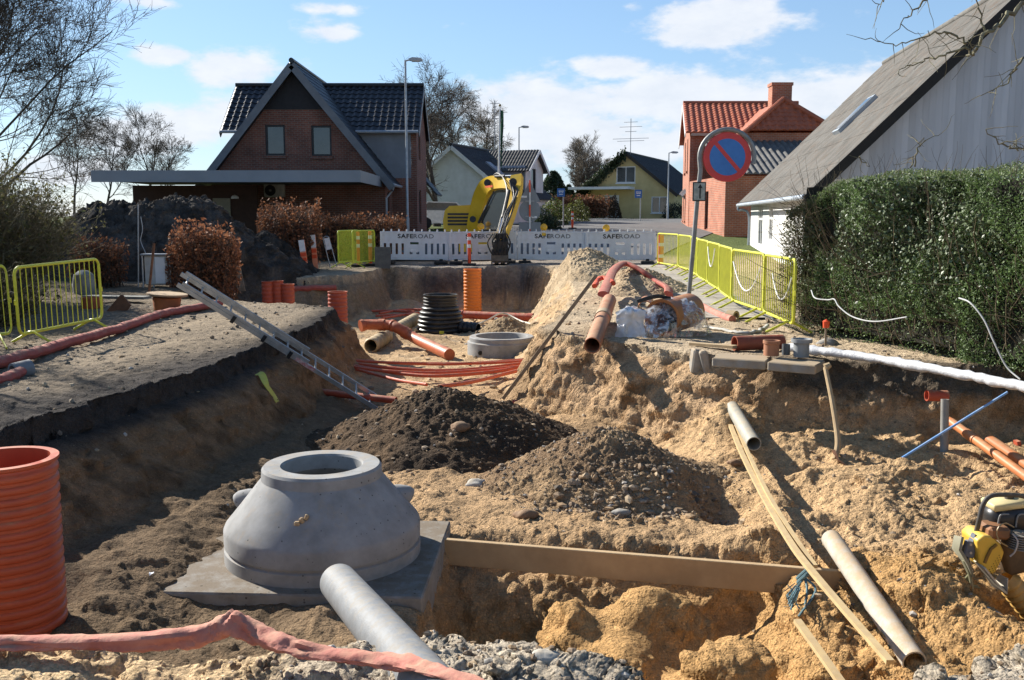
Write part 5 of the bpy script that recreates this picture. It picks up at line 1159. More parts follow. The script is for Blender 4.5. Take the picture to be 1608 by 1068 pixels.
def sign_backs():
    Y = 36.2; t = thing('road_sign', 'grey backs of triangular and round road signs on a red and white pole', 'road sign', (at(832, 365, Y).x, Y, .3))
    px = lambda x, y: at(x, y, Y)
    a = px(832, 283); m = MB()
    for i in range(8):
        pass
    zb = gz(a.x, Y); k = 6
    for i in range(k):
        m = MB(); z0 = zb + (a.z - zb) * i / k; z1 = zb + (a.z - zb) * (i + 1) / k; m.tube([(a.x, Y - .06, z0), (a.x, Y - .06, z1)], .03, 10); m.build('pole_band', M_orred if i % 2 == 1 else M_refl, t)
    al = mat('aluminium_back', (.22, .24, .26), (.18, .195, .21), scale=2, rough=.5, metal=.3)
    m = MB(); p0, p1, p2 = px(832, 284), px(815, 317), px(849, 317); m.prism([(p0.x, p0.z), (p1.x, p1.z), (p2.x, p2.z)], (0, Y, 0), X_, Z_, (0, .02, 0)); m.build('triangular_plate', al, t, smooth=False)
    c = px(832, 331); r = px(849, 331).x - c.x; m = MB(); m.lathe([(0, 0), (r, 0), (r, .02), (0, .02)], 40, Matrix.Translation((c.x, Y + .03, c.z)) @ Matrix.Rotation(R(90), 4, 'X')); m.build('round_plate', al, t)
    c = px(832, 358); m = MB(); m.box((c.x, Y, c.z), (px(849, 358).x - px(815, 358).x, .02, px(0, 349).z - px(0, 367).z)); m.build('supplementary_plate', al, t, smooth=False)
    m = MB()
    for x, y in ((823, 309), (839, 341)): q = px(x, y); m = MB(); m.box((q.x, Y - .03, q.z), (.2, .012, .07)); m.build('sticker', M_refl, t, smooth=False)
    for y in (316, 340): q = px(832, y); m = MB(); m.box((q.x, Y - .05, q.z), (.34, .03, .05)); m.build('clamp', M_galv, t, smooth=False)
sign_backs()

# no-parking sign on a leaning, arched pole
def no_parking():
    Y = 14.4; P = lambda x, y, dy=0: at(x, y, Y + dy)
    base = P(1082, 474); base = Vector((base.x - .03, Y, 0)); 
    t = thing('no_parking_sign', 'round red and blue no parking sign on a leaning grey pole with an arched top', 'road sign', tuple(base))
    c = P(1141.5, 247); r = (P(1180, 247).x - P(1103.5, 247).x) / 2
    arc = [Vector((c.x, Y, c.z)) + Vector((math.cos(a), 0, math.sin(a))) * (r + .045) for a in np.linspace(R(182), R(-14), 20)]
    path = [base - Vector((.02, 0, .15)), base.lerp(P(1096, 300), .5), P(1096, 300), P(1100, 268)] + arc
    m = MB(); m.tube(path, .034, 14); m.build('pole', mat('worn_grey_pole', (.27, .27, .26), (.20, .20, .19), scale=9, rough=.55, metal=.3), t)
    T = Matrix.Translation((c.x, Y - .035, c.z)) @ Matrix.Rotation(R(4), 4, 'Z') @ Matrix.Rotation(R(90), 4, 'X')
    red = mat('sign_red', (.62, .03, .025), (.52, .028, .022), scale=6, rough=.35, spec=.5); blue = mat('sign_disc_blue', (.03, .14, .42), (.035, .17, .48), scale=9, rough=.4, spec=.5)
    m = MB(); m.lathe([(0, -.03), (r, -.03), (r, -.005), (r * .985, 0), (r * .70, 0), (0, 0)], 56, T); d = m.build('sign_disc', red, t)
    m = MB(); m.lathe([(0, .003), (r * .745, .003), (r * .745, .0), (0, .0)], 48, T); bl = m.build('blue_field', blue, d)
    m = MB(); w = r * .16; L = r * .76; a = R(-48); ca, sa = math.cos(a), math.sin(a)
    m.M = T; m.add([(x * ca - y * sa, x * sa + y * ca, z) for x, y, z in ((-L, -w / 2, .006), (L, -w / 2, .006), (L, w / 2, .006), (-L, w / 2, .006), (-L, -w / 2, .0035), (L, -w / 2, .0035), (L, w / 2, .0035), (-L, w / 2, .0035))], [(0, 1, 2, 3), (0, 4, 5, 1), (1, 5, 6, 2), (2, 6, 7, 3), (3, 7, 4, 0)]); m.build('slash', red, d, smooth=False)
    p0, p1 = P(1087, 286), P(1107, 316); cx, cz = (p0.x + p1.x) / 2, (p0.z + p1.z) / 2; w, h = p1.x - p0.x, p0.z - p1.z
    m = MB(); m.box((cx, Y - .05, cz), (w, .014, h), bev=.006); pl = m.build('plate', mat('black_edge', (.02, .02, .02), rough=.5), t)
    m = MB(); m.box((cx, Y - .059, cz), (w * .84, .006, h * .88)); m.build('plate_face', mat('dirty_white_plate', (.40, .42, .38), (.22, .25, .22), scale=14, rough=.6), pl, smooth=False)
    m = MB(); ax = cx + .01; m.box((ax, Y - .064, cz - h * .06), (w * .10, .004, h * .62)); m.prism([(-w * .17, 0), (w * .17, 0), (0, h * .22)], (ax, Y - .066, cz + h * .18), X_, Z_, (0, .004, 0)); m.build('arrow', mat('black_print', (.02, .022, .02), rough=.6), pl, smooth=False)
    for z in (.09, -.09):
        m = MB(); m.tube([(cx - .04, Y - .035, cz + z), (cx + .03, Y + .035, cz + z)], .012, 6); m.build('clamp', M_galv, t)
no_parking()

# ------------------------------------------------------------------ white barriers with lettering
def barrier_proto():
    W, H, T = 2.30, 1.0, .05
    t = thing('barrier', 'white plastic road barrier', 'barrier')
    holes = []
    zs0, zs1 = .18, .52
    n = 11; xs = np.linspace(-W / 2 + .16, W / 2 - .16, n)
    for i, x in enumerate(xs):
        if i in (5,): continue
        if abs(x) < .32: continue
        holes.append((x - .042, zs0, x + .042, zs1))
    holes += [(-.145, .49, .145, .56), (-.165, .18, -.06, .26), (.06, .18, .165, .26)]
    p = panel('panel', (0, -T / 2, .12), X_, Z_, [(-W / 2 + .01, 0), (W / 2 - .01, 0), (W / 2 - .01, H - .14), (-W / 2 + .01, H - .14)], holes, M_barr, t, depth=T, smooth=False)
    m = MB()
    for sx in (-1, 1): m.box((sx * (W / 2 - .045), 0, .56), (.09, T + .02, .9), bev=.012)
    m.box((0, 0, .155), (W - .18, T + .022, .07), bev=.01); m.box((0, 0, .985), (W - .18, T + .02, .06), bev=.01)
    m.build('frame', M_barr, t)
    for i in range(9):
        s = MB(); s.tube([(-W / 2 + .12 + i * (W - .24) / 8, 0, 1.01), (-W / 2 + .12 + i * (W - .24) / 8, 0, 1.085)], [.028, .02], 8); s.build('stud', M_barr, t)
    m = MB(); m.box((0, -T / 2 - .004, .415), (.24, .006, .11)); m.build('sticker', M_refl, p, smooth=False)
    for word, x, b, mt, sp in (('SAFE', -.30, .005, mat('black_print', (.02, .022, .02), rough=.6), 1.12), ('ROAD', .31, .0025, M_grey_txt, 1.12)):
        me = text_mesh(word, .185, .003, b, sp); me.transform(Matrix.Translation((x, -T / 2 - .003, .86)) @ Matrix.Rotation(R(90), 4, 'X') @ Matrix.Scale(1.25, 4, (1, 0, 0))); link('lettering', me, mt, p)
    for sx in (-1, 1):
        m = MB(); m.box((sx * (W / 2 - .25), 0, .05), (.42, .75, .1), bev=.025); m.box((sx * (W / 2 - .25), 0, .12), (.12, .12, .08), bev=.01); m.build('foot', M_rubber, t)
    return t
bp = barrier_proto()
BX = [597, 704.5, 812, 918.5, 1029]
for i in range(4):
    a = at(BX[i], 410, 32.0); b = at(BX[i + 1], 410, 32.0 - .25 * (i == 3)); mid = (a + b) / 2; ang = math.atan2(b.y - a.y, b.x - a.x); z = .08
    lab = ['white plastic road barrier at the left end of the row, beside the green fence', 'white plastic road barrier behind the red marker post and left of the digger arm', 'white plastic road barrier just right of the digger arm', 'white plastic road barrier at the right end, joining the yellow fences'][i]
    o = bp if i == 0 else copy_tree(bp)
    s = (b - a).length / 2.31
    o.matrix_world = Matrix.Translation((mid.x, mid.y, z)) @ Matrix.Rotation(ang, 4, 'Z') @ Matrix.Rotation(R([.5, -.7, .3, -.4][i]), 4, 'Y') @ Matrix.Rotation(R([-1.5, 1.2, -2.2, 1.8][i]), 4, 'X'); o.scale = (s, 1, 1.06)
    o['label'] = lab; o['group'] = 'white barriers across the road'
def warn_lamp(label, px, py, Y=32.05):
    c = at(px, py, Y); t = thing('warning_lamp', label, 'warning lamp', (c.x, Y, c.z - .3), 0, 'yellow warning lamps on the barriers')
    m = MB(); m.box((c.x, Y, c.z - .24), (.16, .09, .16), bev=.02); m.build('battery_case', M_exy, t)
    m = MB(); m.lathe([(0, -.045), (.09, -.04), (.118, -.02), (.118, .02), (.09, .04), (0, .045)], 24, Matrix.Translation((c.x, Y, c.z - .02)) @ Matrix.Rotation(R(90), 4, 'X')); m.build('lens', mat('amber_lens', (.72, .40, .01), (.62, .34, .01), scale=20, rough=.3, spec=.6), t)
warn_lamp('round yellow warning lamp on the barrier in front of the digger boom', 755, 355); warn_lamp('round yellow warning lamp on the barrier right of the digger arm', 854, 356); warn_lamp('round yellow warning lamp on the right end barrier', 952, 357)

# ------------------------------------------------------------------ crowd fences
def fence_proto(mt, nbar=15, W=2.1, H=1.05, rb=.008, label=''):
    t = thing('crowd_fence', label, 'fence')
    r = .11; z0 = .16
    pts = []
    for cx, cz, a0 in ((W / 2 - r, H - r, 0), (-W / 2 + r, H - r, 90), (-W / 2 + r, z0 + r, 180), (W / 2 - r, z0 + r, 270)):
        for k in range(6): a = R(a0 + 90 * k / 5); pts.append((cx + r * math.cos(a), 0, cz + r * math.sin(a)))
    m = MB(); m.tube(pts, .021, 10, closed=True); m.build('frame', mt, t)
    for k in range(nbar):
        x = -W / 2 + W * (k + 1) / (nbar + 1)
        b = MB(); b.tube([(x, 0, z0), (x, 0, H)], rb, 6, caps=False); b.build('bar', mt, t)
    for sx in (-1, 1):
        m = MB(); x = sx * (W / 2 - .28); m.tube([(x, -.33, .012), (x, -.03, .165), (x, .03, .165), (x, .33, .012)], .019, 8); m.build('foot', mt, t)
    for sx in (-1, 1):
        m = MB()
        m = MB(); m.tube([(sx * W / 2, 0, .62), (sx * (W / 2 + .045), 0, .62), (sx * (W / 2 + .045), 0, .56)], .011, 6); m.build('hook', mt, t)
    return t
FL = ['yellow crowd fence nearest the green hedge', 'yellow crowd fence second from the green hedge, with a white cord on it', 'yellow crowd fence third from the green hedge', 'yellow crowd fence just right of the no parking pole', 'yellow crowd fence crossed by the no parking pole', 'yellow crowd fence just left of the no parking pole', 'yellow crowd fence second from the white barriers', 'yellow crowd fence touching the white barriers']
fx = [(1248, 13.2), (1199, 15.0), (1148, 17.0), (1128.5, 19.1), (1110, 21.2), (1094, 23.3), (1083.5, 25.4), (1063.5, 27.4), (1031, 29.4)]
fp = fence_proto(M_fy, label=FL[0]); FP = [at(x, 470, y) for x, y in fx]
for i in range(8):
    a, b = FP[i + 1], FP[i]; mid = (a + b) / 2; L = math.hypot(b.x - a.x, b.y - a.y); o = fp if i == 0 else copy_tree(fp)
    z = gz(mid.x, mid.y) + .0
    o.location = (mid.x, mid.y, z); o.rotation_euler = (0, 0, math.atan2(b.y - a.y, b.x - a.x)); o.scale = (L / 2.13, 1, 1.0); o['label'] = FL[i]; o['group'] = 'yellow crowd fences along the pavement'
fp2 = [(28, 162, 12.6, 14.3, 'yellow crowd fence standing at the left in front of the twiggy bush'), (-150, 19, 11.7, 12.5, 'yellow crowd fence cut by the left edge of the picture')]
for x0, x1, y0, y1, lab in fp2:
    a, b = at(x0, 500, y0), at(x1, 500, y1); mid = (a + b) / 2; o = copy_tree(fp); L = math.hypot(b.x - a.x, b.y - a.y); o.location = (mid.x, mid.y, gz(mid.x, mid.y)); o.rotation_euler = (0, R(-1.5), math.atan2(b.y - a.y, b.x - a.x)); o.scale = (L / 2.13, 1, 1.0); o['label'] = lab; o['group'] = 'yellow crowd fences on the left bank'
gp = fence_proto(M_fg, nbar=20, label='dull green crowd fence leaning against the beech hedge')
for k, (x0, x1, y0, y1, lab) in enumerate(((531, 563, 29.6, 31.4, 'green yellow crowd fence at the left of the pair by the beech hedge'), (553, 589, 29.7, 31.2, 'green yellow crowd fence at the right of the pair, beside the grey board'))):
    a, b = at(x0, 412, y0), at(x1, 412, y1); mid = (a + b) / 2; o = gp if k == 0 else copy_tree(gp); L = math.hypot(b.x - a.x, b.y - a.y); o.location = (mid.x, mid.y, gz(mid.x, mid.y)); o.rotation_euler = (0, 0, math.atan2(b.y - a.y, b.x - a.x)); o.scale = (L / 2.13, 1, 1.1); o['label'] = lab; o['group'] = 'green crowd fences by the hedge'
# orange and white strip on the end fence, white cord hanging on the fences
def cord_on_fence(i, label, sag, f0, f1, zt=.9):
    a, b = FP[i + 1], FP[i]; p = [a.lerp(b, f0 + (f1 - f0) * s) for s in np.linspace(0, 1, 12)]; z = gz(p[5].x, p[5].y)
    nx = Vector((-(b - a).y, (b - a).x, 0)).normalized() * .03
    if nx.x > 0: nx = -nx
    pts = [Vector((q.x, q.y, z + zt - sag * 4 * s * (1 - s))) + nx for q, s in zip(p, np.linspace(0, 1, 12))]
    m = MB(); m.tube(pts, .011, 6); m.build('cord', M_white, label=label, cat='cord', group='white cords on the fences')
cord_on_fence(0, 'short white cord hanging on the fence nearest the hedge', .35, .35, .95, .8); cord_on_fence(1, 'white cord sagging deeply on the second fence from the hedge', .45, .1, .95, .85); cord_on_fence(3, 'white cord sagging on the fence right of the no parking pole', .4, .1, .7, .95)
a = at(1033, 366, 29.3); m = MB(); m.box((a.x + .1, 29.25, .65), (.14, .03, .9)); o = m.build('marker_strip', M_orred, label='orange and white marker strip on the fence end beside the white barriers', cat='marker', smooth=False)
for z in (.45, .8):
    m = MB(); m.box((a.x + .1, 29.233, z), (.14, .006, .1)); m.build('white_band', M_refl, o, smooth=False)

# ------------------------------------------------------------------ marker posts and boards
def post(label, px, pyt, pyb, Y, col=None, r=.055):
    a = at(px, pyt, Y); z0 = gz(a.x, Y); t = thing('marker_post', label, 'marker post', (a.x, Y, z0), 0, 'orange marker posts')
    h = a.z - z0; m = MB(); m.tube([(a.x, Y, z0 + .05), (a.x, Y, z0 + h)], r, 14); p = m.build('tube', col or M_orred, t)
    for f in (.55, .78):
        m = MB(); m.lathe([(r + .002, 0), (r + .002, .11)], 14, Matrix.Translation((a.x, Y, z0 + h * f))); m.build('white_band', M_refl, p)
    m = MB(); m.box((a.x, Y, z0 + .04), (.42, .42, .08), bev=.03); m.build('foot', M_rubber, t)
post('orange red marker post in front of the green fences, left of the two', 562, 364, 415, 30.7); post('orange red marker post in front of the green fences, right of the two', 581, 363, 412, 31.2); post('orange red marker post in front of the white barrier', 737, 366, 412, 31.2)
post('far orange marker post by the road behind the barrier', 899, 332, 360, 50)
def board(label, top, bot, Y, w):
    a = at(*top, Y); b = at(*bot, Y); z = gz(b.x, Y); b = Vector((b.x, Y, z)); t = thing('marker_board', label, 'marker board', tuple(b), 0, 'red and white marker boards'); up = (a - b).normalized(); sd = Vector((up.z, 0, -up.x)); L = (a - b).length
    M = Matrix((sd, Vector((0, 1, 0)), up)).transposed().to_4x4(); M.translation = b
    m = MB(); m.M = M; m.box((0, 0, L / 2), (w, .03, L), bev=.008); p = m.build('board', mat('faded_orange', (.80, .22, .09), (.72, .30, .18), scale=3, rough=.6), t)
    for f, h, c in ((.83, .34, M_refl), (.42, .10, M_orred), (.57, .1, M_orred)):
        m = MB(); m.M = M; m.box((0, -.019, L * f), (w * .96, .006, L * h)); m.build('band', c, p, smooth=False)
    m = MB(); m.M = M; m.box((0, .0, .05), (w * 1.3, .22, .1), bev=.02); m.build('foot', M_rubber, t)
board('leaning red and white marker board by the tall beech shrub, left of the two', (473, 377), (481, 429), 27.2, .17); board('upright red and white marker board by the tall beech shrub, right of the two', (491, 369), (496, 424), 28.0, .15)
def info_board():
    Y = 28.4; P = lambda x, y: at(x, y, Y); b = P(521, 420); t = thing('info_board', 'small white notice on a leaning metal frame by the beech hedge', 'sign', (b.x, Y, gz(b.x, Y)))
    m = MB(); m.tube([P(519, 421), P(507, 374)], .015, 8); m.tube([P(529, 419), P(516, 372)], .015, 8); m.tube([P(507, 374), P(511, 371), P(516, 372)], .015, 8); m.build('frame', M_galv, t)
    p = [P(509, 374.5), P(516.5, 373), P(521, 391), P(513, 393)]; m = MB(); m.add([v + Vector((0, -.02, 0)) for v in p] + [v + Vector((0, .0, 0)) for v in p], [(0, 1, 2, 3), (7, 6, 5, 4), (0, 4, 5, 1), (1, 5, 6, 2), (2, 6, 7, 3), (3, 7, 4, 0)]); m.build('notice', M_refl, t, smooth=False)
info_board()
m = MB(); p = [at(x, y, Y) for x, y, Y in ((589, 422, 30.0), (613, 422, 30.0), (614, 388, 30.4), (588, 388, 30.4))]
m.add(p + [v + Vector((0, .06, 0)) for v in p], [(0, 1, 2, 3), (7, 6, 5, 4), (0, 4, 5, 1), (1, 5, 6, 2), (2, 6, 7, 3), (3, 7, 4, 0)]); m.build('paving_slab', mat('brown_grey_slab', (.14, .125, .10), (.10, .09, .075), rough=.9), label='brown grey slab leaning at the left end of the white barriers', cat='slab', smooth=False)

# ------------------------------------------------------------------ mini excavator
def excavator():
    P = lambda x, y, Y: at(x, y, Y); t = thing('excavator', 'yellow mini excavator behind the white barriers reaching its arm over them', 'excavator', (P(745, 370, 37.5).x, 37.5, .3))
    zg = .33
    c = P(735, 340, 38.2)
    m = MB()                                                  # engine cover with rounded shoulders
    prof = [(-1.25, .75), (-1.28, 1.15), (-1.2, 1.55), (-1.02, 1.72), (.2, 1.78), (.2, .75)]
    x0 = P(698, 350, 37.6).x + 1.26
    m.prism([(x0 + x, zg + z) for x, z in prof], (0, 37.0, 0), X_, Z_, (0, 1.7, 0)); b = m.build('engine_cover', M_exy, t, sharp=R(50))
    for k in range(4):
        m = MB(); m.box((x0 - .62, 36.985, zg + 1.02 + k * .13), (.95, .03, .075)); m.build('vent_slot', M_exb, b, smooth=False)
    # cab: frame and glass
    cx = P(778, 340, 37.5).x; w, d, h0, h1 = 1.05, 1.35, zg + .75, zg + 2.45
    m = MB(); m.box((cx, 37.7, h0 - .12), (1.5, 1.9, .24)); m.build('platform', M_exb, t, smooth=False)
    fr = MB()
    for sx in (-1, 1):
        for sy in (-1, 1): fr.beam((cx + sx * w / 2, 37.6 + sy * d / 2, h0), (cx + sx * (w / 2 - .06), 37.6 + sy * (d / 2 - .1), h1), .09, .09)
    for z, ins in ((h0 + .03, 0), (h1, .08)):
        for sx in (-1, 1): fr.beam((cx + sx * (w / 2 - ins), 37.6 - d / 2 + ins, z), (cx + sx * (w / 2 - ins), 37.6 + d / 2 - ins, z), .08, .08)
        for sy in (-1, 1): fr.beam((cx - w / 2 + ins, 37.6 + sy * (d / 2 - ins), z), (cx + w / 2 - ins, 37.6 + sy * (d / 2 - ins), z), .08, .08)
    fr.build('cab_frame', M_exb, t, smooth=False)
    g = MB(); g.box((cx, 37.6, (h0 + h1) / 2), (w - .1, d - .14, h1 - h0 - .1)); g.build('cab_glass', mat('tinted_cab_glass', (.03, .045, .05), (.05, .07, .075), scale=1, rough=.04, spec=1.0), t, smooth=False)
    g = MB(); g.box((cx, 37.6, h1 + .07), (w - .06, d - .06, .1), bev=.04); g.build('cab_roof', M_exy, t)
    # undercarriage
    for sx in (-1, 1):
        m = MB(); n = 28; pts = []
        for k in range(n):
            a = 2 * math.pi * k / n; pts.append((cx - .45 + sx * .72, 37.6 + (.85 if math.cos(a) > 0 else -.85) + .24 * math.cos(a), zg + .26 + .24 * math.sin(a)))
        m.sweep(pts + [pts[0]], [.34] * (n + 1), [.07] * (n + 1), (1, 0, 0)); tr = m.build('track', M_rubber, t)
        for yy in (-.85, -.4, 0, .4, .85):
            w_ = MB(); w_.lathe([(.05, -.12), (.19, -.12), (.19, .12), (.05, .12)], 16, Matrix.Translation((cx - .45 + sx * .72, 37.6 + yy, zg + .26)) @ Matrix.Rotation(R(90), 4, 'Y')); w_.build('roller', M_exb, tr)
    m = MB(); m.lathe([(.0, .45), (.55, .45), (.55, .62), (0, .62)], 24, Matrix.Translation((cx - .45, 37.6, zg))); m.build('turntable', M_exb, t)
    m = MB(); m.prism([(0, .05), (.08, .0), (.05, .25), (.09, .5), (0, .42)], (cx - 1.35, 36.1, zg), Vector((0, -1, 0)), Z_, (1.8, 0, 0)); m.build('dozer_blade', M_exy, t, smooth=False)
    # boom, stick
    s = Vector((-.35, -1, .1))
    bp_ = [P(741, 366, 36.6), P(747, 338, 36.4), P(755, 309, 36.2), P(767, 291, 35.7), P(785, 287, 35.0), P(806, 290, 34.2)]
    q = spline(bp_, 4); n = len(q); hs = [float(np.interp(i / (n - 1), [0, .15, .55, .8, 1], [.38, .46, .58, .46, .34])) for i in range(n)]
    m = MB(); m.sweep(q, [.26] * n, hs, s); bo = m.build('boom', M_exy, t, sharp=R(40))
    k0, k1 = P(808, 279, 34.2), P(813, 303, 34.0)
    st = [P(812, 277, 34.2), P(810, 300, 33.8), P(802, 335, 32.9), P(792, 365, 31.8), P(785, 388, 31.3)]
    q = spline(st, 4); n = len(q); m = MB(); m.sweep(q, [.24] * n, [float(np.interp(i / (n - 1), [0, .22, .5, 1], [.40, .42, .30, .22])) for i in range(n)], s); sk = m.build('stick', M_exy, t, sharp=R(40))
    for p_, r_ in ((P(768, 288, 35.5), .13), (P(808, 287, 34.0), .14), (P(745, 345, 36.2), .12)):
        for k_ in (-1, 1):
            pn = MB(); pn.lathe([(0, 0), (r_, 0), (r_, .05), (0, .05)], 16, Matrix.Translation(p_ + s.normalized() * (.14 * k_ + (.0 if k_ > 0 else -.05))) @ s.to_track_quat('Z', 'Y').to_matrix().to_4x4()); pn.build('pivot_pin', M_exb, bo)
    # rams and hoses
    def ram(a, b, f=.55, r=.055, nm='hydraulic_cylinder'):
        a = Vector(a); b = Vector(b); m = MB(); m.tube([a, a.lerp(b, f)], r, 10); c = m.build(nm, M_exb, t); m = MB(); m.tube([a.lerp(b, f - .02), b], r * .55, 8); m.build('rod', M_rod, c)
    ram(P(752, 350, 35.8), P(776, 300, 35.2)); ram(P(778, 277, 35.0), P(803, 276, 34.2), .6); ram(P(799, 300, 33.5), P(783, 372, 31.4), .6, .07)
    rs = np.random.RandomState(3); hz = MB()
    for k in range(5): hz.tube(spline([P(768 + k, 286 + k, 35.5), P(780 + 2 * k, 272 + 2 * k, 35.0), P(793 + k, 284 + 4 * k, 34.3), P(796 - k, 310 + 5 * k, 33.6), P(786 + k, 345, 32.9), P(779 + 2 * k, 374, 32.0)], 5), .022, 6)
    for k in range(7): hz.tube(spline([P(800 + 2 * k, 283 + 2 * k, 33.7), P(806 + k, 308 + rs.normal(0, 3), 33.2), P(797 + rs.normal(0, 3), 338, 32.2), P(789 + rs.normal(0, 3), 366, 31.3), P(777 + 4 * k, 388 + rs.normal(0, 4), 31.0)], 5), .026, 6)
    hz.build('hose', M_exb, bo)
    # compactor attachment in front of the barrier
    A = P(785, 395, 31.2); b0 = gz(A.x, 31.2)
    m = MB(); m.box((A.x, 31.15, b0 + .62), (.46, .34, .34), bev=.05); m.box((A.x - .02, 31.15, b0 + .92), (.38, .3, .18), bev=.03); at_ = m.build('quick_hitch', M_exb, t)
    m = MB()
    for k in range(9): m.tube(spline([(A.x - .22 + .055 * k, 30.96 + .05 * (k % 2), b0 + 1.0), (A.x - .36 + .09 * k + rs.normal(0, .04), 30.9, b0 + .72), (A.x - .30 + .075 * k + rs.normal(0, .05), 30.9, b0 + .45), (A.x - .2 + .05 * k, 30.96, b0 + .26)], 4), .024, 6)
    m.build('hose', M_rubber, at_)
    m = MB(); m.lathe([(.0, -.27), (.19, -.27), (.21, -.2), (.21, .2), (.19, .27), (0, .27)], 18, Matrix.Translation((A.x, 31.15, b0 + .36)) @ Matrix.Rotation(R(90), 4, 'Y')); m.build('rotator', M_exb, t)
    m = MB(); m.prism([(-.36, .0), (.3, .0), (.36, .1), (.3, .28), (-.3, .28)], (A.x - .28, 31.2, b0 + .02), Vector((0, -1, 0)), Z_, (.56, 0, 0)); m.build('bucket', mat('worn_bucket_steel', (.16, .12, .08), (.09, .07, .05), scale=8, rough=.6, metal=.3), t, smooth=False)
    for sx in (-1, 0, 1):
        m = MB(); m.box((A.x + sx * .2, 30.86, b0 + .05), (.07, .18, .05), bev=.01); m.build('tooth', M_rod, t)
    me = text_mesh('YANMAR', .15, .004, .006, 1.05); a, b = P(766, 297, 35.2), P(781, 294, 34.6); mid = P(773, 294, 35.0)
    dx = (P(786, 291, 34.9) - P(764, 294, 35.9)).normalized(); nn = Vector((.35, 1, -.1)).normalized(); dy = nn.cross(dx) * -1
    if dy.z < 0: dy = -dy
    nz = dx.cross(dy); M = Matrix((dx, dy, nz)).transposed().to_4x4(); M.translation = mid + nz * .2
    cpt = min(q2 := [(v - mid).length for v in spline(bp_, 4)]); me.transform(M); link('lettering', me, M_orred, bo)
excavator()
# distant parked car beside the white house
def car(label, px0, px1, pyt, Y, paint):
    a = at(px0, pyt, Y); b = at(px1, pyt, Y); L = 4.1; cx = (a.x + b.x) / 2; z = gz(cx, Y); t = thing('parked_car', label, 'car', (cx, Y, z), R(0))
    T = Matrix.Translation((cx, Y, z)) @ Matrix.Rotation(R(25), 4, 'Z')
    m = MB(); m.M = T; m.prism([(-2.05, .3), (2.05, .3), (2.08, .62), (1.9, .85), (1.0, .95), (.45, 1.42), (-1.2, 1.45), (-1.85, .98), (-2.08, .9)], (0, -.82, 0), X_, Z_, (0, 1.64, 0)); bd = m.build('body', paint, t, sharp=R(30))
    m = MB(); m.M = T
    for s in (-1, 1): m = MB(); m.M = T; m.prism([(.85, .96), (.42, 1.36), (-1.15, 1.39), (-1.6, 1.0)], (0, s * .825 - .005, 0), X_, Z_, (0, .01, 0)); m.build('window', M_glass, bd, smooth=False)
    m = MB(); m.M = T; m.add([(1.0, -.7, .97), (1.0, .7, .97), (.5, .62, 1.39), (.5, -.62, 1.39), (1.03, -.7, .97), (1.03, .7, .97), (.53, .62, 1.4), (.53, -.62, 1.4)], [(4, 5, 6, 7), (0, 3, 2, 1), (0, 1, 5, 4), (1, 2, 6, 5), (2, 3, 7, 6), (3, 0, 4, 7)]); m.build('windscreen', M_glass, bd, smooth=False)
    for x in (-1.3, 1.3):
        for y in (-.78, .78):
            m = MB(); m.lathe([(.0, -.1), (.2, -.1), (.31, -.09), (.31, .09), (.2, .1), (0, .1)], 18, T @ Matrix.Translation((x, y, .31)) @ Matrix.Rotation(R(90), 4, 'X')); w = m.build('wheel', M_rubber, t)
    for y in (-.6, .6):
        m = MB(); m.M = T; m.box((2.03, y, .72), (.08, .3, .14), bev=.02); m.build('headlight', M_refl, t)
car('pale silver car parked by the white house, behind the bare tree', 676, 716, 322, 52, mat('silver_paint', (.45, .47, .50), rough=.25, metal=.6))
b = at(812, 355, 48)
# ------------------------------------------------------------------ materials in the pit
M_conc = mat('precast_concrete', (.31, .31, .305), (.215, .215, .21), scale=5, rough=.9, bump=.0010, bscale=110, detail=9, pits=26, dust=.16, dust_col=(.36, .27, .17))
M_conc_d = mat('dusty_concrete', (.30, .285, .255), (.20, .185, .16), scale=5, rough=.92, bump=.004, bscale=70, dust=.85, dust_col=(.33, .25, .16))
M_slabc = mat('muddy_concrete', (.30, .29, .27), (.21, .195, .17), scale=4, rough=.92, bump=.003, bscale=60, dust=.6, dust_col=(.15, .11, .07), pits=20)
M_orpipe = mat('orange_brown_pipe', (.42, .105, .04), (.34, .085, .035), scale=5, rough=.45, dust=.25)
M_redpipe = mat('red_brown_pipe', (.40, .07, .035), (.32, .06, .03), scale=5, rough=.5, dust=.35)
M_tallpipe = mat('brick_orange_plastic', (.46, .085, .034), (.36, .062, .027), scale=3, rough=.42, dust=.3, dust_col=(.42, .22, .12))
M_orribbed = mat('bright_orange_plastic', (.72, .20, .028), (.62, .165, .025), scale=3, rough=.45, dust=.1)
M_blackpl = mat('black_plastic', (.018, .018, .019), (.03, .029, .028), scale=7, rough=.38, dust=.2, dust_col=(.2, .16, .11))
M_cable = mat('red_conduit', (.55, .10, .045), (.46, .085, .04), scale=12, rough=.5, dust=.3)
M_hose = mat('dull_red_fabric', (.42, .10, .075), (.32, .075, .06), scale=7, rough=.85, bump=.006, bscale=25, dust=.4, dust_col=(.36, .22, .15))
M_hosepink = mat('pink_red_fabric', (.50, .205, .155), (.38, .12, .09), scale=6, rough=.85, bump=.006, bscale=25, dust=.35, dust_col=(.46, .29, .19))
M_wood = mat('raw_timber', (.42, .31, .18), (.33, .235, .13), scale=9, rough=.85, dust=.25)
M_oldwood = mat('weathered_timber', (.26, .20, .135), (.18, .135, .09), scale=9, rough=.9, dust=.3)
M_greypipe = mat('dusty_grey_pipe', (.20, .21, .22), (.16, .165, .17), scale=11, rough=.6, dust=.25, dust_col=(.30, .25, .18), bump=.002, bscale=60)
M_whitepipe = mat('sandy_white_pipe', (.46, .43, .37), (.36, .32, .26), scale=7, rough=.8, dust=.6, dust_col=(.44, .31, .18), bump=.003, bscale=90)
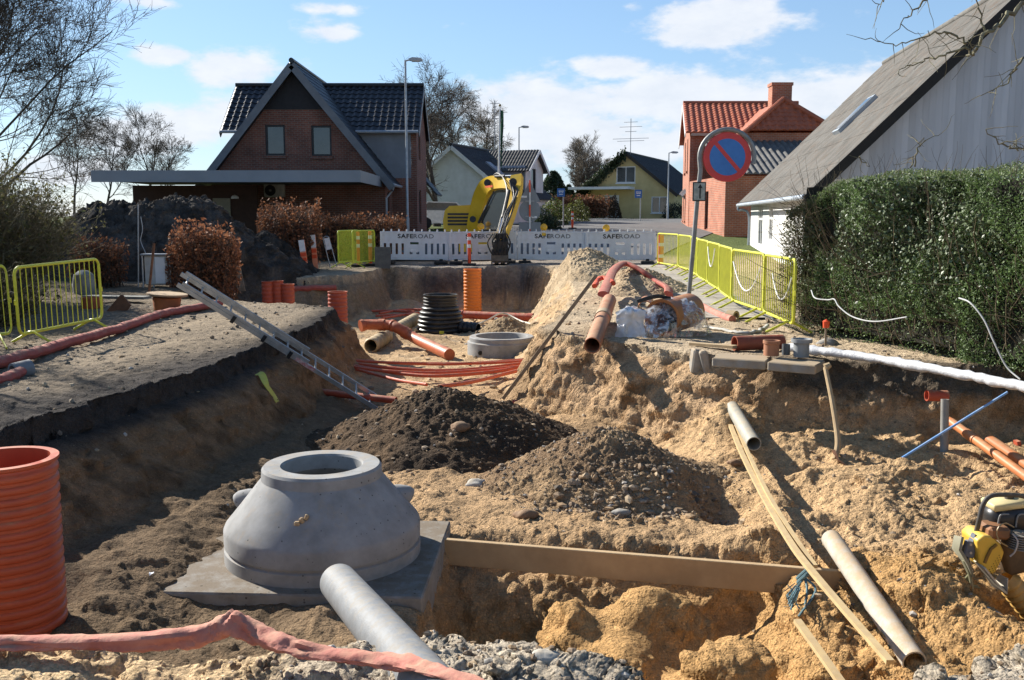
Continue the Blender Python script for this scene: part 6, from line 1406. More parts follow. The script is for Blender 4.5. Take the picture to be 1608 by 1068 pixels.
M_alu = mat('scuffed_aluminium', (.48, .48, .47), (.36, .355, .34), scale=9, rough=.45, metal=.5, dust=.25)
M_steel = mat('rusty_steel', (.22, .10, .05), (.13, .06, .032), scale=10, rough=.75, dust=.2)

# ------------------------------------------------------------------ concrete cone on its chamber
SLX0, SLX1, SLY0, SLY1, SLZ = -2.46, -.56, 6.22, 7.86, -.90
ch = thing('chamber', 'grey concrete chamber slab under the big concrete cone', 'manhole chamber', ((SLX0 + SLX1) / 2, (SLY0 + SLY1) / 2, SLZ - .75))
m = MB(); m.box(((SLX0 + SLX1) / 2, (SLY0 + SLY1) / 2, SLZ - .11), (SLX1 - SLX0, SLY1 - SLY0, .22), Matrix.Rotation(R(-3), 4, 'Z'), bev=.012); m.build('cover_slab', M_slabc, ch)
m = MB(); m.box(((SLX0 + SLX1) / 2, (SLY0 + SLY1) / 2, SLZ - .49), (SLX1 - SLX0 - .012, SLY1 - SLY0 - .012, .53), Matrix.Rotation(R(-3), 4, 'Z')); m.build('chamber_wall', M_slabc, ch)
CX, CY = -1.44, 7.06
cone = thing('manhole_cone', 'large grey concrete manhole cone with round opening, standing in the pit', 'manhole cone', (CX, CY, SLZ))
pr = [(.735, 0), (.735, .095), (.716, .105), (.716, .12), (.733, .128), (.735, .245), (.722, .275), (.62, .405), (.475, .595), (.452, .625), (.447, .70), (.432, .72), (.31, .72), (.298, .705), (.298, .60), (.32, .57), (.56, .28), (.60, .2), (.60, 0)]
m = MB(); m.lathe([(r, z * .96) for r, z in pr], 96, Matrix.Translation((CX, CY, SLZ)), close=True); m.build('shell', M_conc, cone, sharp=R(28))
for ang, w in ((172, .1), (20, .1)):
    a = R(ang); M = Matrix.Translation((CX, CY, SLZ + .36)) @ Matrix.Rotation(a, 4, 'Z'); m = MB(); m.M = M
    m.tube([(.5, 0, .03), (.60, 0, .025), (.66, 0, .015), (.685, 0, .01), (.69, 0, .0)], [.085, .085, .08, .06, .02], 16); m.build('lifting_lug', M_conc, cone, sharp=R(60))
m = MB()
rs = np.random.RandomState(9)
for k in range(3):
    a = R(-96 + 3 * k); z = .42 + .02 * k; r_ = .602 - .01 * k; m = MB(); c = (CX + r_ * math.cos(a), CY + r_ * math.sin(a), SLZ + z)
    m.box(c, (.04, .03, .03), Matrix.Rotation(k, 4, 'Y'), bev=.012); m.build('sand_lump', mat('dry_sand', (.44, .32, .19), rough=.95), cone)

# ------------------------------------------------------------------ ribbed risers
def ribbed(name, label, px, pyt, Y, ro, zb, m_, nr=None, tilt=(0, 0), pitch=.062, cat='riser pipe', ri=None, lip=.02):
    a = at(px, pyt, Y); t0 = Vector((a.x, Y, zb)); h = a.z - zb; nr = nr or int(h / pitch); ri = ri or ro * .86
    t = thing(name, label, cat, tuple(t0)); T = Matrix.Translation(t0) @ Matrix.Rotation(tilt[0], 4, 'X') @ Matrix.Rotation(tilt[1], 4, 'Y')
    out = []
    for k in range(nr):
        p = h / nr; z = k * p
        for f, q in ((.0, .35), (.10, .85), (.25, 1), (.5, 1), (.65, .85), (.75, .35)): out.append((ro * .93 + ro * .07 * q, z + f * p))
    out += [(ro * .95, h), (ro * (1 + lip), h + .012), (ro * (1 + lip), h + .03), (ri, h + .03)]
    inn = [(ri, h * (1 - k / 12)) for k in range(13)]
    m = MB(); m.lathe(out + inn, 48, T, close=True); m.build('ribbed_wall', m_, t, sharp=R(55)); return t
ribbed('riser_pipe', 'tall brick orange ribbed riser pipe at the left edge of the pit', 4, 727, 5.55, .302, -1.15, M_tallpipe, pitch=.066)
ribbed('riser_pipe', 'bright orange ribbed riser pipe standing far back in the pit', 742, 424, 28.6, .27, -1.35, M_orribbed, pitch=.095)
ribbed('riser_pipe', 'short rust red ribbed pipe at the end of the left bank', 530, 460, 18.7, .19, -.75, M_redpipe, pitch=.075)
for k, (px, pyt, r_, lab) in enumerate(((421, 444, .15, 'leftmost of the three rust red pipe stubs behind the red hose'), (436, 443, .13, 'middle one of the three rust red pipe stubs behind the red hose'), (452, 448, .15, 'rightmost, lowest of the three rust red pipe stubs behind the red hose'))):
    o = ribbed('pipe_stub', lab, px, pyt, 22.0, r_, -.6, M_redpipe, pitch=.09, cat='pipe stub'); o['group'] = 'rust red pipe stubs'
# black ribbed manhole
def black_manhole():
    a = at(692, 523, 23.6); z = -1.28; t = thing('plastic_manhole', 'black ribbed plastic manhole in the far part of the pit', 'manhole', (a.x, 23.6, z))
    prof = []; n = 7
    for k in range(n):
        r_ = [.60, .59, .58, .57, .55, .52, .47][k]; p = .105; z0 = k * p
        for f, q in ((0, 0), (.15, .8), (.3, 1), (.55, 1), (.7, .8), (.85, 0)): prof.append((r_ - .035 + .035 * q, z0 + f * p))
    for k in range(3):
        z0 = .735 + k * .08
        for f, q in ((0, 0), (.2, 1), (.6, 1), (.8, 0)): prof.append((.42 - .015 + .02 * q, z0 + f * .08))
    prof += [(.43, .985), (.43, 1.02), (.38, 1.02), (.36, .9), (.36, .2)]
    m = MB(); m.lathe(prof, 56, Matrix.Translation((a.x, 23.6, z))); m.build('ribbed_shell', M_blackpl, t, sharp=R(50))
    b = MB(); b.box((a.x + .07, 23.6 - .60, z + .14), (.11, .02, .07)); b.build('yellow_label', mat('yellow_label', (.65, .62, .05), rough=.5), t, smooth=False)
    m = MB(); m.pipe((a.x + .5, 23.4, z + .22), (a.x + .95, 23.2, z + .2), .16, .13, 24, rib=4); m.build('side_inlet', M_blackpl, t)
black_manhole()
# concrete ring
c = at(788, 545, 19.3); z = -1.13; t = thing('concrete_ring', 'pale concrete manhole ring lying behind the red cables', 'manhole ring', (c.x, 19.3, z))
m = MB(); m.lathe([(.70, -.2), (.70, .26), (.66, .28), (.66, .35), (.64, .37), (.53, .37), (.52, .35), (.52, -.2)], 72, Matrix.Translation((c.x, 19.3, z)), close=True); m.build('ring_wall', M_conc, t, sharp=R(30))
m = MB(); m.lathe([(.045, 0), (.045, .02), (0, .02)], 12, Matrix.Translation((c.x - .42, 19.3 - .565, z + .1)) @ Matrix.Rotation(R(90), 4, 'X') ); m.build('lifting_hole', mat('dark_hole', (.03, .028, .025), rough=1), t)

# ------------------------------------------------------------------ pipes in the far part of the pit
def pipe_thing(name, label, pts, r, m_, cat='pipe', hollow=None, group=None, n=18, collars=(), wallf=.86, spl=0):
    pts = [Vector(p) for p in pts]; t = thing(name, label, cat, tuple(pts[0] - Vector((0, 0, r))), 0, group)
    m = MB()
    if len(pts) == 2: m.pipe(pts[0], pts[1], r, r * wallf, n, seg=10)
    else: m.tube(spline(pts, spl or 6), r, n)
    m.build('tube', m_, t)
    for a, b in collars:
        d = pts[-1] - pts[0]; m = MB()
        if len(pts) == 2: m.pipe(pts[0] + d * a, pts[0] + d * b, r * 1.14, r * 1.0, n)
        else:
            q = spline(pts, 8); i, j = int(a * (len(q) - 1)), max(int(a * (len(q) - 1)) + 1, int(b * (len(q) - 1))); m.tube([q[k] for k in range(i, j + 1)], r * 1.15, n)
        m.build('socket', m_, t)
    return t
E = lambda x, y, z: on(x, y, z)
pipe_thing('drain_pipe', 'orange brown drain pipe with elbow bending down behind the red cables', [E(566, 512, -.72), E(578, 510, -.7), E(612, 511, -.7), E(624, 515, -.74), E(655, 533, -.95), E(706, 557, -1.02)], .115, M_orpipe, collars=((.02, .10), (.3, .36), (.44, .52), (.68, .74)), spl=6)
m = MB(); a, b = E(582, 543, -1.0), E(654, 500, -1.0); m.pipe(a, b, .16, .125, 24, rib=16); m.build('land_drain', mat('tan_plastic', (.42, .32, .17), (.35, .26, .14), rough=.6, dust=.5), label='tan ribbed drain pipe half under the orange brown elbow pipe', cat='pipe')
pipe_thing('drain_pipe', 'long red drain pipe right of the bright orange riser, dusted with sand', [E(722, 494, -1.08), E(838, 499, -1.06)], .11, M_redpipe, collars=((.0, .05), (.93, 1.0)))
pipe_thing('drain_pipe', 'dark red pipe lying across the pit floor at the foot of the ladder', [E(452, 610, -.84), E(622, 629, -.9)], .05, M_redpipe)
pipe_thing('drain_pipe', 'short red pipe end showing behind the dark earth heap, right of the timber', [E(806, 633, -.98), E(858, 635, -.96)], .05, M_redpipe)
CB = [[(505, 561), (560, 566), (620, 570), (700, 572), (780, 568), (850, 562)], [(512, 565), (570, 577), (640, 588), (700, 590), (780, 583), (850, 570)], [(508, 568), (560, 580), (620, 596), (670, 604)], [(690, 607), (740, 600), (790, 588), (852, 572)], [(512, 563), (600, 569), (690, 571), (770, 570), (850, 565)], [(505, 562), (580, 574), (660, 581), (740, 580), (850, 567)], [(515, 570), (600, 582), (700, 585), (850, 573)]]
for k, pts in enumerate(CB):
    lab = ['red conduit across the pit, uppermost of those below the concrete ring', 'red conduit across the pit, second from the top, sagging lowest in the middle', 'red conduit slanting from the ladder down to the dark earth heap', 'red conduit slanting up to the right bank past the timber', 'red conduit lying close under the uppermost one', 'red conduit between the uppermost and the lowest sagging one', 'red conduit lying just above the lowest sagging one'][k]
    m = MB(); P_ = [E(x, y, -.93 + (.12 if i == 0 else .05 if i in (1, len(pts) - 1) else 0)) for i, (x, y) in enumerate(pts)]; m.tube(spline(P_, 6), [.026, .03][k % 2], 10); m.build('conduit', M_cable, label=lab, cat='conduit', group='red conduits across the pit')
for k, pts in enumerate(([(596, 492), (640, 486), (700, 489), (722, 492)], [(590, 496), (640, 494), (690, 497)], [(600, 500), (650, 492), (686, 490)], [(838, 497), (868, 496), (905, 488)], [(840, 500), (880, 497), (915, 484)], [(560, 490), (600, 488), (650, 490)])):
    lab = ['thin red cable far back in the pit, ending at the red drain pipe', 'thin red cable far back in the pit, lowest in front of the others', 'thin red cable curving behind the black manhole', 'thin red cable running up the sand slope, upper one', 'thin red cable running up the sand slope, lower one', 'thin red cable far back near the rust red ribbed pipe'][k]
    m = MB(); P_ = [E(x, y, -1.02 if x < 860 else -.55 + (x - 880) * .012) for x, y in pts]; m.tube(spline(P_, 6), .035, 8); m.build('cable', M_cable, label=lab, cat='cable', group='thin red cables far back')
m = MB(); m.tube(spline([E(722, 506, -1.0), E(745, 510, -1.02), E(765, 503, -.9), E(790, 492, -.8), E(820, 505, -.95), E(850, 512, -.9)], 6), .022, 6); m.build('cable', mat('pale_cable', (.5, .46, .38), rough=.6), label='thin pale cable looping over the small sand heap', cat='cable')
# long timber batten leaning on the right bank
a, b = E(790, 626, -.93), at(936, 433, 13.3); m = MB(); m.beam(a, b, .075, .05); m.build('timber_batten', M_oldwood, label='long grey timber batten leaning from the pit floor up the right bank', cat='timber', smooth=False)

# ------------------------------------------------------------------ ladder
def ladder():
    top = at(284, 430, 12.9); bot = E(590, 622, -.90); off = Vector((.06, -.33, -.12)); t = thing('ladder', 'long aluminium ladder sloping from the left bank down into the pit', 'ladder', tuple(bot))
    d = (bot - top).normalized(); L = (bot - top).length
    for o in (Vector((0, 0, 0)), off):
        m = MB(); m.beam(top + o, bot + o, .022, .058, up=off.cross(d)); m.build('rail', M_alu, t, smooth=False)
        m = MB(); q = top + o - d.cross(off).normalized() * .03; m.beam(q + d * (L * .02) + Vector((0, 0, .03)), q + d * (L * .64) + Vector((0, 0, .03)), .02, .045, up=off.cross(d)); m.build('sliding_rail', M_alu, t, smooth=False)
    n = 14
    for k in range(n):
        p = top + d * (L * (k + .5) / n); m = MB(); m.tube([p, p + off], .014, 8); m.build('rung', M_alu, t)
    for f in (.27, .42, .55):
        p = top + off + d * (L * f); m = MB(); m.beam(p - d * .025 + Vector((0, -.02, 0)), p + d * .025 + Vector((0, -.02, 0)), .03, .1, up=off.cross(d)); m.build('bracket', M_black, t, smooth=False)
    p = top + off + d * (L * .58); m = MB(); m.beam(p + Vector((0, -.018, 0)), p + d * .3 + Vector((0, -.018, 0)), .006, .05, up=off.cross(d)); m.build('sticker', mat('red_sticker', (.55, .12, .12), (.6, .5, .48), scale=30, rough=.5), t, smooth=False)
ladder()

# ------------------------------------------------------------------ left bank
def hose(name, label, pix, r, m_, lift=None, flat=.8, nseg=7, cat='hose', y0=2.6, wob=.005, n=12, group=None, ends=True):
    rs = np.random.RandomState(len(pix) * 7); P = [hit(x, y, (lift if lift is not None else r * .9), y0) for x, y in pix]; q = spline(P, nseg); q = [p + Vector(rs.normal(0, wob, 3)) for p in q]
    rr = [r * (1 + .10 * float(fbm(np.array([i * .25]), np.array([3.0]), s=1, oct=2)[0])) for i in range(len(q))]
    m = MB(); m.tube(q, rr, n, flat=flat); return m.build(name, m_, label=label, cat=cat, group=group)
hose('fabric_hose', 'long dull red flat hose running along the left bank past the yellow fence', [(-60, 598), (0, 580), (60, 562), (110, 546), (180, 527), (230, 508), (262, 499), (312, 489), (345, 483)], .085, M_hose)
hose('fabric_hose', 'dull red hose at the far left bank, running to the rust red ribbed pipe', [(358, 462), (376, 470)], .09, M_hosepink)
hose('fabric_hose', 'dark red hose passing in front of the three pipe stubs', [(366, 459), (400, 463), (440, 464), (490, 462), (528, 459)], .10, M_hose)
hose('drain_pipe', 'dull red hose end with grey coupling at the left picture edge', [(-30, 614), (10, 604), (32, 594)], .07, M_hose)
c = hit(37, 591, .06); m = MB(); m.pipe(c + Vector((-.06, -.1, 0)), c + Vector((.05, .06, .02)), .095, .07, 20); m.build('hose_coupling', M_greypipe, label='grey ring coupling on the red hose end at the left edge', cat='coupling')
# meter box on legs
def meter_box():
    b = hit(248, 452); Y = b.y; P = lambda x, y: at(x, y, Y); p0, p1 = P(226, 401), P(271, 447); cx = (p0.x + p1.x) / 2; w = p1.x - p0.x; t = thing('meter_box', 'dirty white meter box on metal legs beside the bright copper shrub', 'box', (cx, Y, b.z))
    m = MB(); m.box((cx, Y + .02, (p0.z + p1.z) / 2), (w * .82, .34, p0.z - p1.z), bev=.02); m.build('case', mat('dirty_white_plastic', (.52, .51, .47), (.40, .38, .34), scale=5, rough=.6, dust=.25), t)
    m = MB(); m.box((cx - .0, Y, p0.z + .02), (w * 1.06, .42, .035), bev=.008); m.build('lid', M_galv, t)
    m = MB(); m.box((cx + w * .16, Y - .155, (p0.z + p1.z) / 2), (w * .36, .02, (p0.z - p1.z) * .9), bev=.008); m.build('door', M_white, t)
    for sx in (-.5, -.12, .5):
        m = MB(); m.tube([(cx + w * sx, Y - .12, b.z - .05), (cx + w * sx, Y - .12, p0.z)], .018, 6); m.build('leg', M_galv, t)
    a, c = P(221, 321), P(221, 452); m = MB(); m.tube([c + Vector((0, -.15, -.1)), a + Vector((0, -.15, 0))], .016, 8); m.build('conduit', M_galv, t)
    m = MB(); m.tube(spline([P(221, 340), P(224, 360), P(221, 378), P(228, 396), P(230, 402)], 5), .01, 6); m.tube(spline([P(232, 440), P(222, 452), P(216, 464), P(210, 462)], 5), .012, 6); m.build('wire', M_galv, t)
meter_box()
a, b = hit(234, 464), None; a = a + Vector((0, -.02, 0)); b = at(242, 382, a.y + .12); m = MB(); m.tube([a, b], .028, 8); m.build('iron_bar', M_steel, label='rusty iron bar leaning on the dirty white meter box', cat='bar')
# rusty cover ring
c = hit(262, 487); Yc = c.y; w = at(290, 480, Yc).x - at(232, 480, Yc).x; t = thing('rusty_ring', 'rust orange round steel cover standing on the left bank', 'manhole cover', tuple(c))
m = MB(); m.lathe([(w * .33, -.02), (w * .37, .2), (w * .36, .23), (0, .23)], 32, Matrix.Translation(c) @ Matrix.Rotation(R(3), 4, 'Y')); m.build('rim', mat('rust_orange_steel', (.38, .13, .04), (.26, .09, .035), scale=7, rough=.7, dust=.15), t)
m = MB(); m.lathe([(0, .232), (w * .5, .262), (w * .53, .27), (w * .53, .30), (w * .5, .305), (0, .275)], 36, Matrix.Translation(c) @ Matrix.Rotation(R(4), 4, 'Y')); m.build('flange', mat('rusty_dusty_top', (.40, .29, .18), (.30, .19, .11), scale=8, rough=.85, dust=.4), t)
a, b = hit(136, 474, .1), hit(232, 476, .1); m = MB(); m.beam(a, b, .3, .05); m.build('grey_plank', mat('grey_board', (.20, .20, .18), (.14, .14, .125), rough=.85), label='grey plank lying left of the rusty round cover', cat='plank', smooth=False)
c = hit(145, 484); m = MB(); m.pipe(c + Vector((0, 0, 0)), c + Vector((0, 0, .2)), .19, .16, 20); m.build('clay_ring', M_orpipe, label='small orange ring behind the left yellow fence', cat='ring')
c = hit(190, 490); m = MB(); m.prism([(-.25, 0), (.1, 0), (.2, .12), (.06, .3), (.02, .3)], c + Vector((0, -.05, 0)), X_, Z_, (0, .04, 0)); m.build('steel_wedge', M_steel, label='rusty steel wedge on the ground left of the round cover', cat='plate', smooth=False)
c = hit(133, 462); m = MB(); m.lathe([(.22, 0), (.24, .2), (.2, .42), (.1, .5), (0, .52)], 14, Matrix.Translation(c)); m.build('grey_stone', mat('grey_stone', (.3, .3, .29), (.2, .2, .19), scale=6, rough=.9, bump=.02, bscale=8), label='grey rounded stone behind the left yellow fence', cat='stone')
# cable cabinet with a board leaning on it
b = hit(358, 458); Y = b.y; p0, p1 = at(345, 389, Y), at(371, 456, Y); cx = (p0.x + p1.x) / 2; t = thing('cable_cabinet', 'narrow grey cable cabinet right of the bright copper shrub', 'cabinet', (cx, Y, b.z))
m = MB(); m.box((cx, Y + .14, (p0.z + b.z) / 2 - .05), (p1.x - p0.x, .3, p0.z - b.z), Matrix.Rotation(R(8), 4, 'Z'), bev=.012); m.build('case', mat('cabinet_grey', (.22, .235, .235), (.18, .19, .19), scale=3, rough=.6), t)
m = MB(); m.box((cx, Y + .14, p0.z - .04), (p1.x - p0.x + .05, .36, .035), Matrix.Rotation(R(8), 4, 'Z'), bev=.01); m.build('roof', mat('cabinet_grey', (.22, .235, .235)), t)
m = MB(); m.box((cx + .06, Y - .03, p0.z - .16), (.16, .012, .1)); m.build('plate', mat('pale_plate', (.4, .41, .4), rough=.6), t, smooth=False)
q = [at(361, 456, Y - .25), at(385, 457, Y - .3), at(376, 414, Y - .12), at(362, 416, Y - .12)]; m = MB(); m.add(q + [v + Vector((0, .05, 0)) for v in q], [(0, 1, 2, 3), (7, 6, 5, 4), (0, 4, 5, 1), (1, 5, 6, 2), (2, 6, 7, 3), (3, 7, 4, 0)]); m.build('board', M_oldwood, label='weathered board leaning on the narrow grey cabinet', cat='board', smooth=False)
# yellow plastic strip hanging on the left pit wall
q = [hit(405, 594, .06), hit(412, 604, .10), hit(419, 618, .10), hit(428, 630, .08), hit(436, 641, .05)]; m = MB(); m.sweep(spline(q, 4), [.10] * 17, [.006] * 17, (0, 1, .3)); m.build('plastic_strip', mat('yellow_plastic_strip', (.55, .50, .06), rough=.5), label='yellow plastic strip hanging down the left pit wall', cat='plastic strip', smooth=False)
def litter(label, px, py, s, z=None):
    c = hit(px, py, .02) if z is None else on(px, py, z); rs = np.random.RandomState(px); V = [c + Vector((math.cos(a) * s * rs.uniform(.6, 1), math.sin(a) * s * rs.uniform(.6, 1), rs.uniform(0, s * .8))) for a in np.linspace(0, 5.4, 7)]; m = MB(); m.add(V + [c + Vector((0, 0, s * .5))] + [v - Vector((0, 0, .004)) for v in V], [(i, (i + 1) % 7, 7) for i in range(7)] + [(8 + i, 8 + (i + 1) % 7, (i + 1) % 7, i) for i in range(7)]); m.build('paper_scrap', mat('paper', (.75, .76, .78), rough=.7), label=label, cat='litter', smooth=False)
litter('white paper scrap on the pit floor below the ladder', 547, 631, .07); litter('small white paper scrap in the shade left of the concrete cone', 238, 909, .022); litter('white scrap on the gravel by the dark earth heap', 748, 764, .05); litter('white scrap lying by the yellow fence nearest the hedge', 1208, 507, .1)

# ------------------------------------------------------------------ right bank
def bank_pipe():
    a = at(930, 545, 11.9); b = at(957, 472, 14.6); a.z += .02; t = thing('drain_pipe', 'dusty orange brown pipe jutting out over the edge of the right bank', 'pipe', tuple(a))
    d = b - a; m = MB(); m.pipe(a, b, .105, .092, 32, seg=14); m.build('tube', mat('dusty_clay_pipe', (.40, .155, .075), (.33, .13, .065), scale=4, rough=.6, dust=.45, dust_col=(.42, .28, .17)), t)
    m = MB(); m.pipe(a + d * .55, a + d * .62, .118, .104, 32); m.build('joint_band', mat('pale_joint_tape', (.42, .33, .22), rough=.9), t)
bank_pipe()
c = at(945, 470, 14.9)
hose('fabric_hose', 'bright red fabric wrap at the far end of the jutting pipe', [(934, 482), (938, 470), (948, 466), (960, 474), (962, 478)], .055, mat('red_fabric_bright', (.62, .09, .035), (.5, .07, .03), rough=.8), lift=.38, cat='fabric', y0=12)
def on_heaps(px, py, Y, lift=0): return at(px, py, Y) + Vector((0, 0, lift))
m = MB(); m.tube(spline([on_heaps(947, 462, 16.5), on_heaps(955, 443, 18.2), on_heaps(964, 424, 20.0), on_heaps(980, 414, 20.8), on_heaps(1000, 421, 20.6), on_heaps(1014, 430, 20.4), on_heaps(1030, 442, 20.2), on_heaps(1048, 452, 19.4), on_heaps(1050, 462, 18.6)], 6), .10, 12, flat=.55); m.build('fabric_hose', M_hose, label='dull red fabric hose lying over the lower sand heap on the right bank', cat='hose')
m = MB(); m.tube(spline([hit(1104, 486, .05), hit(1118, 494, .05), hit(1135, 502, .05), hit(1150, 507, .05)], 5), .06, 12); m.build('red_hose', M_hosepink, label='pink red hose from the plastic wrapped pipes towards the fence', cat='hose')
c = hit(1156, 505, .08); m = MB(); m.pipe(c, c + Vector((-.1, .12, 0)), .085, .05, 20); m.build('pipe_end', mat('tan_pipe', (.3, .22, .12), rough=.7, dust=.3), label='short tan pipe end at the tip of the pink red hose', cat='pipe end')
hose('grey_hose', 'pale grey hose on the pavement from the wrapped pipes to the fence foot', [(1108, 516), (1140, 522), (1170, 526), (1195, 522), (1205, 515)], .03, mat('pale_hose', (.45, .43, .38), rough=.7), wob=.006)
# bundle of fittings in clear plastic
def bundle():
    Yb = 13.1; c = at(1040, 503, Yb); t = thing('pipe_bundle', 'brown pipe fittings wrapped in clear plastic sheet on the right bank', 'pipe bundle', (c.x, Yb, 0))
    r = .245; ax = Vector((.72, 1.0, .06)).normalized(); o = Vector((c.x, Yb, .26)); brown = mat('brown_orange_fitting', (.40, .155, .05), (.34, .13, .045), scale=4, rough=.4, dust=.15)
    m = MB(); m.pipe(o, o + ax * .85, r, r * .90, 40, seg=6); m.build('wide_pipe', brown, t)
    m = MB(); m.pipe(o - ax * .02, o + ax * .13, r * 1.09, r * 1.0, 40); m.build('socket', brown, t)
    m = MB(); m.lathe([(0, 0), (r * .88, 0), (r * .88, .02)], 32, Matrix.Translation(o + ax * .55) @ ax.to_track_quat('Z', 'Y').to_matrix().to_4x4()); m.build('inner_wall', M_exb, t)
    for k, (dx, dz, rr) in enumerate(((-.42, -.06, .13), (-.22, .12, .11))):
        q = o + Vector((dx, .12, dz)); m = MB(); m.pipe(q, q + Vector((.1, .6, .02)), rr, rr * .88, 28, seg=4); m.build('small_pipe', brown, t)
    m = MB()
    for k in range(3): m.tube(spline([o + Vector((-.35, -.0, .22 + .01 * k)), o + Vector((-.1, .0, .29 + .01 * k)), o + Vector((.12, .1, .27))], 5), .02, 6)
    m.build('black_strap', M_exb, t)
    # creased film: a closed skin thrown over the lot
    rs = np.random.RandomState(4); nu, nv = 70, 26; V = []; F = []
    for i in range(nu):
        a = i / (nu - 1); ctr = o + Vector((-.62, .06, -.2)) + (Vector((1.35, .42, 0))) * a
        hgt = np.interp(a, [0, .08, .3, .45, .7, .92, 1], [.20, .46, .44, .56, .55, .40, .12]); dep = np.interp(a, [0, .15, .5, .9, 1], [.15, .30, .40, .36, .15])
        for j in range(nv):
            th = math.pi * j / (nv - 1); y = -math.cos(th) * dep * 1.08; z = math.sin(th) ** .8 * hgt
            w = .05 * float(fbm(np.array([a * 9]), np.array([th * 2.5]), s=1.2, oct=3, seed=5)[0]) + .022 * float(vnoise(np.array([a * 30 + th * 5]), np.array([th * 8 - a * 9]))[0])
            V.append(tuple(ctr + Vector((w * .8, y * (1 + w) - .05 + w, max(.015, z - .05 + w) - (.26 - .20) ))))
    for i in range(nu - 1):
        for j in range(nv - 1): F.append((i * nv + j, (i + 1) * nv + j, (i + 1) * nv + j + 1, i * nv + j + 1))
    f = MB(); f.add(V, F); pl = bpy.data.materials.new('clear_plastic'); pl.use_nodes = True; nt = pl.node_tree; N = nt.nodes; L = nt.links; N.remove(N['Principled BSDF'])
    tr = N.new('ShaderNodeBsdfTransparent'); gl = N.new('ShaderNodeBsdfGlossy'); gl.inputs['Roughness'].default_value = .12; df = N.new('ShaderNodeBsdfDiffuse'); df.inputs[0].default_value = (.8, .8, .8, 1)
    lw = N.new('ShaderNodeLayerWeight'); lw.inputs[0].default_value = .35; n = N.new('ShaderNodeTexNoise'); n.inputs['Scale'].default_value = 9; n.inputs['Detail'].default_value = 6; n.inputs['Distortion'].default_value = 1.5
    tc = N.new('ShaderNodeTexCoord'); L.new(tc.outputs['Object'], n.inputs['Vector']); mr = N.new('ShaderNodeMapRange'); mr.inputs[1].default_value = .42; mr.inputs[2].default_value = .72; mr.inputs[3].default_value = .05; mr.inputs[4].default_value = .8; L.new(n.outputs['Fac'], mr.inputs[0])
    m1 = N.new('ShaderNodeMixShader'); m1.inputs[0].default_value = .45; L.new(df.outputs[0], m1.inputs[1]); L.new(gl.outputs[0], m1.inputs[2])
    m2 = N.new('ShaderNodeMixShader'); mm = N.new('ShaderNodeMath'); mm.operation = 'MULTIPLY_ADD'; L.new(lw.outputs['Facing'], mm.inputs[0]); mm.inputs[1].default_value = .25; L.new(mr.outputs[0], mm.inputs[2]); L.new(mm.outputs[0], m2.inputs[0]); L.new(tr.outputs[0], m2.inputs[1]); L.new(m1.outputs[0], m2.inputs[2]); L.new(m2.outputs[0], N['Material Output'].inputs[0])
    ob = f.build('plastic_sheet', pl, t, sharp=R(180))
    e = f.v; c0 = at(986, 500, 13.0)
    f2 = MB(); V = []; nn = 16
    for i in range(nn):
        for j in range(nn):
            u, v = i / (nn - 1), j / (nn - 1); w = float(fbm(np.array([u * 3]), np.array([v * 3]), s=1.5, oct=3, seed=8)[0]); V.append((c0.x - .16 + .36 * u + .05 * w, c0.y - .1 - .08 * w - .1 * (1 - v), .03 + .42 * v * (1 - .35 * abs(u - .5)) + .04 * w))
    f2.add(V, [(i * nn + j, i * nn + j + 1, (i + 1) * nn + j + 1, (i + 1) * nn + j) for i in range(nn - 1) for j in range(nn - 1)]); f2.build('plastic_fold', mat('milky_plastic', (.72, .72, .73), (.5, .48, .45), scale=7, rough=.35, spec=.5, transl=.25), t, sharp=R(180))
bundle()
# kerb stones, pots and pipe bits at the edge
def kerb(label, x0, y0, x1, y1, h=.10, w=.42, z=.08):
    a, b = on(x0, y0, z), on(x1, y1, z); m = MB(); d = (b - a); n = Vector((-d.y, d.x, 0)).normalized() * w / 2; m.beam(a + n - Vector((0, 0, h / 2)), b + n - Vector((0, 0, h / 2)), w, h, bev=.012); m.build('kerb_stone', M_conc_d, label=label, cat='kerb stone', group='kerb stones on the edge of the right bank')
kerb('long concrete kerb stone at the bank edge under the brown pipe', 1118, 562, 1203, 567); kerb('concrete kerb stone at the bank edge under the grey pot', 1205, 568, 1281, 574)
for k, (x, w) in enumerate(((1094, .14), (1106, .09))):
    c = hit(x, 572); m = MB(); m.box((c.x, c.y - .0, -.08), (w, .2, .3), Matrix.Rotation(R(6 - 20 * k), 4, 'Y'), bev=.02); m.build('concrete_block', M_conc_d, label=['upright broken concrete block at the left end of the kerb', 'smaller concrete block wedged beside the kerb end'][k], cat='concrete block')
a, b = hit(1086, 546, .05), hit(1154, 554, .07); m = MB(); m.beam(a, b, .12, .035); m.build('wood_lath', M_wood, label='pale wooden lath lying on the bank left of the brown pipe', cat='lath', smooth=False)
a, b = hit(1153, 552, .10), hit(1228, 550, .10); m = MB(); m.pipe(a, b, .092, .08, 28, seg=4); m.build('brown_pipe', mat('brown_pipe', (.30, .075, .04), (.25, .065, .035), rough=.5, dust=.25), label='short red brown pipe lying on the kerb', cat='pipe')
def cup(label, px, py, r0, r1, h, m_, name='pipe_fitting'):
    c = on(px, py, .105); m = MB(); m.lathe([(0, 0), (r0, 0), (r0, h * .75), (r1, h * .8), (r1, h), (r1 * .86, h), (r0 * .86, h * .7), (r0 * .86, .02), (0, .02)], 24, Matrix.Translation(c)); m.build(name, m_, label=label, cat='pipe cap')
